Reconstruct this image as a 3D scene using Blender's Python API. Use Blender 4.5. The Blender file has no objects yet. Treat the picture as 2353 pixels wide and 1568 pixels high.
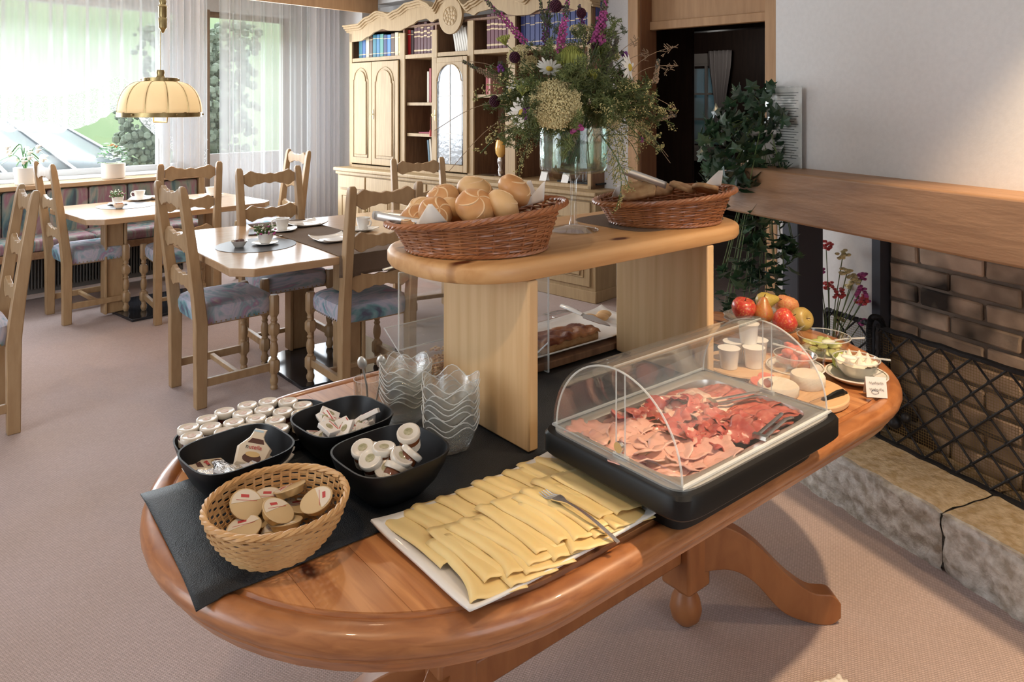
import bpy, bmesh, math, random
from mathutils import Vector, Matrix, noise
C = bpy.context.scene.collection
PI = math.pi
rnd = random.Random(7)

# ---------------------------------------------------------------- camera, world, lights, exposure
cam = bpy.data.cameras.new('camera'); camo = bpy.data.objects.new('camera', cam); C.objects.link(camo)
camo.location = (0, 0, 1.5); camo.rotation_euler = (PI/2, 0, 0)
cam.sensor_width = 36; cam.lens = 25.84; cam.shift_y = -0.2312; cam.clip_start = 0.05; cam.clip_end = 400
bpy.context.scene.camera = camo
vs = bpy.context.scene.view_settings
vs.view_transform = 'Standard'; vs.look = 'None'; vs.gamma = 1.0; vs.use_curve_mapping = False
vs.exposure = -0.17
world = bpy.data.worlds.new('world'); bpy.context.scene.world = world; world.use_nodes = True
wn = world.node_tree.nodes; bg = wn['Background']
bg.inputs[0].default_value = (0.86, 0.93, 1.0, 1); bg.inputs[1].default_value = 3.6
cy = bpy.context.scene.cycles
cy.max_bounces = 10; cy.transparent_max_bounces = 64; cy.transmission_bounces = 8
cy.caustics_reflective = False; cy.caustics_refractive = False; cy.sample_clamp_indirect = 6

# frames of the place (metres): table frame T(u,v), room frame R(w,c), fireplace frame F(d,m)
AT, AR, AF = math.radians(39.2), math.radians(47.6), math.radians(23.3)
def rot2(a, x, y): return (x*math.cos(a)-y*math.sin(a), x*math.sin(a)+y*math.cos(a))
def T(u, v): return rot2(AT, u, v)
def R(w, c): return rot2(AR, w, c)
def F(d, m): return rot2(AF, d, m)
def T3(u, v, z): return (*T(u, v), z)
def R3(w, c, z): return (*R(w, c), z)
def F3(d, m, z): return (*F(d, m), z)

def light(name, kind, loc, energy, color, size=0.05, rot=(0,0,0), size_y=None, spot=None):
    l = bpy.data.lights.new(name, kind); l.energy = energy; l.color = color
    if kind == 'AREA':
        l.size = size
        if size_y: l.shape = 'RECTANGLE'; l.size_y = size_y
    else: l.shadow_soft_size = size
    if spot: l.spot_size = spot; l.spot_blend = 0.5
    o = bpy.data.objects.new(name, l); C.objects.link(o); o.location = loc; o.rotation_euler = rot
    return o
WARM = (1.0, 0.72, 0.44)
light('ceiling_lamp_light', 'SPOT', (1.25, 1.32, 2.52), 225, WARM, 0.03, spot=1.42)
light('ceiling_lamp_light', 'SPOT', (*T(-0.1, 0.9), 2.52), 40, WARM, 0.05, spot=2.0)
light('ceiling_lamp_light', 'SPOT', (*T(1.6, 2.9), 2.52), 26, WARM, 0.06, spot=2.2)
light('ceiling_lamp_light', 'SPOT', (*R(3.2, 4.2), 2.52), 20, WARM, 0.06, spot=2.3)
# daylight through the windows
sn = bpy.data.lights.new('sky_light', 'SUN'); sn.energy = 11.0; sn.angle = 1.4; sn.color = (0.92, 0.96, 1.0)
sno = bpy.data.objects.new('sky_light', sn); C.objects.link(sno); sno.location = (-6, 12, 8)
sno.rotation_euler = (Vector(R3(0.1, 1.0, 0.0))+Vector((0, 0, 0.75))).to_track_quat('Z', 'Y').to_euler()
light('hood_lamp', 'SPOT', F3(2.38, 1.05, 1.06), 14, WARM, 0.03, spot=2.6)
light('dark_room_fill', 'POINT', R3(8.3, 4.2, 2.2), 5, (0.9, 0.85, 0.8), 0.1)  # added fill without a fitting, brings up the grey curtain
light('window_daylight', 'AREA', R3(2.1, 6.75, 1.65), 110, (0.86, 0.93, 1.0), 2.3, (-PI/2, 0, AR), 1.4)
light('window_daylight', 'AREA', R3(3.95, 6.75, 1.4), 50, (0.86, 0.93, 1.0), 1.0, (-PI/2, 0, AR), 1.9)
light('window_daylight', 'AREA', R3(-2.4, 3.2, 1.6), 52, (0.86, 0.92, 1.0), 3.0, (0, -PI/2, AR), 1.6)
light('window_daylight', 'AREA', R3(1.0, -1.9, 1.6), 10, (0.9, 0.94, 1.0), 2.6, (PI/2, 0, AR), 1.5)  # added soft fill from an assumed window behind the camera

# ---------------------------------------------------------------- materials
def pm(name, col, rough=0.5, metal=0.0, col2=None, scale=10.0, stretch=(1,1,1), bump=0.0, bscale=None, lo=0.35, hi=0.65,
       rand=0.0, knots=0.0, coord='Object', trans=0.0, emit=0.0, sheen=0.0, kind='noise', spec=0.5, distort=0.0, detail=5.0, alpha=1.0, sss=0.0, coat=0.0):
    m = bpy.data.materials.new(name); m.use_nodes = True; nt = m.node_tree; N = nt.nodes; L = nt.links
    b = N['Principled BSDF']
    def S(k, v):
        if k in b.inputs: b.inputs[k].default_value = v
    S('Base Color', (*col, 1)); S('Roughness', rough); S('Metallic', metal); S('Specular IOR Level', spec)
    S('Transmission Weight', trans); S('Sheen Weight', sheen); S('Alpha', alpha); S('Coat Weight', coat)
    if sss: S('Subsurface Weight', sss); S('Subsurface Scale', 0.01)
    if emit: S('Emission Color', (*col, 1)); S('Emission Strength', emit)
    if col2 is None and not bump and not rand: return m
    tc = N.new('ShaderNodeTexCoord'); mp = N.new('ShaderNodeMapping')
    L.new(tc.outputs[coord], mp.inputs[0]); mp.inputs['Scale'].default_value = stretch
    last = None
    if col2 is not None:
        if kind == 'wave':
            n = N.new('ShaderNodeTexWave'); n.inputs['Scale'].default_value = scale; n.inputs['Distortion'].default_value = distort
            n.inputs['Detail'].default_value = 2; fac = n.outputs['Fac']
        elif kind == 'voronoi':
            n = N.new('ShaderNodeTexVoronoi'); n.inputs['Scale'].default_value = scale; fac = n.outputs['Distance']
        else:
            n = N.new('ShaderNodeTexNoise'); n.inputs['Scale'].default_value = scale; n.inputs['Detail'].default_value = detail
            n.inputs['Distortion'].default_value = distort; fac = n.outputs['Fac']
        L.new(mp.outputs[0], n.inputs['Vector'])
        r = N.new('ShaderNodeValToRGB'); r.color_ramp.elements[0].position = lo; r.color_ramp.elements[1].position = hi
        r.color_ramp.elements[0].color = (*col, 1); r.color_ramp.elements[1].color = (*col2, 1)
        L.new(fac, r.inputs[0]); last = r.outputs[0]
    if knots:
        v = N.new('ShaderNodeTexVoronoi'); v.inputs['Scale'].default_value = knots; v.voronoi_dimensions = '2D' if 'honey' in name or 'shelf' in name else '3D'
        mp2 = N.new('ShaderNodeMapping'); s = [0.45 if q == min(stretch) else 1.0 for q in stretch]
        mp2.inputs['Scale'].default_value = s; L.new(tc.outputs[coord], mp2.inputs[0]); L.new(mp2.outputs[0], v.inputs['Vector'])
        r2 = N.new('ShaderNodeValToRGB'); r2.color_ramp.elements[0].position = 0.05; r2.color_ramp.elements[1].position = 0.11
        r2.color_ramp.elements[0].color = (0.16, 0.055, 0.02, 1); r2.color_ramp.elements[1].color = (1, 1, 1, 1)
        L.new(v.outputs['Distance'], r2.inputs[0])
        mx = N.new('ShaderNodeMix'); mx.data_type = 'RGBA'; mx.blend_type = 'MULTIPLY'; mx.inputs[0].default_value = 1.0
        L.new(last, mx.inputs[6]); L.new(r2.outputs[0], mx.inputs[7]); last = mx.outputs[2]
    if rand:
        oi = N.new('ShaderNodeObjectInfo'); hs = N.new('ShaderNodeHueSaturation')
        ml = N.new('ShaderNodeMath'); ml.operation = 'MULTIPLY_ADD'; ml.inputs[1].default_value = 2*rand; ml.inputs[2].default_value = 1-rand
        L.new(oi.outputs['Random'], ml.inputs[0]); L.new(ml.outputs[0], hs.inputs['Value'])
        if last is not None: L.new(last, hs.inputs['Color'])
        else: hs.inputs['Color'].default_value = (*col, 1)
        last = hs.outputs[0]
    if last is not None: L.new(last, b.inputs['Base Color'])
    if bump:
        n2 = N.new('ShaderNodeTexNoise'); n2.inputs['Scale'].default_value = bscale or scale*2; n2.inputs['Detail'].default_value = 4
        L.new(mp.outputs[0], n2.inputs['Vector']); bp = N.new('ShaderNodeBump'); bp.inputs['Strength'].default_value = bump
        bp.inputs['Distance'].default_value = 0.01; L.new(n2.outputs['Fac'], bp.inputs['Height']); L.new(bp.outputs[0], b.inputs['Normal'])
    return m

def thin_glass(name, tint=(1,1,1), refl=1.0, rough=0.02, haze=0.0, bump=0.0, bscale=40):
    m = bpy.data.materials.new(name); m.use_nodes = True; nt = m.node_tree; N = nt.nodes; L = nt.links
    N.remove(N['Principled BSDF']); out = N['Material Output']
    t = N.new('ShaderNodeBsdfTransparent'); t.inputs[0].default_value = (*tint, 1)
    g = N.new('ShaderNodeBsdfGlossy'); g.inputs['Roughness'].default_value = rough
    lw = N.new('ShaderNodeLayerWeight'); lw.inputs[0].default_value = 0.22
    mt = N.new('ShaderNodeMath'); mt.operation = 'MULTIPLY_ADD'; mt.inputs[1].default_value = 0.75*refl; mt.inputs[2].default_value = 0.04
    L.new(lw.outputs['Facing'], mt.inputs[0])
    mx = N.new('ShaderNodeMixShader'); L.new(mt.outputs[0], mx.inputs[0]); L.new(t.outputs[0], mx.inputs[1]); L.new(g.outputs[0], mx.inputs[2])
    res = mx.outputs[0]
    if haze:
        d = N.new('ShaderNodeBsdfDiffuse'); d.inputs[0].default_value = (0.9, 0.92, 0.92, 1)
        m2 = N.new('ShaderNodeMixShader'); m2.inputs[0].default_value = haze
        L.new(res, m2.inputs[1]); L.new(d.outputs[0], m2.inputs[2]); res = m2.outputs[0]
    if bump:
        n = N.new('ShaderNodeTexNoise'); n.inputs['Scale'].default_value = bscale; bp = N.new('ShaderNodeBump'); bp.inputs['Strength'].default_value = bump
        tc = N.new('ShaderNodeTexCoord'); L.new(tc.outputs['Object'], n.inputs['Vector'])
        bp.inputs['Distance'].default_value = 0.01; L.new(n.outputs['Fac'], bp.inputs['Height']); L.new(bp.outputs[0], g.inputs['Normal']); L.new(bp.outputs[0], lw.inputs['Normal'])
    L.new(res, out.inputs[0]); return m

def sheer(name, opacity=0.5, lace=False):
    m = bpy.data.materials.new(name); m.use_nodes = True; nt = m.node_tree; N = nt.nodes; L = nt.links
    N.remove(N['Principled BSDF']); out = N['Material Output']
    t = N.new('ShaderNodeBsdfTransparent'); d = N.new('ShaderNodeBsdfDiffuse'); tr = N.new('ShaderNodeBsdfTranslucent')
    for q in (d, tr): q.inputs[0].default_value = (0.93, 0.93, 0.95, 1)
    a = N.new('ShaderNodeMixShader'); a.inputs[0].default_value = 0.8; L.new(d.outputs[0], a.inputs[1]); L.new(tr.outputs[0], a.inputs[2])
    lw = N.new('ShaderNodeLayerWeight'); lw.inputs[0].default_value = 0.5
    mt = N.new('ShaderNodeMath'); mt.operation = 'MULTIPLY_ADD'; mt.inputs[1].default_value = 0.9; mt.inputs[2].default_value = opacity; mt.use_clamp = True
    L.new(lw.outputs['Facing'], mt.inputs[0]); fac = mt.outputs[0]
    if lace:
        uv = N.new('ShaderNodeUVMap'); v = N.new('ShaderNodeTexVoronoi'); v.inputs['Scale'].default_value = 26
        L.new(uv.outputs[0], v.inputs['Vector'])
        s = N.new('ShaderNodeMath'); s.operation = 'SINE'; m1 = N.new('ShaderNodeMath'); m1.operation = 'MULTIPLY'; m1.inputs[1].default_value = 22
        L.new(v.outputs['Distance'], m1.inputs[0]); L.new(m1.outputs[0], s.inputs[0])
        g = N.new('ShaderNodeMath'); g.operation = 'GREATER_THAN'; g.inputs[1].default_value = 0.1; L.new(s.outputs[0], g.inputs[0])
        q = N.new('ShaderNodeMath'); q.operation = 'MULTIPLY_ADD'; q.inputs[1].default_value = 0.55; q.use_clamp = True
        L.new(g.outputs[0], q.inputs[0]); L.new(fac, q.inputs[2]); fac = q.outputs[0]
    mx = N.new('ShaderNodeMixShader'); L.new(fac, mx.inputs[0]); L.new(t.outputs[0], mx.inputs[1]); L.new(a.outputs[0], mx.inputs[2])
    L.new(mx.outputs[0], out.inputs[0]); return m

def carpet_mat():
    m = pm('carpet_weave', (0.52, 0.405, 0.36), 0.95, col2=(0.58, 0.465, 0.44), scale=1.6, lo=0.3, hi=0.7, spec=0.1)
    nt = m.node_tree; N = nt.nodes; L = nt.links; b = N['Principled BSDF']
    tc = N.new('ShaderNodeTexCoord'); mp = N.new('ShaderNodeMapping'); mp.inputs['Rotation'].default_value = (0, 0, 0.55)
    L.new(tc.outputs['Object'], mp.inputs[0])
    br = N.new('ShaderNodeTexBrick'); br.inputs['Scale'].default_value = 100; br.inputs['Mortar Size'].default_value = 0.12
    br.inputs['Mortar Smooth'].default_value = 1.0; br.inputs['Brick Width'].default_value = 1.0; br.inputs['Row Height'].default_value = 0.6
    br.inputs['Color1'].default_value = (1, 1, 1, 1); br.inputs['Color2'].default_value = (0.85, 0.85, 0.85, 1); br.inputs['Mortar'].default_value = (0.42, 0.42, 0.42, 1)
    L.new(mp.outputs[0], br.inputs['Vector'])
    src = b.inputs['Base Color'].links[0].from_socket
    mx = N.new('ShaderNodeMix'); mx.data_type = 'RGBA'; mx.blend_type = 'MULTIPLY'; mx.inputs[0].default_value = 0.75
    L.new(src, mx.inputs[6]); L.new(br.outputs['Color'], mx.inputs[7]); L.new(mx.outputs[2], b.inputs['Base Color'])
    bp = N.new('ShaderNodeBump'); bp.inputs['Strength'].default_value = 0.5; bp.inputs['Distance'].default_value = 0.004
    L.new(br.outputs['Color'], bp.inputs['Height']); L.new(bp.outputs[0], b.inputs['Normal'])
    return m

def fabric_mat(name, cols, scale=3.2, stretch=(1,1,1)):
    m = bpy.data.materials.new(name); m.use_nodes = True; nt = m.node_tree; N = nt.nodes; L = nt.links; b = N['Principled BSDF']
    b.inputs['Roughness'].default_value = 0.9
    tc = N.new('ShaderNodeTexCoord'); mp = N.new('ShaderNodeMapping'); mp.inputs['Scale'].default_value = stretch; L.new(tc.outputs['Object'], mp.inputs[0])
    n = N.new('ShaderNodeTexNoise'); n.inputs['Scale'].default_value = scale; n.inputs['Detail'].default_value = 7; n.inputs['Distortion'].default_value = 0.7 if 'bench' in name else 1.2
    L.new(mp.outputs[0], n.inputs['Vector'])
    r = N.new('ShaderNodeValToRGB'); e = r.color_ramp.elements
    while len(e) < len(cols): e.new(0.5)
    for i, c in enumerate(cols):
        e[i].position = 0.30+0.40*i/(len(cols)-1); e[i].color = (*c, 1)
    L.new(n.outputs['Fac'], r.inputs[0]); L.new(r.outputs[0], b.inputs['Base Color'])
    bp = N.new('ShaderNodeBump'); bp.inputs['Strength'].default_value = 0.15; L.new(n.outputs['Fac'], bp.inputs['Height']); L.new(bp.outputs[0], b.inputs['Normal'])
    return m

M = {}
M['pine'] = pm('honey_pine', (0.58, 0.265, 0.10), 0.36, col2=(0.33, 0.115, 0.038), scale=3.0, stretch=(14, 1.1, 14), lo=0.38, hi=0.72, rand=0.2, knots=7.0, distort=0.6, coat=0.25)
M['pine_rim_shaded'] = pm('honey_pine_rim_shaded', (0.42, 0.17, 0.06), 0.36, col2=(0.27, 0.095, 0.032), scale=5.0, stretch=(3, 3, 22), lo=0.35, hi=0.7, knots=5.0, distort=0.8, coat=0.25)  # darker than the planks, so the rim's shade is in the colour
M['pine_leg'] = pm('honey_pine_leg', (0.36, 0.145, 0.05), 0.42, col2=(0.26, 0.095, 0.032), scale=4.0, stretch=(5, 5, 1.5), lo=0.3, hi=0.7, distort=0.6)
M['spruce'] = pm('pale_spruce', (0.70, 0.475, 0.25), 0.55, col2=(0.58, 0.36, 0.165), scale=2.5, stretch=(16, 16, 0.8), lo=0.38, hi=0.75, knots=15.0, distort=0.4)
M['spruce_top'] = pm('spruce_shelf', (0.60, 0.345, 0.15), 0.45, col2=(0.48, 0.245, 0.09), scale=2.5, stretch=(1.0, 14, 14), lo=0.38, hi=0.75, knots=6.0, distort=0.4)
M['beech'] = pm('chair_oak', (0.43, 0.285, 0.15), 0.42, col2=(0.35, 0.215, 0.105), scale=5.0, stretch=(8, 8, 1.5), lo=0.3, hi=0.7)
M['tabletop'] = pm('dining_top_oak', (0.50, 0.33, 0.19), 0.18, col2=(0.42, 0.26, 0.14), scale=4.0, stretch=(1.2, 12, 8), lo=0.3, hi=0.7)
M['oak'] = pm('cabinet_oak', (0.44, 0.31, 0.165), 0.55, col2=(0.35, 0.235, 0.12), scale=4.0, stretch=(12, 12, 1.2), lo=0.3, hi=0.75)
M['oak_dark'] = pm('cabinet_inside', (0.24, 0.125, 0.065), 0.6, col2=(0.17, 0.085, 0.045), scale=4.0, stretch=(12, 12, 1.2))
M['mantel'] = pm('mantel_oak', (0.33, 0.185, 0.095), 0.5, col2=(0.22, 0.115, 0.055), scale=2.2, stretch=(9, 1.0, 6), lo=0.36, hi=0.72, distort=1.2, bump=0.12, bscale=12)
M['frame'] = pm('door_frame_oak', (0.50, 0.29, 0.14), 0.5, col2=(0.40, 0.22, 0.10), scale=3.0, stretch=(10, 10, 1.0), lo=0.3, hi=0.7)
M['frame_red'] = pm('door_jamb_oak', (0.27, 0.12, 0.055), 0.5, col2=(0.20, 0.085, 0.04), scale=3.0, stretch=(10, 10, 1.0), lo=0.3, hi=0.7)
M['darkwood'] = pm('dark_wood', (0.07, 0.04, 0.028), 0.6, col2=(0.05, 0.028, 0.02), scale=3.0, stretch=(10, 10, 1.0))
M['jamb'] = pm('balcony_door_wood', (0.28, 0.18, 0.11), 0.5, col2=(0.22, 0.14, 0.085), scale=4, stretch=(8, 8, 1))
M['wall'] = pm('white_plaster', (0.68, 0.66, 0.64), 0.9, col2=(0.65, 0.63, 0.61), scale=60, bump=0.05, bscale=180, spec=0.2)
M['ceiling'] = pm('ceiling_white', (0.8, 0.78, 0.75), 0.9)
M['carpet'] = carpet_mat()
M['fabric'] = fabric_mat('chair_fabric', [(0.10,0.11,0.17),(0.16,0.33,0.36),(0.40,0.42,0.52),(0.55,0.50,0.56),(0.30,0.40,0.45),(0.42,0.26,0.38),(0.55,0.52,0.50)], 3.4, (1.0, 2.6, 2.0))
M['bench_fabric'] = fabric_mat('bench_fabric', [(0.06,0.07,0.09),(0.09,0.16,0.17),(0.24,0.25,0.21),(0.27,0.13,0.17),(0.32,0.29,0.25),(0.13,0.20,0.20),(0.20,0.10,0.14)], 3.0, (2.6, 2.6, 0.7))
M['black'] = pm('black_plastic', (0.006, 0.006, 0.006), 0.42, spec=0.3)
M['matte_black'] = pm('matte_black_bowl', (0.007, 0.007, 0.008), 0.42, spec=0.3)
M['leather'] = pm('black_leatherette', (0.012, 0.014, 0.017), 0.5, bump=0.35, bscale=420, col2=(0.015, 0.017, 0.02), spec=0.35)
M['iron'] = pm('black_iron', (0.02, 0.02, 0.022), 0.45, metal=0.4, bump=0.3, bscale=60, col2=(0.03, 0.03, 0.033))
M['iron_face'] = pm('dark_steel', (0.045, 0.045, 0.055), 0.5, metal=0.2)
M['steel'] = pm('steel', (0.72, 0.70, 0.67), 0.22, metal=1.0)
M['steel_soft'] = pm('brushed_steel', (0.66, 0.64, 0.60), 0.32, metal=0.75)
M['brass'] = pm('aged_brass', (0.42, 0.32, 0.15), 0.35, metal=1.0, col2=(0.3, 0.22, 0.1), scale=30)
M['white'] = pm('white_porcelain', (0.83, 0.81, 0.77), 0.15, coat=0.3)
M['paper'] = pm('white_paper', (0.82, 0.79, 0.75), 0.8)
M['ink'] = pm('black_ink', (0.03, 0.03, 0.03), 0.8)
M['glass'] = thin_glass('clear_glass', (0.97, 0.985, 0.98), 0.9)
M['acrylic'] = thin_glass('clear_acrylic', (0.965, 0.975, 0.97), 0.75, haze=0.03)
M['glass_bowl'] = thin_glass('pressed_glass', (0.985, 0.985, 0.975), 0.55, 0.12, haze=0.05, bump=0.25, bscale=60)
M['cut_glass'] = thin_glass('cut_glass', (0.9, 0.92, 0.92), 1.3, 0.08, haze=0.12, bump=1.0, bscale=50)
M['vase_glass'] = thin_glass('green_glass', (0.90, 0.955, 0.925), 0.8)
M['window_glass'] = thin_glass('window_glass', (0.97, 0.98, 0.98), 0.35)
M['acrylic_edge'] = pm('acrylic_edge', (0.85, 0.88, 0.87), 0.15, alpha=0.42)
M['leaded'] = thin_glass('leaded_glass', (0.72, 0.8, 0.9), 0.9, 0.15, haze=0.32, bump=0.4, bscale=30)
M['wicker'] = pm('dark_wicker', (0.38, 0.15, 0.055), 0.4, col2=(0.25, 0.085, 0.03), scale=16, rand=0.0, lo=0.3, hi=0.7, coat=0.2)
M['bamboo'] = pm('pale_bamboo', (0.66, 0.41, 0.18), 0.5, col2=(0.50, 0.27, 0.10), scale=14, lo=0.3, hi=0.7)
M['cheese'] = pm('sliced_cheese', (0.85, 0.65, 0.31), 0.42, col2=(0.81, 0.59, 0.26), scale=5, sss=0.1)
M['ham'] = pm('cooked_ham', (0.72, 0.37, 0.31), 0.4, col2=(0.80, 0.48, 0.40), scale=9, lo=0.35, hi=0.7, coat=0.2)
M['prosciutto'] = pm('cured_ham', (0.46, 0.075, 0.06), 0.32, col2=(0.74, 0.36, 0.28), scale=14, lo=0.45, hi=0.78, distort=1.0, coat=0.3)
M['salami'] = pm('salami', (0.42, 0.07, 0.05), 0.35, col2=(0.62, 0.22, 0.16), scale=60, lo=0.4, hi=0.75, coat=0.2)
M['mortadella'] = pm('meat_loaf', (0.72, 0.42, 0.33), 0.4, col2=(0.84, 0.62, 0.52), scale=70, lo=0.45, hi=0.6, coat=0.2)
M['crust'] = pm('bread_crust', (0.52, 0.225, 0.075), 0.42, col2=(0.72, 0.43, 0.19), scale=11, lo=0.3, hi=0.75, rand=0.12)
M['crust_pale'] = pm('pale_bread_crust', (0.72, 0.48, 0.24), 0.5, col2=(0.62, 0.35, 0.14), scale=9, lo=0.35, hi=0.8)
M['score'] = pm('scored_dough', (0.78, 0.55, 0.32), 0.6)
M['brown_bread'] = pm('brown_bread', (0.33, 0.16, 0.06), 0.7, col2=(0.5, 0.3, 0.14), scale=40)
M['jam'] = pm('dark_jam', (0.07, 0.012, 0.01), 0.12, coat=0.6)
M['honey'] = pm('honey_amber', (0.16, 0.045, 0.012), 0.12, coat=0.6)
M['lid'] = pm('cream_lid', (0.68, 0.62, 0.53), 0.3, coat=0.2)
M['label_green'] = pm('printed_lid_green', (0.25, 0.24, 0.12), 0.5, col2=(0.5, 0.45, 0.3), scale=120)
M['label_red'] = pm('printed_lid_red', (0.55, 0.28, 0.22), 0.5, col2=(0.65, 0.55, 0.45), scale=130)
M['label_cream'] = pm('cream_label', (0.68, 0.6, 0.48), 0.6, col2=(0.5, 0.4, 0.3), scale=150, lo=0.55, hi=0.7)
M['gold_foil'] = pm('gold_foil', (0.62, 0.45, 0.22), 0.35, metal=0.6)
M['gold_print'] = pm('gold_printed_lid', (0.62, 0.46, 0.25), 0.45)
M['cream_print'] = pm('cream_printed_lid', (0.74, 0.66, 0.54), 0.45)
M['red_print'] = pm('red_print', (0.50, 0.06, 0.06), 0.5)
M['blue_print'] = pm('blue_print', (0.42, 0.55, 0.62), 0.5)
M['packet'] = pm('cream_packet', (0.66, 0.57, 0.44), 0.35, coat=0.15)
M['foil'] = pm('silver_foil', (0.75, 0.74, 0.74), 0.25, metal=1.0, bump=0.6, bscale=60, col2=(0.6, 0.6, 0.6))
M['brown_print'] = pm('brown_print', (0.07, 0.02, 0.012), 0.5)
M['napkin'] = pm('paper_napkin', (0.74, 0.69, 0.63), 0.9)
M['apple_red'] = pm('red_apple', (0.56, 0.055, 0.04), 0.28, col2=(0.66, 0.36, 0.12), scale=7, lo=0.52, hi=0.72, coat=0.3)
M['apple_green'] = pm('russet_apple', (0.46, 0.34, 0.10), 0.35, col2=(0.38, 0.24, 0.07), scale=20, coat=0.2)
M['pear_yellow'] = pm('yellow_pear', (0.60, 0.46, 0.10), 0.35, col2=(0.42, 0.30, 0.07), scale=16, coat=0.2)
M['pear_red'] = pm('red_pear', (0.50, 0.13, 0.05), 0.35, col2=(0.45, 0.26, 0.07), scale=9, coat=0.2)
M['peach'] = pm('peach_skin', (0.62, 0.17, 0.08), 0.5, col2=(0.68, 0.38, 0.14), scale=8)
M['stem'] = pm('brown_stem', (0.09, 0.05, 0.025), 0.7)
M['tomato'] = pm('tomato_flesh', (0.62, 0.08, 0.045), 0.25, col2=(0.72, 0.24, 0.14), scale=30, coat=0.4)
M['cucumber'] = pm('cucumber_green', (0.36, 0.42, 0.12), 0.3, col2=(0.55, 0.58, 0.25), scale=20, coat=0.3)
M['cream'] = pm('whipped_cream', (0.80, 0.73, 0.61), 0.5, bump=0.2, bscale=40, col2=(0.78, 0.72, 0.6))
M['brie'] = pm('white_rind', (0.78, 0.72, 0.62), 0.7, bump=0.35, bscale=30, col2=(0.72, 0.64, 0.52), scale=20)
M['board'] = pm('cheese_board', (0.66, 0.43, 0.24), 0.5, col2=(0.58, 0.36, 0.18), scale=4, stretch=(1, 12, 6))
M['cake'] = pm('cake_sponge', (0.30, 0.15, 0.055), 0.8, bump=0.5, bscale=90, col2=(0.4, 0.22, 0.09), scale=50)
M['cake_top'] = pm('baked_plum_top', (0.14, 0.03, 0.015), 0.35, col2=(0.42, 0.18, 0.07), scale=16, lo=0.42, hi=0.62, bump=0.5, bscale=40)
M['muesli'] = pm('muesli', (0.50, 0.32, 0.16), 0.8, col2=(0.36, 0.10, 0.06), scale=60, lo=0.5, hi=0.8, rand=0.3)
M['lime'] = pm('lime_skin', (0.42, 0.50, 0.10), 0.35)
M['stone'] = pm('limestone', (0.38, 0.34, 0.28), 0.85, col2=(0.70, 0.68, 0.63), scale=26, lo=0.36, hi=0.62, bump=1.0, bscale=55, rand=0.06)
M['stone_top_lamp_tint'] = pm('limestone_top_lamp_tint', (0.50, 0.36, 0.19), 0.85, col2=(0.70, 0.57, 0.38), scale=30, lo=0.36, hi=0.6, bump=0.8, bscale=80)  # yellow mixes the smoother top's own tone with the lamp's warm light
M['brick'] = pm('soot_brick', (0.55, 0.41, 0.30), 0.85, col2=(0.40, 0.29, 0.21), scale=14, lo=0.3, hi=0.75, bump=0.5, bscale=30, rand=0.28)
M['mortar'] = pm('dark_mortar', (0.17, 0.13, 0.10), 0.95, bump=0.5, bscale=60, col2=(0.24, 0.19, 0.15))
M['soot'] = pm('soot_black', (0.012, 0.011, 0.01), 0.95)
M['leaf'] = pm('ivy_leaf', (0.014, 0.036, 0.017), 0.36, col2=(0.028, 0.062, 0.026), scale=9, rand=0.5, coat=0.1)
M['leaf_light'] = pm('young_leaf', (0.12, 0.20, 0.05), 0.5, rand=0.3)
M['kal_leaf'] = pm('kalanchoe_leaf', (0.06, 0.22, 0.04), 0.35, rand=0.3)
M['green_stem'] = pm('green_stem', (0.085, 0.12, 0.03), 0.6, rand=0.3)
M['fern'] = pm('feathery_green', (0.115, 0.14, 0.04), 0.6, rand=0.35)
M['grass'] = pm('dry_grass', (0.30, 0.20, 0.12), 0.8, rand=0.2)
M['umbel'] = pm('cream_umbel', (0.62, 0.53, 0.28), 0.8, rand=0.12)
M['yellowgreen'] = pm('yellow_green_umbel', (0.38, 0.40, 0.09), 0.7, rand=0.15)
M['tiny_cream'] = pm('bedstraw_blossom', (0.52, 0.45, 0.19), 0.8, rand=0.2)
M['petal_white'] = pm('white_petal', (0.82, 0.78, 0.70), 0.6)
M['daisy_eye'] = pm('daisy_eye', (0.6, 0.42, 0.05), 0.7)
M['pink'] = pm('magenta_petal', (0.38, 0.06, 0.22), 0.6, rand=0.25)
M['violet'] = pm('violet_petal', (0.22, 0.04, 0.26), 0.6, rand=0.3)
M['burgundy'] = pm('burgundy_head', (0.065, 0.006, 0.022), 0.7, rand=0.2)
M['spike'] = pm('spike_bud', (0.10, 0.085, 0.06), 0.7, rand=0.3)
M['lampshade'] = pm('parchment_shade', (0.86, 0.62, 0.32), 0.6, emit=0.55, col2=(0.82, 0.58, 0.30), scale=8)
M['pot'] = pm('stoneware_pot', (0.70, 0.64, 0.58), 0.5)
M['brown_cloth'] = pm('brown_cloth', (0.13, 0.085, 0.055), 0.9, bump=0.3, bscale=300, col2=(0.15, 0.10, 0.065))
M['grey_mat'] = pm('grey_placemat', (0.065, 0.065, 0.072), 0.35, bump=0.15, bscale=300, col2=(0.08, 0.08, 0.085))
M['slate'] = pm('black_slate', (0.012, 0.013, 0.016), 0.12, col2=(0.03, 0.03, 0.035), scale=6)
M['radiator'] = pm('radiator_grey', (0.12, 0.11, 0.10), 0.6)
M['white_paint'] = pm('white_paint', (0.8, 0.8, 0.8), 0.4)
M['sheer'] = sheer('sheer_voile', 0.42)
M['lace'] = sheer('lace_voile', 0.22, True)
M['grass_lawn'] = pm('lawn', (0.14, 0.21, 0.09), 0.9, col2=(0.19, 0.24, 0.12), scale=0.3)
M['hedge'] = pm('hedge_leaves', (0.13, 0.17, 0.11), 0.9, col2=(0.24, 0.28, 0.21), scale=9, bump=1.0, bscale=30)
M['greenhouse'] = pm('greenhouse_pane', (0.20, 0.23, 0.24), 0.3)
M['greenhouse_bar'] = pm('greenhouse_bar', (0.16, 0.17, 0.18), 0.4)
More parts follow.
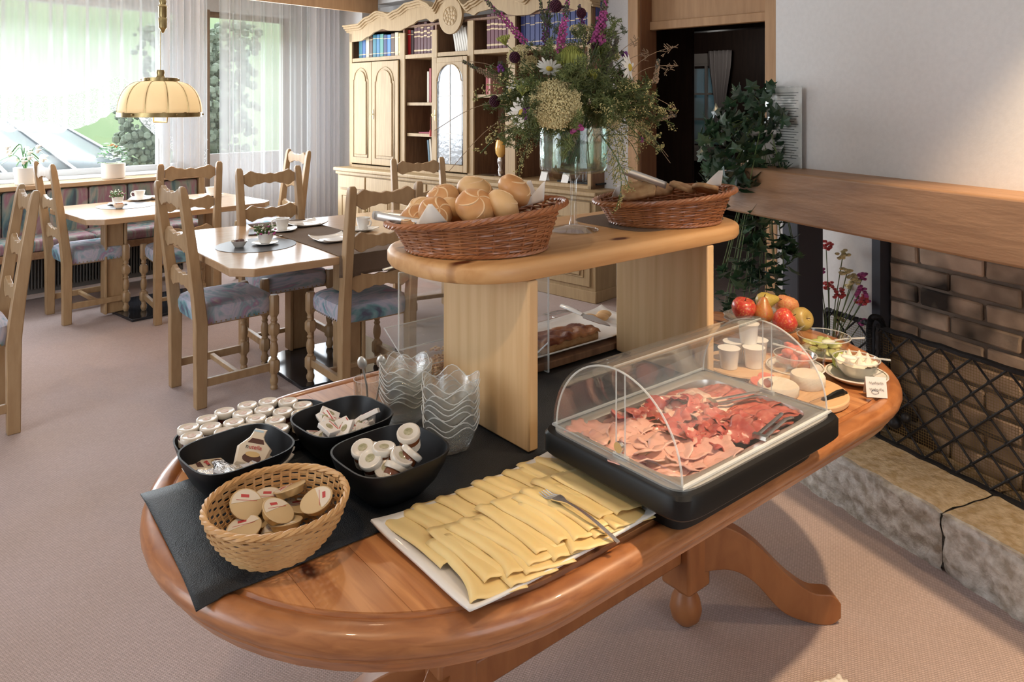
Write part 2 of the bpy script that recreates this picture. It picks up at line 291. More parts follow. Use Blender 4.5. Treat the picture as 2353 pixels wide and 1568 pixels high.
M['paving'] = pm('terrace_paving', (0.6, 0.58, 0.55), 0.9)
M['blue_pane'] = thin_glass('bluish_pane', (0.16, 0.23, 0.25), 0.4, haze=0.6)
M['curtain_grey'] = pm('grey_curtain', (0.55, 0.50, 0.48), 0.9)
M['socket'] = pm('dark_socket', (0.06, 0.055, 0.05), 0.4)
def solid(name, c, r=0.5):
    if name not in M: M[name] = pm(name, c, r)
    return M[name]

# ---------------------------------------------------------------- mesh builder
class B:
    def __init__(s): s.v = []; s.f = []; s.mi = []; s.m = 0
    def add(s, vs, fs):
        o = len(s.v); s.v += [tuple(p) for p in vs]; s.f += [tuple(i+o for i in f) for f in fs]; s.mi += [s.m]*len(fs); return s
    def box(s, c, d, rz=0, mat=None):
        x, y, z = c; a, b, h = d[0]/2, d[1]/2, d[2]/2
        ps = [Vector((i*a, j*b, k*h)) for k in (-1, 1) for j in (-1, 1) for i in (-1, 1)]
        if rz: mat = Matrix.Rotation(rz, 3, 'Z')
        if mat is not None: ps = [mat @ p for p in ps]
        return s.add([(p.x+x, p.y+y, p.z+z) for p in ps], [(0,2,3,1),(4,5,7,6),(0,1,5,4),(2,6,7,3),(0,4,6,2),(1,3,7,5)])
    def bb(s, x0, x1, y0, y1, z0, z1): return s.box(((x0+x1)/2, (y0+y1)/2, (z0+z1)/2), (abs(x1-x0), abs(y1-y0), abs(z1-z0)))
    def lathe(s, prof, n=24, c=(0,0,0), sx=1.0, sy=1.0, cap0=True, cap1=True, wob=None):
        vs = []
        for i, (r, z) in enumerate(prof):
            for k in range(n):
                a = 2*PI*k/n; w = wob(a, i) if wob else 1.0
                vs.append((c[0]+r*w*sx*math.cos(a), c[1]+r*w*sy*math.sin(a), c[2]+z))
        fs = []
        for i in range(len(prof)-1):
            for k in range(n):
                k2 = (k+1) % n; fs.append((i*n+k, i*n+k2, (i+1)*n+k2, (i+1)*n+k))
        if cap0 and prof[0][0] > 1e-5: fs.append(tuple(reversed(range(n))))
        if cap1 and prof[-1][0] > 1e-5: fs.append(tuple(range((len(prof)-1)*n, len(prof)*n)))
        return s.add(vs, fs)
    def tube(s, pts, r, n=6, closed=False, cap=True, flat=None):
        pts = [Vector(p) for p in pts]; m = len(pts); vs = []
        rs = r if isinstance(r, (list, tuple)) else [r]*m
        up = Vector((0, 0, 1)); prevn = None
        for i, p in enumerate(pts):
            if closed: t = pts[(i+1) % m]-pts[i-1]
            else: t = pts[min(i+1, m-1)]-pts[max(i-1, 0)]
            if t.length < 1e-9: t = Vector((0, 0, 1))
            t.normalize()
            if prevn is None:
                a = up if abs(t.z) < 0.9 else Vector((1, 0, 0)); nx = t.cross(a).normalized()
            else:
                nx = prevn-t*prevn.dot(t)
                nx = nx.normalized() if nx.length > 1e-6 else t.cross(up).normalized()
            prevn = nx; ny = t.cross(nx)
            fx, fy = flat or (1, 1)
            for k in range(n):
                q = 2*PI*k/n+PI/n; vs.append(p+nx*rs[i]*fx*math.cos(q)+ny*rs[i]*fy*math.sin(q))
        fs = []
        for i in range(m if closed else m-1):
            j = (i+1) % m
            for k in range(n):
                k2 = (k+1) % n; fs.append((i*n+k, i*n+k2, j*n+k2, j*n+k))
        if cap and not closed: fs.append(tuple(reversed(range(n)))); fs.append(tuple(range((m-1)*n, m*n)))
        return s.add(vs, fs)
    def prism(s, poly, a, b, axis='z'):
        n = len(poly)
        def P(p, q):
            if axis == 'z': return (p[0], p[1], q)
            if axis == 'y': return (p[0], q, p[1])
            return (q, p[0], p[1])
        vs = [P(p, a) for p in poly]+[P(p, b) for p in poly]
        fs = [tuple(reversed(range(n))), tuple(range(n, 2*n))]+[(i, (i+1) % n, (i+1) % n+n, i+n) for i in range(n)]
        return s.add(vs, fs)
    def strip(s, top, bot, a, b, axis='x'):
        """solid between two polylines of equal length (concave outlines), thickness a..b"""
        n = len(top)
        def P(p, q): return (q, p[0], p[1]) if axis == 'x' else ((p[0], q, p[1]) if axis == 'y' else (p[0], p[1], q))
        vs = [P(p, a) for p in top]+[P(p, a) for p in bot]+[P(p, b) for p in top]+[P(p, b) for p in bot]
        fs = []
        for i in range(n-1):
            fs += [(i, i+1, n+i+1, n+i), (2*n+i, 3*n+i, 3*n+i+1, 2*n+i+1), (i, 2*n+i, 2*n+i+1, i+1), (n+i, n+i+1, 3*n+i+1, 3*n+i)]
        fs += [(0, n, 3*n, 2*n), (n-1, 3*n-1, 4*n-1, 2*n-1)]
        return s.add(vs, fs)
    def grid(s, fn, nu, nv):
        vs = [fn(i/nu, j/nv) for j in range(nv+1) for i in range(nu+1)]
        fs = [(j*(nu+1)+i, j*(nu+1)+i+1, (j+1)*(nu+1)+i+1, (j+1)*(nu+1)+i) for j in range(nv) for i in range(nu)]
        return s.add(vs, fs)
    def ball(s, c, r, n=10, m=7, sc=(1,1,1), mat=None):
        vs = []; fs = []
        for j in range(m+1):
            t = PI*j/m
            for i in range(n):
                a = 2*PI*i/n; p = Vector((math.sin(t)*math.cos(a)*sc[0], math.sin(t)*math.sin(a)*sc[1], -math.cos(t)*sc[2]))*r
                if mat is not None: p = mat @ p
                vs.append((p.x+c[0], p.y+c[1], p.z+c[2]))
        for j in range(m):
            for i in range(n):
                i2 = (i+1) % n; fs.append((j*n+i, j*n+i2, (j+1)*n+i2, (j+1)*n+i))
        return s.add(vs, fs)

def mk(name, b, mat, parent=None, loc=None, rz=0, bevel=0, smooth=True, solid_=0, uv=None, sub=0, weld=False, rot=None, seg=2):
    me = bpy.data.meshes.new(name); me.from_pydata(b.v, [], b.f)
    mats = mat if isinstance(mat, (list, tuple)) else [mat]
    for m in mats: me.materials.append(M[m] if isinstance(m, str) else m)
    if len(mats) > 1: me.polygons.foreach_set('material_index', b.mi)
    bm = bmesh.new(); bm.from_mesh(me)
    if weld: bmesh.ops.remove_doubles(bm, verts=bm.verts, dist=1e-5)
    bmesh.ops.recalc_face_normals(bm, faces=bm.faces); bm.to_mesh(me); bm.free()
    if smooth:
        me.polygons.foreach_set('use_smooth', [True]*len(me.polygons))
        try: me.set_sharp_from_angle(angle=math.radians(38))
        except Exception: pass
    if uv:
        l = me.uv_layers.new(name='UVMap')
        for lp in me.loops: l.data[lp.index].uv = uv(me.vertices[lp.vertex_index].co)
    o = bpy.data.objects.new(name, me); C.objects.link(o)
    if parent is not None: o.parent = parent
    if loc is not None: o.location = loc
    if rot is not None: o.rotation_euler = rot
    elif rz: o.rotation_euler = (0, 0, rz)
    if solid_:
        q = o.modifiers.new('s', 'SOLIDIFY'); q.thickness = solid_; q.offset = 0
    if bevel:
        q = o.modifiers.new('b', 'BEVEL'); q.width = bevel; q.segments = seg; q.limit_method = 'ANGLE'; q.angle_limit = math.radians(40)
    if sub:
        q = o.modifiers.new('u', 'SUBSURF'); q.levels = sub; q.render_levels = sub
    return o
def thing(name, label, cat, loc=(0,0,0), rz=0, group=None, rot=None):
    o = bpy.data.objects.new(name, None); C.objects.link(o); o.empty_display_size = 0.05
    o.location = loc; o.rotation_euler = rot if rot is not None else (0, 0, rz); return tag(o, label, cat, group)
def tag(o, label, cat, group=None, kind=None):
    if label: o['label'] = label
    if cat: o['category'] = cat
    if group: o['group'] = group
    if kind: o['kind'] = kind
    return o
def struct(o): o['kind'] = 'structure'; return o
def dup(src, loc, rz=0, label=None, group=None, rot=None, scale=None):
    def cp(o, par):
        c = o.copy(); C.objects.link(c)
        if par is not None: c.parent = par
        for ch in kids.get(o, []): cp(ch, c)
        return c
    kids = {}
    stack = [src]
    while stack:
        o = stack.pop(); kids[o] = list(o.children); stack += kids[o]
    c = cp(src, None); c.location = loc; c.rotation_euler = rot if rot is not None else (0, 0, rz)
    if scale: c.scale = (scale,)*3 if not isinstance(scale, tuple) else scale
    if label: c['label'] = label
    if group: c['group'] = group
    return c
def catmull(pts, n=6, closed=False):
    P = [Vector(p) for p in pts]; m = len(P); out = []
    for i in range(m if closed else m-1):
        a = P[(i-1) % m] if closed or i > 0 else P[0]; b = P[i]; c = P[(i+1) % m]; d = P[(i+2) % m] if closed or i+2 < m else P[-1]
        for k in range(n):
            t = k/n; out.append(0.5*((2*b)+(c-a)*t+(2*a-5*b+4*c-d)*t*t+(3*b-3*c+d-a)*t**3))
    if not closed: out.append(P[-1])
    return out
def superel(a, b, n=40, e=2.0, rz=0):
    out = []
    for k in range(n):
        t = 2*PI*k/n; ct, st = math.cos(t), math.sin(t)
        x = a*math.copysign(abs(ct)**(2/e), ct); y = b*math.copysign(abs(st)**(2/e), st)
        out.append(rot2(rz, x, y))
    return out
def loft(b, rings, cap0=True, cap1=True):
    n = len(rings[0]); vs = [p for r in rings for p in r]; fs = []
    for i in range(len(rings)-1):
        for k in range(n): k2 = (k+1) % n; fs.append((i*n+k, i*n+k2, (i+1)*n+k2, (i+1)*n+k))
    if cap0: fs.append(tuple(reversed(range(n))))
    if cap1: fs.append(tuple(range((len(rings)-1)*n, len(rings)*n)))
    return b.add(vs, fs)
ORD = ['first', 'second', 'third', 'fourth', 'fifth', 'sixth', 'seventh', 'eighth', 'ninth', 'tenth', 'eleventh', 'twelfth', 'thirteenth', 'fourteenth', 'fifteenth']
# ---------------------------------------------------------------- room shell
FR = (0, 0, 0); 
def rbox(name, w0, w1, c0, c1, z0, z1, mat, parent=None, bevel=0):
    return mk(name, B().bb(w0, w1, c0, c1, z0, z1), mat, parent, rz=AR if parent is None else 0, bevel=bevel)
def fbox(name, d0, d1, m0, m1, z0, z1, mat, parent=None, bevel=0):
    return mk(name, B().bb(d0, d1, m0, m1, z0, z1), mat, parent, rz=AF if parent is None else 0, bevel=bevel)
CEIL = 2.62
struct(rbox('floor', -2.6, 8.2, -2.2, 7.35, -0.05, 0.0, 'carpet'))
struct(rbox('ceiling', -2.6, 8.2, -2.2, 7.35, CEIL, CEIL+0.1, 'ceiling'))
# cabinet / doorway wall (plane w = 4.78, alcove for the bookcase to 4.98)
wb = B(); wb.bb(4.78, 4.98, 3.14, 3.40, 0, CEIL); wb.bb(4.98, 5.1, 3.14, 6.7, 0, CEIL); wb.bb(4.78, 4.98, 6.56, 7.3, 0, CEIL)
wb.bb(4.78, 4.98, 3.40, 6.56, 2.56, CEIL); wb.bb(4.78, 4.98, 1.4, 1.99, 0, CEIL)
struct(mk('wall_back', wb, 'wall', rz=AR))
# window wall (plane c = 7.3)
ww = B(); ww.bb(-2.6, 0.9, 7.3, 7.5, 0, CEIL); ww.bb(0.9, 3.2, 7.3, 7.5, 0, 0.86); ww.bb(0.9, 3.2, 7.3, 7.5, 2.45, CEIL)
ww.bb(3.2, 3.32, 7.3, 7.5, 0, CEIL); ww.bb(3.32, 4.36, 7.3, 7.5, 2.45, CEIL); ww.bb(4.36, 4.98, 7.3, 7.5, 0, CEIL)
struct(mk('wall_window', ww, 'wall', rz=AR))
wl = B(); wl.bb(-2.7, -2.6, -2.2, 7.35, 0, 0.8); wl.bb(-2.7, -2.6, -2.2, 7.35, 2.4, CEIL); wl.bb(-2.7, -2.6, -2.2, 1.6, 0.8, 2.4); wl.bb(-2.7, -2.6, 4.8, 7.35, 0.8, 2.4)
struct(mk('wall_left', wl, 'wall', rz=AR))
wr = B(); wr.bb(-2.7, 8.2, -2.3, -2.2, 0, 0.8); wr.bb(-2.7, 8.2, -2.3, -2.2, 2.4, CEIL); wr.bb(-2.7, -0.4, -2.3, -2.2, 0.8, 2.4); wr.bb(2.4, 8.2, -2.3, -2.2, 0.8, 2.4)
struct(mk('wall_rear', wr, 'wall', rz=AR))
# right-hand wall: chimney hood above the mantel, chimney breast behind the fire
hood = B(); hood.bb(2.08, 3.6, -2.0, 2.227, 1.262, CEIL)
struct(mk('wall_right', hood, 'wall', rz=AF))
brst = B(); brst.bb(2.55, 3.6, 2.17, 2.55, 0, 1.27); brst.bb(2.70, 3.6, -2.0, 2.17, 0, 1.27)
struct(mk('wall_fireplace', brst, 'wall', rz=AF))
struct(rbox('wall_hall', 4.3, 8.2, 1.3, 1.4, 0, CEIL, 'wall'))
# windows
def window(name, w0, w1, z0, z1, mull, mat, low=0.0):
    p = B(); t = 0.055
    p.bb(w0, w1, 7.34, 7.42, z0, z0+t); p.bb(w0, w1, 7.34, 7.42, z1-t, z1); p.bb(w0, w0+t, 7.34, 7.42, z0+t, z1-t); p.bb(w1-t, w1, 7.34, 7.42, z0+t, z1-t)
    for q in mull: p.bb(q-0.03, q+0.03, 7.34, 7.42, z0+t, z1-t)
    o = struct(mk(name, p, mat, rz=AR, bevel=0.004))
    mk('pane', B().bb(w0+t, w1-t, 7.375, 7.382, z0+t+low, z1-t), 'window_glass', o)
    return o
window('window_1', 0.9, 3.2, 0.86, 2.45, [2.98], 'white_paint')
struct(rbox('window_sill', 0.8, 3.2, 7.02, 7.34, 0.83, 0.865, 'white_paint', bevel=0.006))
d1 = window('door_1', 3.36, 4.36, 0.02, 2.45, [], 'jamb', low=0.93)
mk('lower_panel', B().bb(3.41, 4.31, 7.36, 7.4, 0.07, 0.99), 'white_paint', d1)
st = struct(rbox('trim_1', 3.14, 3.40, 7.2, 7.3, 0, 2.45, 'jamb', bevel=0.006))
h = B(); h.bb(3.23, 3.265, 7.185, 7.2, 1.0, 1.26); h.tube([(3.248, 7.185, 1.15), (3.248, 7.13, 1.15), (3.34, 7.13, 1.15)], 0.009, 8)
mk('door_handle', h, 'steel_soft', st)
struct(mk('trim_2', B().bb(0.4, 4.78, 6.28, 6.32, 2.455, 2.62), 'frame', rz=AR, bevel=0.004))      # pelmet board above the curtains

# doorway to the dark room
dw = B()
dw.bb(4.765, 4.80, 3.058, 3.148, 0, CEIL); 
a = struct(mk('trim_3', dw, 'frame', rz=AR, bevel=0.005))
struct(mk('trim_4', B().bb(4.765, 4.99, 1.985, 2.065, 0, CEIL), 'frame', rz=AR, bevel=0.005))
struct(mk('trim_5', B().bb(4.80, 5.02, 3.05, 3.139, 0, CEIL), 'frame_red', rz=AR))
tp = struct(mk('door_2', B().bb(4.92, 4.98, 2.065, 3.05, 2.075, 2.14), 'frame', rz=AR, bevel=0.004))
mk('transom_panel', B().bb(4.95, 4.97, 2.065, 3.05, 2.14, CEIL), 'frame', tp)
# dark room beyond
dr = B(); dr.bb(9.3, 9.4, 0.3, 4.66, 0, CEIL); dr.bb(9.3, 9.4, 4.66, 5.06, 0, 0.95); dr.bb(9.3, 9.4, 4.66, 5.06, 2.0, CEIL); dr.bb(9.3, 9.4, 5.06, 5.3, 0, CEIL)
dr.bb(5.12, 9.4, 5.3, 5.4, 0, CEIL); dr.bb(5.12, 9.4, 0.3, 0.4, 0, CEIL); dr.bb(5.1, 9.4, 0.3, 5.4, CEIL, CEIL+0.05); dr.bb(4.98, 9.4, 0.3, 5.4, -0.05, -0.005)
struct(mk('wall_dark_room', dr, 'darkwood', rz=AR))
struct(mk('trim_6', B().bb(6.1, 6.14, 3.33, 5.3, 0, CEIL), 'darkwood', rz=AR))
bm_ = thing('ceiling_beam', 'dark wooden ceiling beam in the unlit room beyond the doorway', 'beam', R3(7.4, 3.4, 2.3), AR)
mk('beam', B().bb(-0.09, 0.09, -2.6, 1.8, 0, 0.31), 'darkwood', bm_, bevel=0.01)
w2 = B()
for q in (4.62, 4.83, 5.04): w2.bb(9.25, 9.3, q, q+0.03, 0.9, 2.06)
for q in (0.9, 1.28, 1.63, 2.03): w2.bb(9.255, 9.295, 4.62, 5.07, q, q+0.03)
w2.bb(9.24, 9.3, 4.5, 5.1, 2.06, 2.2); w2.bb(9.22, 9.3, 4.5, 5.1, 0.72, 0.9)
w2o = struct(mk('window_2', w2, 'pot', rz=AR))
mk('pane', B().bb(9.32, 9.325, 4.66, 5.06, 0.95, 2.0), 'blue_pane', w2o)
light('window_daylight', 'AREA', R3(9.6, 4.85, 1.5), 5, (0.7, 0.9, 1.0), 0.8, (0, PI/2, AR), 1.1)
cu = B().grid(lambda s, t: (9.13+0.03*math.sin(s*34), 4.58+0.34*(s-0.5)*(1-0.62*math.sin(min(1, t*1.25)*PI/2)**2), 2.22-1.15*t), 40, 16)
cg = mk('curtain', cu, 'curtain_grey', rz=AR, solid_=0.004)
tag(cg, 'grey curtain gathered beside the small window of the dark room', 'curtain')

# outside
hl = B().grid(lambda s, t: (-30+70*s, 10.5+60*t, -1.2+max(0, (t-0.10))*34+1.2*math.sin(s*7)*t), 20, 20)
struct(mk('ground_lawn', hl, 'grass_lawn', rz=AR))
struct(rbox('ground_terrace', -6, 12, 7.5, 10.6, -0.3, -0.05, 'paving'))
gh = thing('greenhouse', 'white glazed greenhouse roof outside the large window', 'greenhouse', R3(1.4, 9.2, 0), AR)
def ghp(s, t): return (-3.4+5.6*s, 0.2+3.2*t, 0.78+1.15*t*(1-0.55*s)-0.1*s)
for i in range(8):
    for j in range(1):
        s0, s1 = i/8+0.004, (i+1)/8-0.004
        mk('pane', B().grid(lambda s, t: ghp(s0+(s1-s0)*s, t), 1, 3), 'greenhouse', gh, solid_=0.01)
for i in range(9):
    mk('glazing_bar', B().tube([ghp(i/8, t/4) for t in range(5)], 0.035, 4), 'greenhouse_bar', gh)
mk('gutter', B().tube([ghp(0, 0), ghp(1, 0)], 0.06, 6), 'greenhouse_bar', gh)
mk('side_wall', B().bb(-3.4, 2.2, 0.25, 0.32, -0.2, 0.75), 'white_paint', gh)
hd = B()
r2 = random.Random(5)
for i in range(2200):
    hd.ball((r2.uniform(-0.2, 0.9), r2.uniform(-0.5, 1.6), r2.uniform(0, 2.9)), r2.uniform(0.03, 0.075), 5, 3)
hg = mk('hedge', hd, 'hedge', loc=R3(4.7, 10.6, -0.2), rz=AR); tag(hg, 'tall green hedge outside behind the balcony door', 'hedge', kind='stuff')
hd = B()
for i in range(420):
    hd.ball((r2.uniform(-0.25, 0.25), r2.uniform(-0.3, 0.3), r2.uniform(0, 1.4)), r2.uniform(0.025, 0.055), 5, 3)
hg = mk('shrub', hd, 'hedge', loc=R3(3.55, 9.3, 0.3), rz=AR); tag(hg, 'grey-green shrub outside at the right edge of the large window', 'shrub', kind='stuff')

# curtains
def hem(w):
    pts = [(0.4,1.36),(1.0,1.40),(1.574,1.30),(1.95,1.27),(2.2,1.33),(2.465,1.47),(2.6,1.40),(2.784,1.20),(2.95,1.0),(3.1,0.9),(3.3,0.88)]
    for (a, za), (b, zb) in zip(pts, pts[1:]):
        if a <= w <= b: return za+(zb-za)*(w-a)/(b-a)
    return pts[0][1] if w < 0.4 else pts[-1][1]
def lace_top(w):
    pts = [(0.4,1.62),(1.0,1.60),(1.574,1.585),(2.0,1.57),(2.3,1.66),(2.465,1.765),(2.6,1.62),(2.784,1.28),(2.95,1.14),(3.1,1.08),(3.3,1.06)]
    for (a, za), (b, zb) in zip(pts, pts[1:]):
        if a <= w <= b: return za+(zb-za)*(w-a)/(b-a)
    return pts[0][1] if w < 0.4 else pts[-1][1]
def fold(w, k=1.0, f=1.0): return 0.022*k*(math.sin(w*43*f)+0.6*math.sin(w*71*f+1.3)+0.5*math.sin(w*19*f+0.4))
cur = thing('window_curtain', 'sheer white voile curtain with a scalloped lace hem over the large window', 'curtain', (0, 0, 0), AR)
mk('voile', B().grid(lambda s, t: (0.4+2.85*s, 6.93+fold(0.4+2.85*s, 0.9 if s < 0.82 else 1.6), 2.58+(lace_top(0.4+2.85*s)-2.58)*t), 420, 6), 'sheer', cur)
mk('lace_hem', B().grid(lambda s, t: (0.4+2.85*s, 6.93+fold(0.4+2.85*s, 0.9 if s < 0.82 else 1.6), lace_top(0.4+2.85*s)+(hem(0.4+2.85*s)-0.018*abs(math.sin((0.4+2.85*s)*26))-lace_top(0.4+2.85*s))*t), 420, 8), 'lace', cur, uv=lambda co: (co.x, co.z))
mk('lace_edge', B().tube([(0.4+2.85*s/200, 6.925+fold(0.4+2.85*s/200, 0.9), lace_top(0.4+2.85*s/200)) for s in range(201)], 0.004, 4), 'sheer', cur)
mk('curtain_rail', B().bb(0.4, 4.75, 6.9, 6.96, 2.58, 2.6), 'white_paint', cur)
cur = thing('side_curtain', 'gathered white voile panel hanging beside the dark door jamb', 'curtain', (0, 0, 0), AR)
mk('voile', B().grid(lambda s, t: (2.76+0.46*s, 6.87+fold(2.76+0.46*s, 1.7, 2.2), 2.58-1.68*t), 160, 6), 'sheer', cur)
cur = thing('door_curtain', 'long white voile curtain covering the balcony door down to the floor', 'curtain', (0, 0, 0), AR)
mk('voile', B().grid(lambda s, t: (3.385+1.33*s, 6.95+fold(3.385+1.33*s, 1.2, 1.3), 2.58-2.35*t), 360, 6), 'sheer', cur)
mk('lace_hem', B().grid(lambda s, t: (3.385+1.33*s, 6.95+fold(3.385+1.33*s, 1.2, 1.3), 0.23-0.17*t), 360, 4), 'lace', cur, uv=lambda co: (co.x, co.z))
cur = thing('gathered_curtain', 'thick gathered end of white voile curtain beside the bookcase wall', 'curtain', (0, 0, 0), AR)
mk('voile', B().grid(lambda s, t: (4.32+0.40*s, 6.88+fold(4.32+0.40*s, 1.6, 2.4), 2.58-2.50*t), 160, 6), 'sheer', cur)
# wall socket
so = thing('wall_socket', 'dark square power socket on the white wall beside the bookcase', 'socket', R3(4.775, 3.305, 0.095), AR)
mk('plate', B().bb(-0.012, 0, -0.04, 0.04, -0.04, 0.04), 'socket', so, bevel=0.004)
mk('recess', B().tube([(-0.014, 0, 0), (-0.011, 0, 0)], 0.023, 16), 'soot', so)
# ceiling lamps that give the warm light
cl0 = None
for (x, y) in [(1.25, 1.32), T(-0.1, 0.9), T(1.6, 2.9), R(3.2, 4.2)]:
    t = thing('ceiling_spotlight', 'small white recessed ceiling spotlight above the room', 'ceiling light', (x, y, 2.55), 0, 'recessed ceiling spotlights')
    mk('housing', B().lathe([(0.045, 0.07), (0.05, 0.0), (0.055, 0.0), (0.055, 0.07)], 20, cap0=False, cap1=False), 'white_paint', t)
# ---------------------------------------------------------------- fireplace
fp = thing('fireplace_wall', 'soot-stained brick back wall of the open fireplace', 'fireplace', F3(2.70, 0, 0), AF)
mk('mortar_bed', B().bb(-0.111, -0.01, -1.6, 2.13, 0.02, 1.262), 'mortar', fp)
bme = None; rb = random.Random(3)
# each brick is its own object; courses 0.075 high, bricks 0.25 long
kk = 0
for row in range(16):
    z = 0.055+row*0.078
    if z > 1.2: break
    for i in range(15):
        m1 = 2.125-(i*0.262)-(0.131 if row % 2 else 0.0)
        m0 = m1-0.25
        if row % 2 and i == 0: pass
        if m1 < -1.2: continue
        def brick(L, src=[{}]):
            key = (round(L, 3), rb.randrange(3))
            if key not in src[0]:
                q = B(); q.bb(-0.03, 0.0, -L/2, L/2, -0.032, 0.032)
                q.v = [(x+rb.uniform(-0.002, 0.002), y+rb.uniform(-0.004, 0.004), zz+rb.uniform(-0.003, 0.003)) for x, y, zz in q.v]
                o = mk('brick', q, 'brick', fp, bevel=0.006, seg=1); src[0][key] = o; return o
            o = src[0][key].copy(); C.objects.link(o); return o
        o = brick(0.25); o.location = (-0.093+rb.uniform(-0.003, 0.003), (m0+m1)/2, z); o.rotation_euler = (0, rb.uniform(-0.02, 0.02), rb.uniform(-0.01, 0.01)); kk += 1
        if row % 2 and i == 0:
            o = brick(0.119); o.location = (-0.093, 2.125-0.0595, z); kk += 1
# soot: a dark grimy patch in the material
nt = M['brick'].node_tree; N = nt.nodes; L = nt.links; pb = N['Principled BSDF']
src = pb.inputs['Base Color'].links[0].from_socket
ge = N.new('ShaderNodeNewGeometry'); no = N.new('ShaderNodeTexNoise'); no.inputs['Scale'].default_value = 3.2; no.inputs['Detail'].default_value = 3
L.new(ge.outputs['Position'], no.inputs['Vector']); rr = N.new('ShaderNodeValToRGB'); rr.color_ramp.elements[0].position = 0.34; rr.color_ramp.elements[1].position = 0.5
rr.color_ramp.elements[0].color = (0.06, 0.055, 0.05, 1); L.new(no.outputs['Fac'], rr.inputs[0])
mx = N.new('ShaderNodeMix'); mx.data_type = 'RGBA'; mx.blend_type = 'MULTIPLY'; mx.inputs[0].default_value = 1
L.new(src, mx.inputs[6]); L.new(rr.outputs[0], mx.inputs[7]); L.new(mx.outputs[2], pb.inputs['Base Color'])
mk('steel_edge', B().bb(-0.17, -0.09, 2.13, 2.17, 0.02, 1.262), 'iron_face', fp)

hs = thing('hearth', 'raised hearth of rough-hewn pale limestone blocks', 'hearth', F3(2.19, 0, 0), AF)
rs = random.Random(11)
def stone(m0, m1, d0, d1):
    def prof(y, seed):
        out = []
    nu, nz, nd = max(8, int((m1-m0)*55)), 10, 14
    H = 0.197; q = B()
    def base(a):   # a in 0..1 along front(bottom->top) then top(front->back)
        return (d0, H*a/0.4) if a < 0.4 else (d0+(d1-d0)*(a-0.4)/0.6, H)
    def f(s, t):
        y = m0+(m1-m0)*s; x, z = base(t)
        n1 = noise.noise(Vector((y*9+m0*7, x*14, z*14))); n2 = noise.noise(Vector((y*30, x*30+9, z*30)))
        n3 = noise.noise(Vector((y*70, x*70+9, z*70)))
        dd = 0.013*n1+0.011*n2+0.006*n3
        e = min(s, 1-s)*(m1-m0); k = 0.012*max(0, 1-e/0.012)
        if t < 0.4: x += dd+k*0.6+0.02*(1-z/H)*0.4
        else: z += dd*0.35-k*0.5
        if abs(t-0.4) < 0.03: x += 0.004; z -= 0.004
        return (x-d0, y, max(0, z))
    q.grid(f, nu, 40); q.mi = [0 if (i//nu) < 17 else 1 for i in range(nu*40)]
    q.bb(0.03, d1-d0, m0+0.004, m1-0.004, 0, H-0.02)
    return q
edges = [2.30, 1.62, 1.02, 0.40, -0.25]
for i in range(len(edges)-1):
    mk('stone', stone(edges[i+1]+0.003, edges[i]-0.003, 0, 0.36), ['stone', 'stone_top_lamp_tint'], hs)
mt = thing('mantel_beam', 'thick oak mantel beam running along the white chimney wall', 'mantel', F3(1.90, 0, 0), AF)
mb = B(); mb.bb(0, 0.46, -1.8, 2.38, 1.087, 1.262)
mk('beam', mb, 'mantel', mt, bevel=0.008)
pt = thing('mantel_post', 'square black steel post carrying the left end of the mantel', 'post', F3(2.20, 2.32, 0.197), AF)
mk('shaft', B().bb(0, 0.133, -0.087, 0, 0, 0.89), 'iron_face', pt, bevel=0.004)
mk('foot_plate', B().bb(-0.004, 0.137, -0.095, 0.008, 0, 0.008), 'iron', pt)
# brass ornament at the right edge of the mantel
orn = thing('brass_ornament', 'small shiny brass ornament on the mantel at the right edge of the photo', 'ornament', F3(2.0, 1.0, 1.262), AF)
q = B(); q.ball((0, 0, 0.022), 0.026, 12, 8, (1.2, 1, 0.8)); q.ball((0.0, 0.02, 0.045), 0.016, 10, 7)
mk('body', q, 'brass', orn)
q = B(); q.tube(catmull([(0, -0.02, 0.03), (0, -0.045, 0.045), (0, -0.04, 0.065), (0, -0.015, 0.05)], 5), 0.004, 6); mk('scroll', q, 'brass', orn)

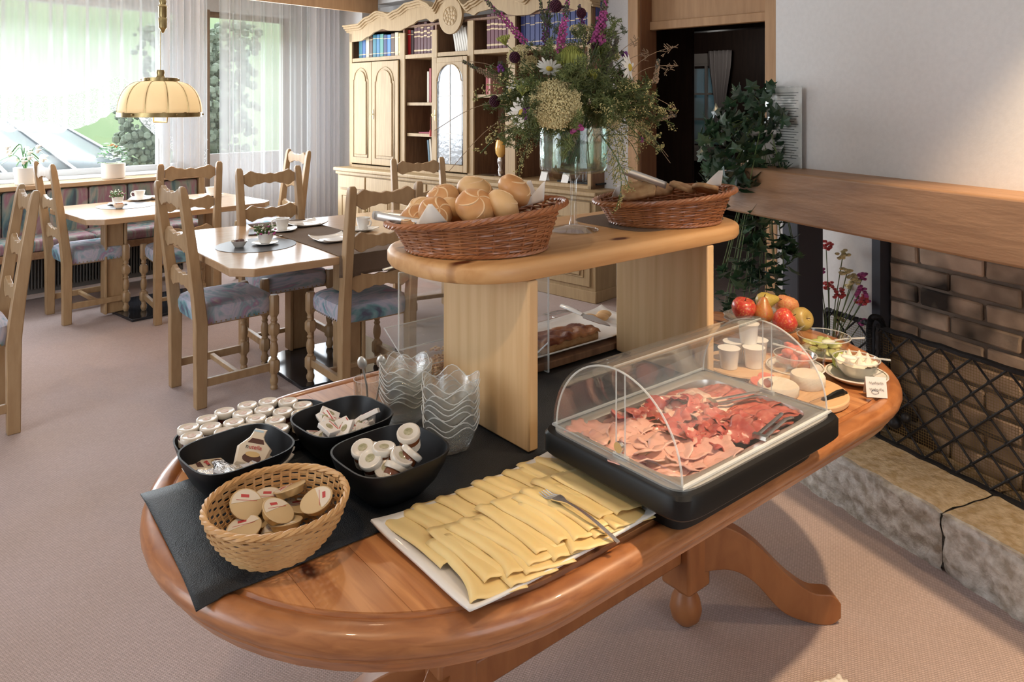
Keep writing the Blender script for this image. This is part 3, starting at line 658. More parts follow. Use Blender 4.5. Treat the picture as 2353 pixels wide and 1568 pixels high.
# fire screen: two hinged wings of mesh with diagonal bars
def screen(name, label, m0, m1, z0, z1, dd):
    t = thing(name, label, 'fire screen', F3(2.455+dd, 0, 0), AF)
    fr_ = [(0, m0, z0), (0, m1, z0), (0, m1, z1), (0, m0, z1)]
    for k in range(4):
        a, b = Vector(fr_[k]), Vector(fr_[(k+1) % 4]); n = 40; pts = [a+(b-a)*i/n for i in range(n+1)]
        mk('frame_bar', B().tube([p+Vector((0.002*math.sin(i*2.1), 0.002*math.cos(i*1.7)*(0 if k % 2 == 0 else 1), 0.002*math.cos(i*1.7)*(1 if k % 2 == 0 else 0))) for i, p in enumerate(pts)], 0.0105, 6), 'iron', t)
    step = 0.105
    W = m1-m0; H = z1-z0
    def clip(c, sg):   # line z = z0 + sg*(y-c)
        pts = []
        for y in (m0, m1):
            z = sg*(y-c)
            if -1e-6 <= z <= H+1e-6: pts.append((y, z))
        for z in (0, H):
            y = c+sg*z
            if m0-1e-6 <= y <= m1+1e-6: pts.append((y, z))
        if len(pts) < 2: return None
        pts.sort(); a, b = pts[0], pts[-1]
        return (a, b) if abs(a[0]-b[0]) > 0.02 else None
    k0 = -int((W+H)/step)-2
    for sg in (1, -1):
        for i in range(k0, -k0+4):
            r = clip(m0+i*step*1.15, sg)
            if r: mk('diagonal_bar', B().tube([(0.012*sg*0.3, r[0][0], z0+r[0][1]), (0.012*sg*0.3, r[1][0], z0+r[1][1])], 0.0042, 5), 'iron', t)
    kn = B()
    for i in range(k0*2, -k0*2):
        for j in range(k0*2, -k0*2):
            y = m0+(i+j)*step*1.15/2; z = (j-i)*step*1.15/2
            if m0+0.02 < y < m1-0.02 and 0.02 < z < H-0.02: kn.ball((-0.002, y, z0+z), 0.008, 6, 4)
    tag(mk('clasps', kn, 'iron', t), None, None, kind='stuff')
    # fine wire mesh
    w = B(); sp = 0.010
    n = int(W/sp)
    for i in range(n+1):
        y = m0+W*i/n; w.add([(0.012, y-0.0008, z0), (0.012, y+0.0008, z0), (0.012, y+0.0008, z1), (0.012, y-0.0008, z1)], [(0, 1, 2, 3)])
    n = int(H/sp*1.0)
    for i in range(n+1):
        z = z0+H*i/n; w.add([(0.0125, m0, z-0.0008), (0.0125, m1, z-0.0008), (0.0125, m1, z+0.0008), (0.0125, m0, z+0.0008)], [(0, 1, 2, 3)])
    tag(mk('wire_mesh', w, 'brass', t, smooth=False), None, None, kind='stuff')
    return t
s1 = screen('fire_screen', 'left panel of the black wire-mesh fire screen beside the steel post', 2.12, 2.335, 0.2, 0.63, 0.0)
s2 = screen('fire_screen', 'large right panel of the black lattice fire screen before the bricks', 0.55, 2.08, 0.2, 0.63, 0.0)
for (my, mz) in ((1.98, 0.30), (1.30, 0.25)):
    k = B(); k.ball((-0.03, my, mz), 0.026, 12, 8); k.tube([(0, my, mz), (-0.05, my, mz)], 0.007, 6); k.ball((-0.03, my-0.05, mz+0.035), 0.018, 10, 7)
    mk('knob', k, 'iron', s2)
hd_ = B(); n = 60
def hp(t): return Vector((-0.01, 2.04+0.035*math.sin(t*PI*1.4)*0.6-0.0, 0.44+0.235*t-0.05*max(0, t-0.8)*0))
pp = catmull([(-0.02, 2.095, 0.42), (-0.02, 2.10, 0.52), (-0.02, 2.10, 0.62), (-0.02, 2.085, 0.665), (-0.02, 2.05, 0.668), (-0.02, 2.035, 0.64)], 12)
hd_.tube(catmull([tuple(q_) for q_ in pp], 2), [0.0095+0.003*(i % 2) for i in range((len(pp)-1)*2+1)], 8)
mk('twisted_handle', hd_, 'iron', s2)

# ---------------------------------------------------------------- buffet table
U0, U1, V0, V1 = 0.305, 2.345, 0.815, 1.862
def stadium(o=0.0, n=28):
    r = (V1-V0)/2-o; vc = (V0+V1)/2; ca = U0+(V1-V0)/2-0.02; cb = U1-(V1-V0)/2+0.02; out = []
    ax = (ca-U0)-o
    for k in range(n+1): a = -PI/2+PI*k/n; out.append((cb+(U1-cb-o)*math.cos(a), vc+r*math.sin(a)))
    for k in range(n+1): a = PI/2+PI*k/n; out.append((ca+ax*math.cos(a), vc+r*math.sin(a)))
    return out
bt = thing('buffet_table', 'oval honey-coloured pine buffet table with turned pedestal feet', 'table', (0, 0, 0), AT)
def inner_v(u, o):
    r = (V1-V0)/2-o; vc = (V0+V1)/2; ca = U0+(V1-V0)/2-0.02; cb = U1-(V1-V0)/2+0.02
    if u < ca: t = (ca-u)/((ca-U0)-o)
    elif u > cb: t = (u-cb)/(U1-cb-o)
    else: t = 0
    h = r*math.sqrt(max(0, 1-t*t)); return vc-h, vc+h
u = U0+0.052; k = 0
while u < U1-0.06:
    u2 = min(u+0.108, U1-0.0521); n = 8; top = []; bot = []
    for i in range(n+1):
        x = u+0.0003+(u2-u-0.0006)*i/n; a, b = inner_v(x, 0.052); top.append((x, b)); bot.append((x, a))
    mk('plank', B().strip(top, bot, 0.722, 0.75, 'z'), 'pine', bt)
    u = u2; k += 1
prof = [(0.052, 0.722), (0.052, 0.748), (0.048, 0.7435), (0.044, 0.7435), (0.040, 0.7475), (0.030, 0.7505), (0.018, 0.7495), (0.008, 0.745), (0.002, 0.737), (0.0, 0.727), (0.003, 0.717), (0.010, 0.710), (0.014, 0.706), (0.014, 0.702), (0.022, 0.692), (0.030, 0.678), (0.052, 0.676), (0.065, 0.70)]
q = B(); rings = [[(x, y, z) for x, y in stadium(o)] for o, z in prof]; rings.append(rings[0]); loft(q, rings, False, False)
mk('edge_moulding', q, 'pine_rim_shaded', bt)
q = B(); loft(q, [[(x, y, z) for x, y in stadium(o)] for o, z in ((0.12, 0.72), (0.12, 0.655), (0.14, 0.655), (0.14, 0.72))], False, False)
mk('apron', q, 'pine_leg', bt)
def pleg(cx, cyv, ang):
    top = catmull([(0.04, 0, 0.30), (0.12, 0, 0.285), (0.20, 0, 0.235), (0.29, 0, 0.145), (0.36, 0, 0.095), (0.42, 0, 0.085), (0.445, 0, 0.06)], 5)
    bot = catmull([(0.04, 0, 0.16), (0.12, 0, 0.165), (0.19, 0, 0.13), (0.27, 0, 0.045), (0.34, 0, 0.012), (0.41, 0, 0.0), (0.445, 0, 0.02)], 5)
    b = B().strip([(p.x, p.z) for p in top], [(p.x, p.z) for p in bot], -0.026, 0.026, 'y')
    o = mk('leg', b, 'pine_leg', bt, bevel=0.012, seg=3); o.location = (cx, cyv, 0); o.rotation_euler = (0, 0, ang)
for cx in (0.90, 1.733):
    pr = [(0.0, 0.0), (0.022, 0.002), (0.040, 0.02), (0.046, 0.045), (0.040, 0.075), (0.028, 0.098), (0.03, 0.108), (0.040, 0.115)]
    mk('ball_foot', B().lathe(pr, 24, (cx, 1.33, 0)), 'pine_leg', bt)
    mk('pedestal_block', B().bb(cx-0.05, cx+0.05, 1.28, 1.38, 0.115, 0.33), 'pine_leg', bt, bevel=0.008)
    mk('column', B().lathe([(0.05, 0.33), (0.055, 0.35), (0.038, 0.37), (0.06, 0.42), (0.066, 0.47), (0.045, 0.54), (0.035, 0.57), (0.055, 0.59), (0.06, 0.61), (0.06, 0.65)], 24, (cx, 1.33, 0)), 'pine_leg', bt)
    mk('bearer', B().bb(cx-0.05, cx+0.05, 0.95, 1.71, 0.65, 0.722), 'pine_leg', bt, bevel=0.005)
    s = -1 if cx < 1 else 1
    pleg(cx, 1.33, (0 if s > 0 else PI)-s*0.65); pleg(cx, 1.33, (0 if s > 0 else PI)+s*0.65)
mk('stretcher', B().bb(0.95, 1.683, 1.305, 1.355, 0.2, 0.27), 'pine_leg', bt, bevel=0.005)

# runner
rn = B()
def runf(s, t):
    v = 1.142+0.398*t; u = 0.338+1.60*s; a, b = inner_v(max(U0+0.005, u), 0.0)
    z = 0.7535
    if u < 0.50:   # curved end draping a little over the moulding
        ca = U0+(V1-V0)/2-0.02; vc = (V0+V1)/2; r = (V1-V0)/2
        ed = ca-(ca-U0)*math.sqrt(max(0, 1-((v-vc)/r)**2))
        if u < ed+0.03: z = 0.7535-0.06*max(0, ed+0.01-u)-0.006*(1-t)**4*(1-s)**30
    return (u-0.012*(1-s)*(1-t)**2, v, z+0.0012*math.sin(s*60+t*9)*(1 if s < 0.05 else 0.2))
rn.grid(runf, 160, 10)
rn_o = mk('table_runner', rn, 'leather', rz=AT, solid_=0.002)
tag(rn_o, 'black leatherette runner lying lengthwise on the pine buffet table', 'table runner')

# shelf riser
sh = thing('serving_shelf', 'raised pale wood serving shelf standing on two boards on the buffet', 'shelf', (0, 0, 0), AT)
def shelf_out(o=0.0, n=24):
    u0, u1, v0, v1 = 0.845+o, 1.905-o, 1.185+o, 1.625-o; e = 0.20; out = []
    vc = (v0+v1)/2; hv = (v1-v0)/2
    for k in range(n+1): a = -PI/2+PI*k/n; out.append((u1-e+(e)*math.copysign(abs(math.cos(a))**0.8, math.cos(a)), vc+hv*math.copysign(abs(math.sin(a))**0.85, math.sin(a))))
    for k in range(n+1): a = PI/2+PI*k/n; out.append((u0+e+(e)*math.copysign(abs(math.cos(a))**0.8, math.cos(a)), vc+hv*math.copysign(abs(math.sin(a))**0.85, math.sin(a))))
    return out
q = B(); loft(q, [[(x, y, z) for x, y in shelf_out(o)] for o, z in ((0.012, 1.122), (0.004, 1.125), (0.0, 1.133), (0.0, 1.152), (0.004, 1.160), (0.012, 1.164))])
mk('shelf_board', q, 'spruce_top', sh)
mk('side_board', B().bb(1.016, 1.044, 1.19, 1.515, 0.7565, 1.122), 'spruce', sh, bevel=0.004)
mk('side_board', B().bb(1.645, 1.673, 1.19, 1.52, 0.7565, 1.122), 'spruce', sh, bevel=0.004)
ZS = 1.164

# brown cloth under the second basket
tag(mk('brown_mat', B().prism(superel(0.20, 0.15, 40, 5), 0, 0.002), 'brown_cloth', loc=T3(1.67, 1.41, ZS), rz=AT), 'brown cloth mat under the right bread basket on the shelf', 'mat')

# acrylic sneeze guards hanging behind the shelf
g1 = thing('acrylic_guard', 'clear acrylic guard sheet hanging behind the shelf boards', 'guard', (0, 0, 0), AT)
mk('sheet', B().bb(0.962, 1.34, 1.635, 1.639, 0.872, 1.07), 'acrylic', g1)
e = B()
for a, b in (((0.962, 1.637, 0.872), (0.962, 1.637, 1.07)), ((0.962, 1.637, 0.872), (1.34, 1.637, 0.872)), ((0.962, 1.637, 1.07), (1.1, 1.637, 1.055))): e.tube([a, b], 0.0022, 4)
mk('edge', e, 'acrylic_edge', g1)
mk('lip', B().tube(catmull([(0.93, 1.66, 1.078), (0.98, 1.655, 1.084), (1.03, 1.645, 1.08), (1.09, 1.64, 1.062)], 5), 0.006, 6, flat=(1, 0.5)), 'acrylic_edge', g1)
g2 = thing('acrylic_divider', 'upright clear acrylic divider beside the cake between the shelf boards', 'divider', (0, 0, 0), AT)
mk('sheet', B().bb(1.364, 1.368, 1.515, 1.76, 0.757, 1.118), 'acrylic', g2)
e = B(); e.tube([(1.366, 1.515, 0.757), (1.366, 1.515, 1.118)], 0.0028, 4); e.tube([(1.366, 1.515, 0.757), (1.366, 1.60, 0.757)], 0.002, 4); e.tube([(1.366, 1.515, 0.84), (1.33, 1.54, 0.80)], 0.002, 4)
mk('edge', e, 'acrylic_edge', g2)
g3 = thing('acrylic_pocket', 'small clear acrylic pocket hanging under the shelf beside the divider', 'holder', (0, 0, 0), AT)
e = B(); e.tube([(1.30, 1.56, 1.118), (1.29, 1.56, 1.06), (1.25, 1.56, 1.052)], 0.002, 4); mk('edge', e, 'acrylic_edge', g3)
mk('sheet', B().bb(1.24, 1.295, 1.558, 1.561, 1.055, 1.118), 'acrylic', g3)

# muesli bin
mu = thing('cereal_bin', 'clear acrylic cereal bin with a sloping lid holding muesli', 'container', T3(1.075, 1.735, 0.7505), AT)
b = B(); b.bb(-0.09, 0.10, -0.003, 0, 0, 0.085); b.bb(-0.09, 0.10, -0.125, -0.122, 0, 0.07); b.bb(-0.093, -0.09, -0.125, 0, 0, 0.08); b.bb(0.10, 0.103, -0.125, 0, 0, 0.08); b.bb(-0.09, 0.10, -0.122, -0.003, 0, 0.003)
mk('box', b, 'acrylic', mu)
b = B(); b.add([(-0.10, -0.13, 0.075), (0.11, -0.13, 0.075), (0.11, 0.0, 0.15), (-0.10, 0.0, 0.15), (-0.10, -0.13, 0.078), (0.11, -0.13, 0.078), (0.11, 0.0, 0.153), (-0.10, 0.0, 0.153)], [(0,1,2,3), (4,5,6,7), (0,1,5,4), (2,3,7,6), (0,3,7,4), (1,2,6,5)])
mk('lid', b, 'acrylic', mu)
e = B(); e.tube([(-0.10, -0.13, 0.077), (0.11, -0.13, 0.077), (0.11, 0, 0.152), (-0.10, 0, 0.152)], 0.002, 4, closed=True); e.tube([(-0.092, -0.124, 0), (-0.10, -0.13, 0.077)], 0.002, 4); e.tube([(0.10, -0.124, 0), (0.11, -0.13, 0.077)], 0.002, 4)
mk('edge', e, 'acrylic_edge', mu)
ms = B(); r3 = random.Random(4)
for i in range(420):
    x, y = r3.uniform(-0.08, 0.09), r3.uniform(-0.115, -0.01); z = 0.006+r3.uniform(0, 0.05+0.02*math.sin(x*30))
    ms.ball((x, y, z), r3.uniform(0.004, 0.008), 5, 3, (1, r3.uniform(0.5, 1), 0.5))
mo = mk('muesli', ms, 'muesli', loc=T3(1.075, 1.735, 0.752), rz=AT); tag(mo, 'muesli heaped inside the clear acrylic bin', 'muesli', kind='stuff')
# ---------------------------------------------------------------- buffet food and crockery
def G(px, py, z):          # measured point of the photograph lying at height z -> place in the room (metres)
    Y = 1689*(1.5-z)/(py-240); return ((px-1176)/1689*Y, Y)
def G3(px, py, z): return (*G(px, py, z), z)
ZT = 0.752; ZR = 0.7555     # table top, runner top
rf = random.Random(21)

# mini jam jars on a dark tray
def jar_mesh(name, label, cat, body, lidprint, loc, group):
    t = thing(name, label, cat, loc, 0, group)
    mk('glass_body', B().lathe([(0.0, 0.0), (0.016, 0.0), (0.019, 0.004), (0.0195, 0.020), (0.019, 0.030), (0.0165, 0.034)], 18), body, t)
    mk('paper_label', B().lathe([(0.0199, 0.006), (0.0201, 0.022)], 18, cap0=False, cap1=False), 'label_cream', t)
    mk('lid', B().lathe([(0.0215, 0.033), (0.0225, 0.035), (0.0225, 0.042), (0.0215, 0.044), (0.019, 0.0448), (0.0175, 0.0438), (0.0, 0.0436)], 22), 'lid', t)
    mk('lid_print', B().lathe([(0.0, 0.0), (0.009, 0.0), (0.009, 0.0004), (0, 0.0004)], 14, (0, 0, 0.0437)), lidprint, t)
    return t
tray = thing('jam_tray', 'dark oval tray holding rows of cream-lidded jam jars behind the black bowls', 'tray', (*T(0.60, 1.67), ZT), AT-0.0)
b = B(); rg = [[(x, y, z) for x, y in superel(a, bb_, 44, 3.2)] for a, bb_, z in ((0.15, 0.085, 0), (0.165, 0.10, 0.006), (0.172, 0.108, 0.03), (0.169, 0.105, 0.03), (0.16, 0.096, 0.009), (0.0001, 0.0001, 0.006))]
loft(b, rg, True, False)
JL = [(443,981),(443,1001),(477,963),(491,981),(517,947),(539,969),(517,990),(559,948),(571,932),(587,961),(567,979),(609,942),(616,923),(626,966),(650,945),(660,922),(691,930),(624,984),(469,1012),(683,947),(596,995),(545,1000)]
jz = 0.762; jar0 = None; placed = []
for i, (x, y) in enumerate(JL):
    p = Vector(G(x, y, jz+0.044))
    placed.append(p)
for it in range(30):
    for i in range(len(placed)):
        for j in range(i):
            d = placed[i]-placed[j]
            if d.length < 0.0462: c_ = d.normalized()*(0.0464-d.length)/2; placed[i] += c_; placed[j] -= c_
cxm = sum((p.x for p in placed))/len(placed); cym = sum((p.y for p in placed))/len(placed)
tray.location = (cxm, cym, ZT)
mk('body', b, 'matte_black', tray)
tray.scale = (1.0, 1.05, 1)
def un(p): q = rot2(-AT, p.x, p.y); return q
uvs = [un(p) for p in placed]
rank = {}
rws = {}
for i, (a_, b__) in enumerate(uvs): rws.setdefault(min(3, max(0, int((1.765-b__)/0.047))), []).append(i)
for r__, ids in rws.items():
    ids.sort(key=lambda i: uvs[i][0])
    for k, i in enumerate(ids): rank[i] = (k, r__)
RN = ['back row', 'second row', 'third row', 'front row']
for i, p in enumerate(placed):
    lab = 'cream-lidded jam jar, %s from the left in the %s behind the black bowls' % (ORD[min(14, rank[i][0])], RN[rank[i][1]])
    if i == 0:
        jar0 = jar_mesh('jam_jar', lab, 'jar', 'jam', 'label_red', (p.x, p.y, jz), 'cream-lidded jam jars on the dark tray')
    else: dup(jar0, (p.x, p.y, jz), rf.uniform(0, 6), lab)
tray.location.x += 0.022; tray.location.y += 0.012

# three square black bowls
def black_bowl(label, c, rz, a=0.098, b_=0.088, h=0.078):
    o = thing('black_bowl', label, 'bowl', (*c, ZR), rz)
    q = B(); R_ = lambda k, z, e=3.4: [(x, y, z) for x, y in superel(a*k, b_*k, 44, e)]
    rings = [R_(0.50, 0.0), R_(0.56, 0.002), R_(0.78, 0.028), R_(0.93, 0.058), R_(1.0, h), R_(1.0, h+0.002), R_(0.965, h+0.002), R_(0.95, h-0.002), R_(0.88, 0.056), R_(0.72, 0.028), R_(0.5, 0.010), R_(0.01, 0.006)]
    loft(q, rings, True, True); mk('body', q, 'matte_black', o); return o
CA, CB, CC = T(0.487, 1.44), T(0.712, 1.447), T(0.712, 1.243)
black_bowl('square black bowl at the table end holding chocolate spread packets', CA, AT+0.12)
black_bowl('square black bowl nearest the glass bowls holding butter packets', CB, AT+0.10)
black_bowl('square black bowl filled with honey jars beside the cheese platter', CC, AT+0.06, 0.102, 0.094, 0.08)

# chocolate spread packets
def packet(label, loc, rot, group=None, foil=False):
    t = thing('spread_packet', label, 'packet', loc, 0, group, rot=rot)
    pts = [(-0.030, -0.034), (0.026, -0.034), (0.034, 0.006), (0.016, 0.022), (0.012, 0.030), (0.014, 0.046), (-0.010, 0.046), (-0.016, 0.026), (-0.034, 0.004)]
    b = B(); n = len(pts)
    up = [(x*0.86, y*0.86+0.001, 0.005) for x, y in pts]; md = [(x, y, 0.0) for x, y in pts]; dn = [(x*0.86, y*0.86+0.001, -0.004) for x, y in pts]
    loft(b, [dn, md, up]); mk('pouch', b, 'foil' if foil else 'packet', t, bevel=0.0006)
    if not foil:
        mk('jar_picture', B().prism([(-0.016, 0.012), (0.016, 0.012), (0.012, 0.021), (-0.010, 0.022)], 0.0052, 0.0058), 'brown_print', t)
        mk('jar_picture', B().lathe([(0.0, 0), (0.018, 0), (0.018, 0.0006), (0, 0.0006)], 18, (0, -0.018, 0.0050), 1, 0.55), 'brown_print', t)
        mk('bread_picture', B().lathe([(0.0, 0), (0.014, 0), (0.014, 0.0006), (0, 0.0006)], 16, (0, -0.011, 0.0058), 1, 0.4), 'gold_foil', t)
        mk('corner_print', B().prism([(-0.012, 0.036), (0.008, 0.036), (0.008, 0.040), (-0.011, 0.040)], 0.0051, 0.0055), 'blue_print', t)
        for s, mt_, x0 in (('n', 'ink', -0.0175), ('utella', 'red_print', -0.0115)):
            cu_ = bpy.data.curves.new('lettering', 'FONT'); cu_.body = s; cu_.size = 0.0118; cu_.extrude = 0.0003
            to = bpy.data.objects.new('lettering', cu_); C.objects.link(to)
            dg = bpy.context.evaluated_depsgraph_get(); me = bpy.data.meshes.new_from_object(to.evaluated_get(dg)); bpy.data.objects.remove(to)
            me.materials.clear(); me.materials.append(M[mt_])
            lo = bpy.data.objects.new('lettering', me); C.objects.link(lo); lo.parent = t; lo.location = (x0, -0.0005, 0.0066)
    return t
zb = ZR+0.02
pk = packet('upright cream chocolate spread packet with red lettering, topmost in the black bowl', (*G(583, 1028, 0.825), 0.818), (0.62, 0.25, AT-0.52))
dup(pk, (*G(478, 1072, 0.80), 0.800), 0, 'cream spread packet lying at the left wall of the black bowl', rot=(0.1, 0.1, AT+1.5))
dup(pk, (*G(600, 1058, 0.80), 0.797), 0, 'cream spread packet lying under the topmost one', rot=(0.25, 0.2, AT+0.6))
dup(pk, (*G(640, 1050, 0.81), 0.800), 0, 'cream spread packet leaning at the right wall of the black bowl', rot=(0.1, -0.45, AT-0.9))
pf = packet('silver foil back of a spread packet at the near rim of the black bowl', (*G(505, 1092, 0.805), 0.803), (0.2, -0.1, AT+1.2), 'foil-side-up spread packets', True)
pf['label'] = 'spread packet with its silver foil back up, in the black bowl at the table end'
dup(pf, (*G(527, 1080, 0.81), 0.808), 0, rot=(0.1, 0.3, AT+0.3)); dup(pf, (*G(560, 1080, 0.80), 0.797), 0, rot=(0.35, -0.1, AT-0.4))

# butter packets
bp = thing('butter_packet', 'small folded silver-and-white butter packet in the black bowl', 'butter packet', (0, 0, 0), 0, 'butter packets in the black bowl')
mk('wrapper', B().bb(-0.021, 0.021, -0.014, 0.014, 0, 0.0105), 'paper', bp, bevel=0.0012)
mk('print', B().lathe([(0, 0), (0.0075, 0), (0.0075, 0.0003), (0, 0.0003)], 14, (0, 0, 0.0106), 1.3, 0.8), 'label_green', bp)
mk('print_line', B().bb(-0.016, 0.016, -0.0115, -0.0095, 0.0105, 0.0108), 'red_print', bp)
first = True
for i in range(26):
    a, r_ = rf.uniform(0, 2*PI), 0.062*math.sqrt(rf.random()); lay = i//9
    x, y = rot2(AT, r_*math.cos(a)*1.05, r_*math.sin(a)*0.9)
    loc = (CB[0]+x, CB[1]+y, ZR+0.016+lay*0.018+rf.uniform(0, 0.006)+0.20*r_)
    rt = (rf.uniform(-0.5, 0.5), rf.uniform(-0.5, 0.5), rf.uniform(0, 6))
    if first: bp.location = loc; bp.rotation_euler = rt; first = False
    else: dup(bp, loc, rot=rt)

# honey jars tumbled in the third bowl
hj = jar_mesh('honey_jar', 'small amber honey jar with a cream lid lying in the black bowl', 'jar', 'honey', 'label_green', (0, 0, 0), 'honey jars tumbled in the black bowl')
HJ = [((938,1005,.865),(0.55,-0.35,0.4),'small honey jar leaning highest at the far rim of the black bowl'),((882,1040,.842),(0.1,0.05,0.2),'upright honey jar in the middle of the black bowl'),((795,1045,.835),(0.45,-0.5,0.6),'honey jar leaning against the left corner of the black bowl'),
      ((845,1035,.82),(-0.2,0.2,1.0),None),((828,1078,.83),(0.7,-0.5,0.2),'honey jar tilted at the near left wall of the black bowl'),((940,1075,.835),(0.9,0.3,0.9),'honey jar showing its lid to the camera at the near rim of the black bowl'),((983,1060,.835),(1.1,0.8,1.6),'honey jar lying at the right rim of the black bowl'),
      ((885,1100,.815),(0.9,-0.2,0.0),None),((915,1098,.815),(1.2,0.3,2.4),None)]
for i, ((px, py, z), rt, lab) in enumerate(HJ):
    tg_ = Vector((*G(px, py, z), z)); cc_ = Vector((CC[0], CC[1], tg_.z)); dv_ = tg_-cc_
    if dv_.length > 0.052: tg_ = cc_+dv_.normalized()*0.052
    tg_.z = max(tg_.z+0.004, 0.822)
    from mathutils import Euler
    rt = (rt[0]*0.6, rt[1]*0.6, rt[2]); loc = tuple(tg_+Vector((0, 0, 0.004))-Euler(rt).to_matrix() @ Vector((0, 0, 0.040)))
    if i == 0: hj.location = loc; hj.rotation_euler = rt; hj['label'] = lab
    else: dup(hj, loc, rot=rt, label=lab or 'honey jar half buried at the bottom of the heap in the black bowl')
    
# pale bamboo basket with spread tubs
bkc = T(0.474, 1.205)
bb0 = thing('bamboo_basket', 'round pale bamboo basket holding tubs of spread', 'basket', (*bkc, ZR), AT); bb0.scale = (0.93, 0.93, 0.98)
def weave(b, rad, z, ph, amp, r, nst=22, n=132, flat=None, el=(1, 1), tilt=None):
    pts = []
    for k in range(n):
        a = 2*PI*k/n; rr_ = rad+amp*math.cos(a*nst/1.0*0.5*1.0+ph) if False else rad+amp*math.sin(a*nst/2+ph)
        zz = z+(tilt(a) if tilt else 0)
        pts.append((rr_*el[0]*math.cos(a), rr_*el[1]*math.sin(a), zz))
    b.tube(pts, r, 4, closed=True, flat=flat)
def bas_r(z): return 0.068+0.052*math.sin(min(1, z/0.082)*PI/2)**0.9
w = B()
for i in range(13):
    z = 0.008+i*0.0056; weave(w, bas_r(z), z, PI*i, 0.0018, 0.0026, 44, 176, (0.5, 1.15), (1.02, 0.98))
tag(mk('woven_strips', w, 'bamboo', bb0), None, None, kind='stuff')
w = B()
for k in range(44):
    a = 2*PI*k/44; pts = [(bas_r(z)*1.02*math.cos(a), bas_r(z)*0.98*math.sin(a), z) for z in (0.003, 0.02, 0.04, 0.06, 0.08)]
    w.tube(pts, 0.0028, 4, flat=(1.0, 0.4))
tag(mk('stakes', w, 'bamboo', bb0), None, None, kind='stuff')
w = B()
for q_, rr_ in ((0, 0.004), (2.1, 0.0035), (4.2, 0.0035)):
    w.tube([((0.121+0.003*math.cos(k*0.9+q_))*1.02*math.cos(2*PI*k/90), (0.121+0.003*math.cos(k*0.9+q_))*0.98*math.sin(2*PI*k/90), 0.083+0.003*math.sin(k*0.9+q_)) for k in range(90)], rr_, 5, closed=True)
mk('rim', w, 'bamboo', bb0)
mk('base', B().lathe([(0, 0.001), (0.068, 0.001), (0.068, 0.004), (0, 0.004)], 30), 'bamboo', bb0)
def tub(label, loc, rot, group=None, pr='red_print', face='gold_print'):
    t = thing('spread_tub', label, 'tub', loc, 0, group, rot=rot)
    mk('cup', B().lathe([(0.0, -0.011), (0.023, -0.011), (0.0265, 0), (0.0265, 0.0015)], 24), 'gold_foil', t)
    mk('foil_lid', B().lathe([(0.0285, 0.0005), (0.0290, 0.0015), (0.028, 0.0024), (0.0, 0.0026)], 24), face, t)
    mk('printed_half', B().prism([(0.026*math.cos(a), 0.026*math.sin(a)) for a in [PI*0.12+PI*k/14*0.9 for k in range(15)]], 0.0026, 0.0030), 'cream_print', t)
    mk('printed_mark', B().bb(-0.010, 0.004, 0.011, 0.0165, 0.0030, 0.0033), pr, t)
    mk('printed_line', B().bb(-0.018, 0.018, 0.0055, 0.0062, 0.0030, 0.0033), pr, t)
    return t
tb = tub('spread tub leaning against the near left wall of the bamboo basket', (*G(560, 1215, 0.793), 0.793), (0.20, -0.10, 0.3))
for (px, py, z, rt, lab) in [(638,1175,.806,(0.42,0.28,0.9),'spread tub lying highest in the middle of the bamboo basket'),(727,1150,.812,(0.30,0.25,-1.3),'gold spread tub at the right wall of the bamboo basket'),
    (565,1160,.812,(0.55,0.3,0.5),'spread tub tipped on edge at the left of the bamboo basket'),(655,1200,.786,(0.15,0.2,2.6),'spread tub with its gold half towards the far side, under the middle one'),
    (665,1122,.812,(-0.35,0.1,1.2),'spread tub standing against the far wall of the bamboo basket'),(615,1150,.800,(0.3,0.1,0.2),'spread tub behind the tipped one in the bamboo basket'),(590,1190,.780,(0.1,-0.2,1.9),'spread tub buried under the left ones in the bamboo basket'),
    (690,1165,.783,(0.0,0.2,0.7),'spread tub buried under the right ones in the bamboo basket'),(640,1225,.778,(0.3,0.0,0.1),'spread tub at the bottom near wall of the bamboo basket'),(620,1180,.770,(0,0,1),'spread tub at the very bottom of the bamboo basket')]:
    dup(tb, (*G(px, py, z), z), rot=rt, label=lab)

# stacks of pressed glass bowls
def gl(rim): return lambda a, i: 1.0+(0.035*math.cos(a*5) if i in rim else 0.0)
def petal(r, z, k, n=40): return [(r*(1+k*0.5*math.cos(5*t*2*PI/n)+0)*math.cos(t*2*PI/n), r*(1+k*0.5*math.cos(5*t*2*PI/n))*math.sin(t*2*PI/n), z+k*0.09*math.cos(5*t*2*PI/n)) for t in range(n)]
gb = thing('glass_bowl', 'pressed glass bowl with a scalloped rim, at the foot of the nearer stack', 'bowl', (*T(0.904, 1.319), ZR), 0.3)
b = B(); loft(b, [petal(0.030, 0, 0), petal(0.040, 0.004, 0.02), petal(0.052, 0.030, 0.05), petal(0.0615, 0.056, 0.11), petal(0.0595, 0.056, 0.11), petal(0.050, 0.031, 0.05), petal(0.036, 0.008, 0.02), petal(0.001, 0.006, 0)], True, False)
mk('body', b, 'glass_bowl', gb); mk('rim', B().tube(petal(0.0605, 0.056, 0.11), 0.0012, 4, closed=True), 'acrylic_edge', gb)
NW = ['at the foot of', 'second from the bottom of', 'third from the bottom of', 'fourth from the bottom of', 'fifth from the bottom of', 'sixth from the bottom of', 'third from the top of', 'second from the top of', 'topmost of']
for (s, c_, nb) in (('nearer', (0.904, 1.319), 9), ('farther', (0.905, 1.505), 9)):
    for k in range(nb):
        lab = 'pressed glass bowl with scalloped rim, %s the %s stack' % (NW[k], s)
        if s == 'nearer' and k == 0: gb['label'] = lab; gb['group'] = 'stacked glass bowls'; continue
        dup(gb, (*T(*c_), ZR+k*(0.0115 if s == 'nearer' else 0.0095)), 0.3+rf.uniform(-0.25, 0.25)+(0.5 if s != 'nearer' else 0), label=lab)
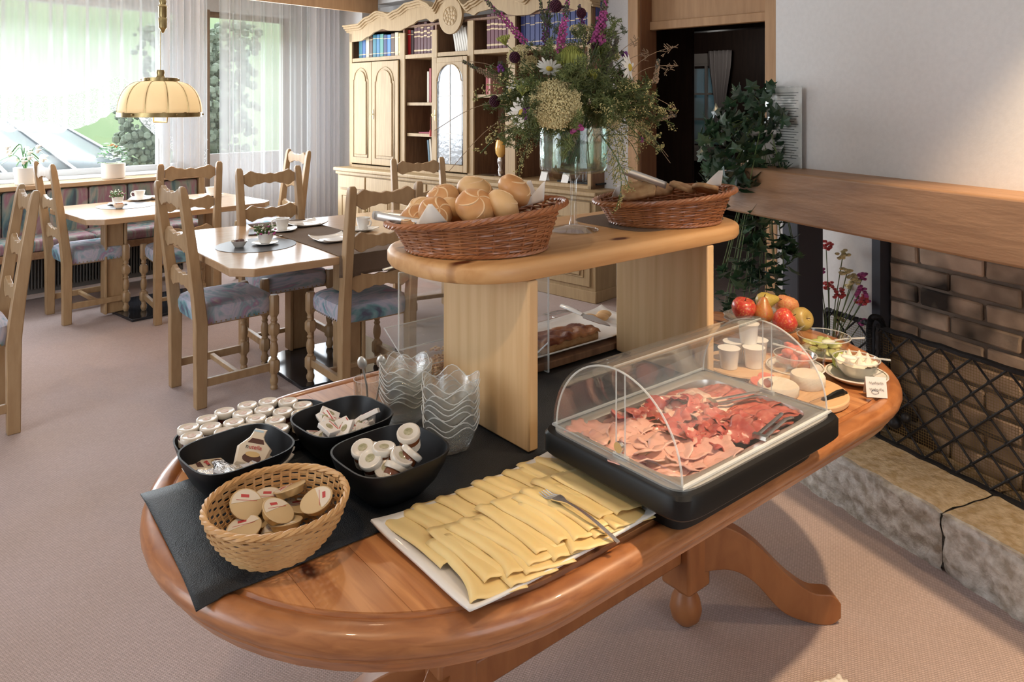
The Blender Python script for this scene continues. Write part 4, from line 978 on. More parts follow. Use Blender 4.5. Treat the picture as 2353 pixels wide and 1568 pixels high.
cg_ = thing('cutlery_cup', 'clear tumbler behind the glass bowls with metal tongs standing in it', 'cup', (*T(0.855, 1.60), ZT), 0)
mk('body', B().lathe([(0.03, 0), (0.033, 0.002), (0.035, 0.085), (0.033, 0.085), (0.031, 0.006), (0, 0.006)], 24), 'glass', cg_)
for i, (dx, a) in enumerate(((0.0, 0.1), (0.018, 0.35))):
    tg = thing('metal_tongs' if i == 0 else 'steel_spoon', ['steel tongs standing in the tumbler behind the glass bowls', 'dark steel spoon leaning in the tumbler behind the glass bowls'][i], 'utensil', (*T(0.855+dx, 1.60), ZT+0.007), 0, rot=(0.1, a-0.2, 0))
    q = B(); q.tube([(0, 0, 0), (0.004, 0, 0.06), (0.0, 0, 0.115)], 0.0025, 6); mk('handle', q, 'steel_soft', tg)
    q = B(); q.ball((0, 0, 0.12), 0.012, 10, 6, (1, 0.35, 1.4)); mk('head', q, 'steel_soft', tg)

# cheese platter
cp = thing('cheese_platter', 'large white rectangular platter with upturned corners on the pine table', 'platter', (*T(0.838, 0.997), ZT), AT)
def plat(hx, hy, lift, hgt=0.012):
    def f(s, t):
        x, y = (s*2-1), (t*2-1); c_ = (abs(x)**3)*(abs(y)**3)
        ins = 1-0.045*(1-x*x)*(abs(y) > 0.8)-0
        e = max(abs(x), abs(y)); z = hgt*max(0, (e-0.72)/0.28)**1.4+lift*c_
        return (x*hx*(1-0.05*(1-abs(y)**2)*0.6), y*hy*(1-0.06*(1-abs(x)**2)*0.6), 0.004+z)
    return f
q = B().grid(plat(0.222, 0.146, 0.010), 30, 22)
mk('body', q, 'white', cp, solid_=0.005)
def sheet(w_, h_, seed, amp=0.004, n=14, fold_=0.0, lip=0.0, oval=0.0, rag=0.0):
    s_ = seed*3.7
    def f(s, t):
        x, y = s*2-1, t*2-1
        if oval:
            xx = x*math.sqrt(max(0, 1-0.5*y*y)); yy = y*math.sqrt(max(0, 1-0.5*x*x)); x = x+(xx-x)*oval; y = y+(yy-y)*oval
        rr_ = 1+rag*noise.noise(Vector((x*2.5+s_, y*2.5, s_)))
        z = amp*(noise.noise(Vector((x*1.4+s_, y*1.1, 1.2)))+0.4*noise.noise(Vector((x*3+s_, y*3, 4))))+lip*max(0, -x)**3+fold_*math.cos(y*2.0+s_)*0.5
        return (x*w_/2*rr_, y*h_/2*rr_, z)
    return B().grid(f, n, n)
# cheese slices: overlapping slices, folded crest at each left edge
def slice_mesh(seed):
    def f(s, t):
        x = s*0.098; crest = 0.0036*math.exp(-((s-0.12)/0.10)**2)-0.004*max(0, 0.06-s)*14
        wob = 0.004*math.sin(t*5+seed)+0.003*noise.noise(Vector((t*3, seed, s)))
        return (x+wob+0.012*math.sin(t*PI*0.9+seed*0.3)*(1-s*0.3), -0.085+0.17*t, 0.004+crest*(0.75+0.25*math.sin(t*3+seed))+0.010*s*(-0.5)+0.0015*noise.noise(Vector((s*4, t*4, seed))))
    return B().grid(f, 16, 16)
smesh = []
for k in range(4):
    o = mk('cheese_slice', slice_mesh(k*1.9), 'cheese', loc=(0, 0, -5), solid_=0.0014); smesh.append(o)
use = [True]*4
def put_slice(k, u, v, z, rz, lab, tilt=0.035):
    if use[k]: o = smesh[k]; use[k] = False; o.location = (*T(u, v), z); o.rotation_euler = (0, tilt, AT+rz)
    else: o = smesh[k].copy(); C.objects.link(o); o.location = (*T(u, v), z); o.rotation_euler = (0, tilt, AT+rz)
    tag(o, lab, 'cheese', 'cheese slices on the white platter')
for i in range(10):
    u_ = 0.985-i*0.039; put_slice(i % 4, u_, 1.056+0.004*math.sin(i*2), 0.768, 0.02*math.sin(i*1.3), '%s cheese slice from the left in the far row on the white platter' % ORD[9-i])
for i in range(9):
    u_ = 0.945-i*0.036; put_slice((i+1) % 4, u_+0.01, 0.972+0.010*math.sin(i*1.7)-0.001*i, 0.775, 0.05*math.sin(i*2.1)-0.05, '%s cheese slice from the left in the middle row on the white platter' % ORD[8-i])
for i in range(7):
    u_ = 0.93-i*0.048; put_slice((i+2) % 4, u_, 0.946+0.005*math.sin(i*2.2), 0.772, -0.12+0.06*math.sin(i*2.9), '%s rumpled cheese slice from the left in the near row on the platter' % ORD[6-i])
put_slice(2, 0.945, 1.045, 0.765, 0.05, 'flat cheese slice at the far right corner of the white platter', 0.0)
put_slice(3, 0.955, 0.965, 0.766, 0.1, 'flat cheese slice at the right end of the white platter', 0.02)
# fork on the cheese
def fork(name, label, loc, rz, L=0.17, tilt=0.0):
    t = thing(name, label, 'fork', loc, rz, rot=(0, tilt, rz))
    b = B().strip([(p.x, p.y) for p in catmull([(0, 0.004, 0), (0.05, 0.0038, 0), (0.1, 0.003, 0), (L-0.062, 0.0035, 0), (L-0.045, 0.010, 0), (L-0.034, 0.0115, 0)], 4)],
                  [(p.x, p.y) for p in catmull([(0, -0.004, 0), (0.05, -0.0038, 0), (0.1, -0.003, 0), (L-0.062, -0.0035, 0), (L-0.045, -0.010, 0), (L-0.034, -0.0115, 0)], 4)], 0, 0.002, 'z')
    b.v = [(x, y, z+0.012*math.sin(max(0, x/L)*PI)*1.0) for x, y, z in b.v]; mk('handle', b, 'steel', t)
    for y in (-0.0096, -0.0032, 0.0032, 0.0096):
        mk('tine', B().tube([(L-0.036, y, 0.0075), (L-0.018, y, 0.002), (L, y*0.9, 0.0035)], [0.0018, 0.0015, 0.0008], 5), 'steel', t)
    return t
fa, fb = G(1420, 1250, 0.772), G(1278, 1148, 0.785)
fork('serving_fork', 'steel fork lying across the sliced cheese', (*fa, 0.773), math.atan2(fb[1]-fa[1], fb[0]-fa[0]), 0.185, -0.05)

# roll-top cold display
rt_ = thing('rolltop_display', 'black and steel cold display tray with a clear roll-top dome', 'food display', (*T(1.265, 0.948), ZT), AT)
HX, HY = 0.262, 0.172
def rr(a, b_, z, e=12, n=48): return [(x, y, z) for x, y in superel(a, b_, n, e)]
q = B(); loft(q, [rr(HX-0.03, HY-0.03, 0.0), rr(HX-0.03, HY-0.03, 0.036), rr(HX+0.006, HY+0.006, 0.040), rr(HX+0.014, HY+0.014, 0.048), rr(HX+0.014, HY+0.014, 0.080), rr(HX+0.010, HY+0.010, 0.086), rr(HX-0.005, HY-0.005, 0.086), rr(HX-0.005, HY-0.005, 0.05)], True, True)
mk('base', q, 'black', rt_)
q = B(); loft(q, [rr(HX-0.002, HY-0.002, 0.084), rr(HX-0.002, HY-0.002, 0.0895), rr(HX-0.006, HY-0.006, 0.0905), rr(HX-0.030, HY-0.030, 0.0895, 9), rr(HX-0.034, HY-0.034, 0.087, 8), rr(HX-0.040, HY-0.040, 0.064, 8), rr(HX-0.045, HY-0.045, 0.062, 8), rr(0.001, 0.001, 0.062, 8)], False, False)
mk('steel_pan', q, 'steel_soft', rt_)
RD = 0.158
def arc(x, a0=0.0, a1=PI, n=40, r=RD): return [(x, -r*math.cos(a0+(a1-a0)*k/n), 0.094+r*math.sin(a0+(a1-a0)*k/n)) for k in range(n+1)]
X0, X1 = -0.245, 0.245
q = B()
rings = [arc(X0), arc(X1)]; n1 = 41
q.add(rings[0]+rings[1], [(i, i+1, n1+i+1, n1+i) for i in range(40)])
mk('dome', q, 'acrylic', rt_)
q = B(); in_ = [arc(X0-0.004, PI*0.50, PI*1.0, 24, RD+0.006), arc(X1+0.004, PI*0.5, PI, 24, RD+0.006)]
q.add(in_[0]+in_[1], [(i, i+1, 25+i+1, 25+i) for i in range(24)]); mk('rear_cover', q, 'acrylic', rt_)
for x in (X0, X1):
    q = B(); a_ = arc(x); q.add(a_, [tuple(range(41))]); mk('end_panel', q, 'acrylic', rt_)
    mk('arch_edge', B().tube(arc(x), 0.0020, 6), 'acrylic_edge', rt_)
    q = B()
    for y in (-0.028, -0.006): q.tube([(x, y, 0.094), (x, y, 0.094+math.sqrt(RD**2-y*y))], 0.0016, 5)
    mk('pillar_edge', q, 'acrylic_edge', rt_)
    s = -1 if x < 0 else 1
    q = B(); q.tube([(x, -0.017, 0.112), (x+s*0.008, -0.017, 0.112)], 0.010, 16); mk('pivot_screw', q, 'steel', rt_)
    mk('foot_clip', B().bb(x-0.005, x+0.005, -0.035, 0.0, 0.086, 0.098), 'acrylic_edge', rt_, bevel=0.002)
q = B(); q.tube([(X0, -RD-0.002, 0.095), (X1, -RD-0.002, 0.095)], 0.0020, 6); mk('front_edge', q, 'acrylic_edge', rt_)
q = B(); q.tube([(X0, RD+0.004, 0.095), (X1, RD+0.004, 0.095)], 0.0032, 6); q.tube([(X0, 0.0, 0.094+RD+0.003), (X1, 0.0, 0.094+RD+0.003)], 0.0022, 5); mk('rear_edge', q, 'acrylic_edge', rt_)
q = B(); q.bb(X0-0.005, X1+0.005, -0.012, 0.014, 0.094+RD+0.004, 0.094+RD+0.0055); mk('handle_lip', q, 'acrylic', rt_)
mk('inner_frame', B().tube([(-0.25, -0.163, 0.094), (0.25, -0.163, 0.094), (0.25, 0.163, 0.094), (-0.25, 0.163, 0.094)], 0.0035, 6, closed=True), 'acrylic_edge', rt_)
# cold cuts
ZP = ZT+0.066; DU, DV = 1.265, 0.948
def cuts(name, mat, lab, cat, grp, n, u0, u1, v0, v1, w_, h_, thick, amp, oval, rag, tilt, zl, kinds=3, sd=0, rzr=(0, 6.28)):
    base = [mk(name, sheet(w_, h_, sd+k*5+1, amp, 12, oval=oval, rag=rag, fold_=amp*0.8), mat, loc=(0, 0, -5), solid_=thick) for k in range(kinds)]
    fr_ = [True]*kinds
    for i in range(n):
        f = i/max(1, n-1); k = i % kinds
        u_ = u0+(u1-u0)*((i*0.618) % 1); v_ = v0+(v1-v0)*(1-f)
        o = base[k]
        if not fr_[k]: o = base[k].copy(); C.objects.link(o)
        fr_[k] = False
        o.location = (*T(u_, v_), ZP+0.004+zl*(0.3+0.7*rf.random())+0.012*f*0.0); o.rotation_euler = (rf.uniform(-tilt, tilt), rf.uniform(-tilt, tilt), AT+rf.uniform(*rzr))
        tag(o, lab, cat, grp)
cuts('ham_slice', 'ham', 'folded slice of pink cooked ham in the steel pan', 'ham', 'cooked ham slices', 26, 1.055, 1.20, 0.83, 1.05, 0.105, 0.085, 0.0022, 0.010, 0.35, 0.25, 0.22, 0.016, 4, 0, (-0.6, 0.6))
cuts('cured_ham_slice', 'prosciutto', 'crumpled slice of dark red cured ham in the steel pan', 'cured ham', 'cured ham slices', 30, 1.17, 1.345, 0.845, 1.05, 0.075, 0.055, 0.0018, 0.013, 0.6, 0.5, 0.35, 0.020, 4, 30)
cuts('meat_loaf_slice', 'mortadella', 'round speckled slice of pale cold meat in the steel pan', 'cold meat', 'pale cold meat slices', 12, 1.28, 1.38, 0.93, 1.06, 0.075, 0.075, 0.002, 0.005, 1.0, 0.08, 0.22, 0.018, 2, 60)
cuts('salami_slice', 'salami', 'long slice of red salami fanned at the right end of the steel pan', 'salami', 'red salami slices', 24, 1.375, 1.47, 0.85, 1.05, 0.13, 0.05, 0.002, 0.006, 0.8, 0.15, 0.15, 0.016, 3, 90, (-0.35, 0.15))
for (u_, v_, rz, lab) in ((1.335, 0.815, 0.15, 'steel serving tongs lying near the front edge of the steel pan'), (1.40, 0.95, -0.35, 'steel serving fork resting on the red salami')):
    t = thing('serving_tongs', lab, 'utensil', (*T(u_, v_), ZP+0.030), AT+rz)
    q = B(); q.tube([(-0.05, -0.006, 0), (0.06, -0.006, 0.003), (0.085, -0.010, 0)], 0.003, 6, flat=(1.6, 0.5)); mk('arm', q, 'steel', t)
    q = B(); q.tube([(-0.05, 0.006, 0.003), (0.06, 0.006, 0.006), (0.085, 0.012, 0.002)], 0.003, 6, flat=(1.6, 0.5)); mk('arm', q, 'steel', t)
    q = B(); q.bb(-0.056, -0.045, -0.014, 0.014, -0.002, 0.006); mk('end_clip', q, 'steel', t)

# ---- shelf: two dark wicker baskets
def wicker_basket(label, c, rz, a, b_, hl, hr, fl=0.022):
    t = thing('wicker_basket', label, 'basket', (*c, ZS+0.001), rz)
    def hh(x): return hl+(hr-hl)*(x/a*0.5+0.5)
    nst = 30
    def rad(f): return 1.0+0.20*f
    rings = 17
    w1 = B()
    for i in range(rings):
        f = (i+0.5)/rings; pts = []; n = 150
        for k in range(n):
            th = 2*PI*k/n; am = 0.0026*math.sin(th*nst/2+(PI if i % 2 else 0))
            x = (a+am)*rad(f)*math.cos(th); y = (b_+am)*rad(f)*math.sin(th)
            pts.append((x, y, 0.006+(hh(x)-0.008)*f+0.0007*math.sin(k*0.7+i)))
        w1.tube(pts, 0.0028, 5, closed=True)
    tag(mk('weavers', w1, 'wicker', t), None, None, kind='stuff')
    w2 = B()
    for k in range(nst):
        th = 2*PI*(k+0.5)/nst; pts = []
        for f in (0, 0.33, 0.66, 1.0):
            x = a*rad(f)*math.cos(th); y = b_*rad(f)*math.sin(th); pts.append((x, y, 0.004+hh(x)*f))
        w2.tube(pts, 0.0035, 5)
    tag(mk('stakes', w2, 'wicker', t), None, None, kind='stuff')
    for nm, f0, zz, R0, am in (('rim_braid', 1.07, 1.0, 0.0042, 0.0055), ('foot_braid', 1.0, 0.0, 0.0035, 0.004)):
        w3 = B()
        for q_ in range(4):
            pts = []
            for k in range(160):
                th = 2*PI*k/160; ph = th*15+q_*PI/2
                rr_ = am*math.cos(ph); x = (a*rad(zz)*f0+rr_)*math.cos(th); y = (b_*rad(zz)*f0+rr_)*math.sin(th)
                pts.append((x, y, (hh(x)+0.003 if zz else 0.006)+am*0.7*math.sin(ph)))
            w3.tube(pts, R0, 5, closed=True)
        mk(nm, w3, 'wicker', t)
    mk('base', B().prism(superel(a*0.98, b_*0.98, 40, 2), 0.001, 0.006), 'wicker', t)
    return t
b1c = (-0.082, 1.705)
wicker_basket('dark oval wicker basket heaped with round bread rolls, left on the shelf', b1c, 0.06, 0.160, 0.122, 0.064, 0.101)
b2c = (0.435, 2.09)
wicker_basket('dark oval wicker basket with sliced brown bread, right on the shelf', b2c, 0.20, 0.158, 0.112, 0.062, 0.088)

# bread rolls: kaiser rolls with a pinwheel of scored ridges
def roll(label, loc, rot, r=0.046, mat='crust', star=True, flat=0.70):
    t = thing('bread_roll', label, 'bread roll', loc, 0, 'bread rolls in the left basket', rot=rot)
    b = B()
    def f(s, tt):
        th = 2*PI*s; ph = PI*tt; 
        k = 1.0
        if star and ph < PI*0.5: k = 1-0.045*abs(math.cos(2.5*(th+ph*0.9)))**7*math.sin(min(PI/2, ph*1.6))
        return (r*k*math.sin(ph)*math.cos(th), r*k*math.sin(ph)*math.sin(th), r*flat*math.cos(ph)*k)
    b.grid(f, 44, 18); mk('crust', b, mat, t, weld=True)
    if star:
        for j in range(5):
            pts = []
            for i in range(9):
                ph = 0.04+1.15*i/8; th = 2*PI*j/5+PI/5-ph*0.9
                pts.append((r*math.sin(ph)*math.cos(th)*0.985, r*math.sin(ph)*math.sin(th)*0.985, r*flat*math.cos(ph)*0.985))
            mk('scored_ridge', B().tube(pts, [0.001+0.0016*math.sin(PI*i/8) for i in range(9)], 5), 'score', t)
    return t
def AD(px, py, Y): return ((px-1176)/1689*Y, Y, 1.5-(py-240)/1689*Y)
RL = [(1092,475,1.66,0.047,'crust',(0.75,0.1,0.3),'glossy brown pinwheel roll, front one in the left basket'),(1182,438,1.74,0.045,'crust',(0.6,0.5,1),'brown pinwheel roll at the right of the heap in the left basket'),
      (1093,440,1.80,0.049,'crust_pale',(0.4,-0.2,2),'pale pinwheel roll on top of the heap in the left basket'),(1016,455,1.77,0.042,'crust',(0.2,-0.5,0.5),'darker brown roll at the upper left of the heap in the left basket'),
      (965,487,1.72,0.040,'crust_pale',(0.3,-0.8,0.5),'pale roll at the far left behind the napkin'),(1000,490,1.66,0.040,'crust',(1.0,-0.3,0.7),'brown roll behind the napkin in the left basket'),
      (1040,483,1.70,0.038,'crust_pale',(0.5,0.2,2.2),'pale roll low between the heap and the front roll'),(1155,475,1.67,0.044,'crust_pale',(0.9,0.3,1.7),'pale roll half hidden behind the right rim of the left basket'),
      (955,510,1.68,0.040,'crust',(0.9,-0.7,0.4),'brown roll lowest at the left rim beside the tongs'),(1060,485,1.80,0.045,'crust',(0.1,0.2,0.3),'roll buried under the heap in the left basket'),(1140,480,1.80,0.045,'crust_pale',(0.1,0,1.3),'roll buried under the right side of the heap in the left basket')]
for (px, py, Y, r, mt_, rt2, lab) in RL: roll(lab, AD(px, py, Y), rt2, r, mt_)
def napkin(lab, loc, rot, pts, parent=None):
    b = B(); b.add([(x, 0, z) for x, z in pts], [tuple(range(len(pts)))])
    g = mk('napkin', B().grid(lambda s, t_: (pts[0][0]*(1-s)*(1-t_)+pts[1][0]*s*(1-t_)+pts[2][0]*s*t_+pts[3][0]*(1-s)*t_, 0.006*math.sin(s*3+t_*2), pts[0][1]*(1-s)*(1-t_)+pts[1][1]*s*(1-t_)+pts[2][1]*s*t_+pts[3][1]*(1-s)*t_), 8, 8), 'napkin', loc=loc, rot=rot, solid_=0.001)
    return tag(g, lab, 'napkin')
napkin('white paper napkin corner rising at the left front of the bread rolls', AD(988, 512, 1.605), (0, 0, 0.1), [(-0.035, -0.01), (0.038, 0.0), (0.004, 0.042), (-0.004, 0.04)])
napkin('white paper napkin corner standing at the right end of the bread rolls', AD(1228, 450, 1.72), (0, 0, -0.2), [(-0.035, -0.03), (0.022, -0.012), (0.026, 0.035), (0.018, 0.03)])
napkin('small white napkin tip behind the right bread rolls', AD(1215, 425, 1.86), (0, 0, 0.2), [(-0.02, -0.03), (0.02, -0.03), (0.004, 0.012), (-0.002, 0.01)])
napkin('white paper napkin corner standing at the right of the brown bread', AD(1640, 415, 2.14), (0, 0, 0.3), [(-0.04, -0.02), (0.024, -0.016), (0.026, 0.03), (0.02, 0.028)])
napkin('white paper napkin corner at the left of the brown bread', AD(1420, 438, 2.14), (0, 0, 0.2), [(-0.02, -0.02), (0.02, -0.02), (0.004, 0.016), (-0.002, 0.014)])
for i, (px, py, Y, lab) in enumerate([(1465,438,2.08,'end slice of brown bread beside the tongs in the right basket'),(1510,432,2.16,'flat slice of brown bread in the middle of the right basket'),(1570,430,2.14,'slice of brown bread behind the middle one in the right basket'),(1620,433,2.10,'slice of brown bread beside the right napkin')]):
    o = mk('bread_slice', sheet(0.10, 0.07, i+4, 0.002, 10, oval=0.7, rag=0.1), 'brown_bread', loc=AD(px, py, Y), rot=(0.5-0.1*i, 0.15*i-0.2, 0.5*i), solid_=0.012)
    tag(o, lab, 'bread slice')
def tongs(lab, p0, p1):
    a, b_ = Vector(p0), Vector(p1); L_ = (b_-a).length; t = thing('bread_tongs', lab, 'tongs', p0, 0)
    t.rotation_euler = (b_-a).to_track_quat('X', 'Z').to_euler()
    for s in (-1, 1):
        q = B().grid(lambda u_, v_: (L_*u_, s*(0.002+0.016*math.sin(u_*PI*0.55)), -0.010+0.02*v_), 14, 2); mk('arm', q, 'steel_soft', t, solid_=0.0015)
    q = B(); q.tube([(0, -0.003, 0), (-0.006, 0, 0), (0, 0.003, 0)], 0.0095, 6, flat=(0.3, 1)); mk('bend', q, 'steel_soft', t)
tongs('steel bread tongs sticking out at the left of the bread rolls', AD(862, 495, 1.70), AD(985, 513, 1.66))
tongs('steel bread tongs lying upwards at the left of the brown bread', AD(1428, 390, 2.04), AD(1520, 425, 2.12))

# cake on the tray behind
ct = mk('serving_tray', B().prism(superel(0.235, 0.155, 40, 8), 0, 0.022), 'oak_dark', loc=T3(1.54, 1.685, ZR), rz=AT, bevel=0.003); tag(ct, 'dark wooden tray under the white cake plate between the shelf boards', 'tray')
ck = thing('cake_plate', 'white oval cake plate on the dark wooden tray', 'plate', T3(1.53, 1.66, ZR+0.022), AT)
mk('body', B().grid(plat(0.215, 0.125, 0.004, 0.014), 24, 18), 'white', ck, solid_=0.004)
ca = thing('plum_cake', 'piece of dark plum cake on the white plate', 'cake', T3(1.50, 1.60, ZR+0.030), AT)
mk('sponge', B().bb(-0.115, 0.115, -0.038, 0.045, 0, 0.026), 'cake', ca, bevel=0.005)
mk('plum_topping', B().grid(lambda s, t: (-0.118+0.236*s, -0.041+0.089*t, 0.024+0.014*math.sin(PI*s)**0.15*math.sin(PI*t)**0.3+0.010*noise.noise(Vector((s*9, t*4, 2)))), 50, 24), 'cake_top', ca, solid_=0.004)
ca2 = dup(ca, T3(1.30, 1.62, ZR+0.030), AT+0.4, 'second piece of plum cake half hidden behind the left shelf board', scale=0.7)
cs = thing('cake_server', 'cake server with a white handle resting behind the plum cake', 'cake server', AD(1290, 703, 2.36), 0)
pa, pb_ = Vector(AD(1290, 703, 2.36)), Vector(AD(1350, 728, 2.28)); cs.rotation_euler = (pb_-pa).to_track_quat('X', 'Z').to_euler()
mk('handle', B().tube([(0, 0, 0), (0.03, 0, 0.002), (0.09, 0, 0)], [0.010, 0.011, 0.008], 10, flat=(1, 0.6)), 'white', cs)
mk('blade', B().strip([(0.09, 0.004), (0.11, 0.022), (0.17, 0.014), (0.2, 0.001)], [(0.09, -0.004), (0.11, -0.022), (0.17, -0.014), (0.2, -0.001)], -0.001, 0.001, 'z'), 'steel', cs)
pl2 = thing('side_plate', 'white square plate with pastries beside the right shelf board', 'plate', T3(1.80, 1.76, ZT), AT)
mk('body', B().grid(plat(0.12, 0.085, 0.012, 0.012), 20, 16), 'white', pl2, solid_=0.004)
for i in range(4):
    o = mk('pastry', B().ball((0, 0, 0), 0.022, 10, 7, (1.2, 0.9, 0.6)), 'crust_pale', loc=T3(1.75+0.035*i, 1.75+0.02*(i % 2), ZT+0.022)); tag(o, 'small golden pastry on the square plate beside the right shelf board', 'pastry', 'pastries on the square plate')
sl = thing('steel_tongs', 'steel tongs lying on the square pastry plate', 'tongs', T3(1.76, 1.80, ZT+0.045), AT+2.9)
for s in (-1, 1): mk('arm', B().tube([(0, s*0.004, 0), (0.07, s*0.012, 0.004), (0.13, s*0.008, 0)], 0.004, 6, flat=(1.5, 0.4)), 'steel', sl)

# ---- right end: cheese board, bowls, fruit
cbd = mk('cheese_board', B().prism(superel(0.122, 0.122, 48, 2), 0, 0.016), 'board', loc=T3(1.764, 1.0, ZT), rz=AT, bevel=0.004); tag(cbd, 'round light wooden board holding two soft cheeses and a knife', 'board')
for (px, py, rad_, h_, lab) in ((1787, 893, 0.050, 0.026, 'low round camembert cheese nearest the clear dome'), (1855, 873, 0.043, 0.032, 'taller round camembert cheese beside the knife handle')):
    x, y = G(px, py, ZT+0.016+h_*0.5)
    o = mk('camembert', B().lathe([(0, 0), (rad_*0.95, 0), (rad_, 0.004), (rad_*1.0, h_-0.005), (rad_*0.93, h_), (0, h_+0.001)], 36, wob=lambda a, i: 1+0.02*math.sin(a*3+i)), 'brie', loc=(x, y, ZT+0.0165)); tag(o, lab, 'cheese')
kn_ = thing('cheese_knife', 'cheese knife with a black handle lying on the round board', 'knife', (0, 0, 0))
ka, kb = Vector(AD(1943, 900, 1.86)), Vector(AD(1868, 930, 1.80)); kn_.location = ka; kn_.rotation_euler = (kb-ka).to_track_quat('X', 'Z').to_euler()
mk('handle', B().tube(catmull([(0, 0, -0.006), (0.012, 0, 0), (0.04, 0, 0.002), (0.07, 0, -0.002), (0.09, 0, 0)], 4), [0.006]*4+[0.009]*4+[0.0085]*4+[0.009]*4+[0.008], 10, flat=(0.75, 1.1)), 'black', kn_)
mk('blade', B().strip([(0.088, 0.010), (0.13, 0.010), (0.18, 0.002)], [(0.088, -0.010), (0.13, -0.013), (0.18, -0.004)], -0.0008, 0.0008, 'y'), 'steel', kn_)
x, y = G(1745, 872, ZT+0.03)
for i, dx in enumerate((0, 0.03)):
    o = mk('tomato_slice', B().lathe([(0, 0), (0.024, 0), (0.025, 0.003), (0.024, 0.006), (0, 0.006)], 20), 'tomato', loc=(x+dx, y+dx, ZT+0.019), rot=(0.2, 0.1, 0)); tag(o, 'pink tomato slice on the round board behind the low camembert', 'tomato slice', 'tomato slices on the round board')
def saucer(name, lab, c, r=0.078, z=ZT):
    t = thing(name, lab, 'plate', (*c, z), 0)
    mk('body', B().lathe([(0, 0.002), (r*0.6, 0.002), (r*0.62, 0), (r*0.68, 0.002), (r*0.9, 0.012), (r, 0.018), (r*0.985, 0.021), (r*0.85, 0.015), (r*0.62, 0.006), (0, 0.005)], 40), 'white', t)
    mk('rim_line', B().tube([(r*0.93*math.cos(k*PI/20), r*0.93*math.sin(k*PI/20), 0.0195) for k in range(40)], 0.0007, 4, closed=True), 'label_green', t)
    return t
def gbowl(lab, c, z, r=0.058, h=0.045, name='glass_dish'):
    t = thing(name, lab, 'bowl', (*c, z), 0)
    mk('body', B().lathe([(r*0.5, 0), (r*0.55, 0.002), (r*0.85, h*0.45), (r, h), (r*0.97, h), (r*0.8, h*0.45), (r*0.5, 0.006), (0, 0.005)], 36, cap0=True), 'glass', t)
    mk('rim', B().tube([(r*0.985*math.cos(k*PI/20), r*0.985*math.sin(k*PI/20), h) for k in range(40)], 0.0016, 5, closed=True), 'acrylic_edge', t)
    return t
cT = T(1.907, 1.089); cG = T(2.085, 1.10); cC = T(1.985, 0.955)
saucer('saucer', 'white saucer under the bowl of red tomato wedges', cT); gbowl('clear glass bowl of red tomato wedges under the dome end', cT, ZT+0.007)
saucer('saucer', 'white saucer with green rim lines under the bowl of cream', cC, 0.080); gbowl('clear glass bowl filled with whipped cream near the table end', cC, ZT+0.007, 0.060, 0.052)
saucer('saucer', 'white saucer under the green glass dish behind the cream bowl', cG, 0.070); gbowl('wide clear glass dish of pickles behind the cream bowl', cG, ZT+0.007, 0.075, 0.058)
for i in range(11):
    a = i*2.4; rad_ = 0.030*math.sqrt(i/11)
    o = mk('tomato_wedge', B().ball((0, 0, 0), 0.019, 10, 6, (1.3, 0.6, 0.75)), 'tomato', loc=(cT[0]+rad_*math.cos(a), cT[1]+rad_*math.sin(a), ZT+0.026+0.034*(1-(i/11))), rot=(rf.uniform(-1, 1), rf.uniform(-1, 1), a)) if i == 0 else None
    if i == 0: tw = o
    else: o = tw.copy(); C.objects.link(o); o.location = (cT[0]+rad_*math.cos(a), cT[1]+rad_*math.sin(a), ZT+0.026+0.045*(1-(i/11))); o.rotation_euler = (rf.uniform(-1, 1), rf.uniform(-1, 1), a)
    tag(o, 'wet red tomato wedge heaped in the glass bowl', 'tomato wedge', 'tomato wedges in the glass bowl')
for i in range(12):
    a = i*2.4; rad_ = 0.045*math.sqrt(i/12)
    if i == 0: o = gk = mk('pickle_slice', B().ball((0, 0, 0), 0.017, 10, 6, (1.3, 0.9, 0.35)), 'cucumber', loc=(0, 0, 0))
    else: o = gk.copy(); C.objects.link(o)
    o.location = (cG[0]+rad_*math.cos(a), cG[1]+rad_*math.sin(a), ZT+0.024+0.018*(i % 2)); o.rotation_euler = (rf.uniform(-.5, .5), rf.uniform(-.5, .5), a)
    tag(o, 'yellow-green pickle slice in the wide glass dish', 'pickle', 'pickle slices in the glass dish')
cr = B(); cr.grid(lambda s, t: (0.052*t*math.cos(2*PI*s), 0.052*t*math.sin(2*PI*s), 0.040+0.016*(1-t)+0.008*noise.noise(Vector((t*3*math.cos(2*PI*s), t*3*math.sin(2*PI*s), 1)))*2), 30, 10)
cr.lathe([(0.030, 0.006), (0.046, 0.024), (0.052, 0.040)], 30, cap1=False)
for i in range(7):
    a = i*0.9; cr.lathe([(0.012, 0.0), (0.008, 0.008), (0.0005, 0.022)], 8, (0.03*math.cos(a), 0.03*math.sin(a), 0.044), cap0=False)
o = mk('whipped_cream', cr, 'cream', loc=(*cC, ZT+0.008)); tag(o, 'whipped white cream with small peaks in the glass bowl', 'cream', kind='stuff')
lm = mk('lime', B().ball((0, 0, 0), 0.024, 14, 10, (1.15, 1, 1)), 'lime', loc=(*G(1935, 823, ZT+0.04), ZT+0.032)); tag(lm, 'green lime beside the cream bowl', 'lime')
gtb = thing('small_tumbler', 'small empty glass between tomato bowl and lime', 'glass', (*G(1877, 846, ZT), ZT), 0)
mk('body', B().lathe([(0.018, 0), (0.020, 0.002), (0.025, 0.052), (0.0235, 0.052), (0.018, 0.006), (0, 0.005)], 24), 'glass', gtb)
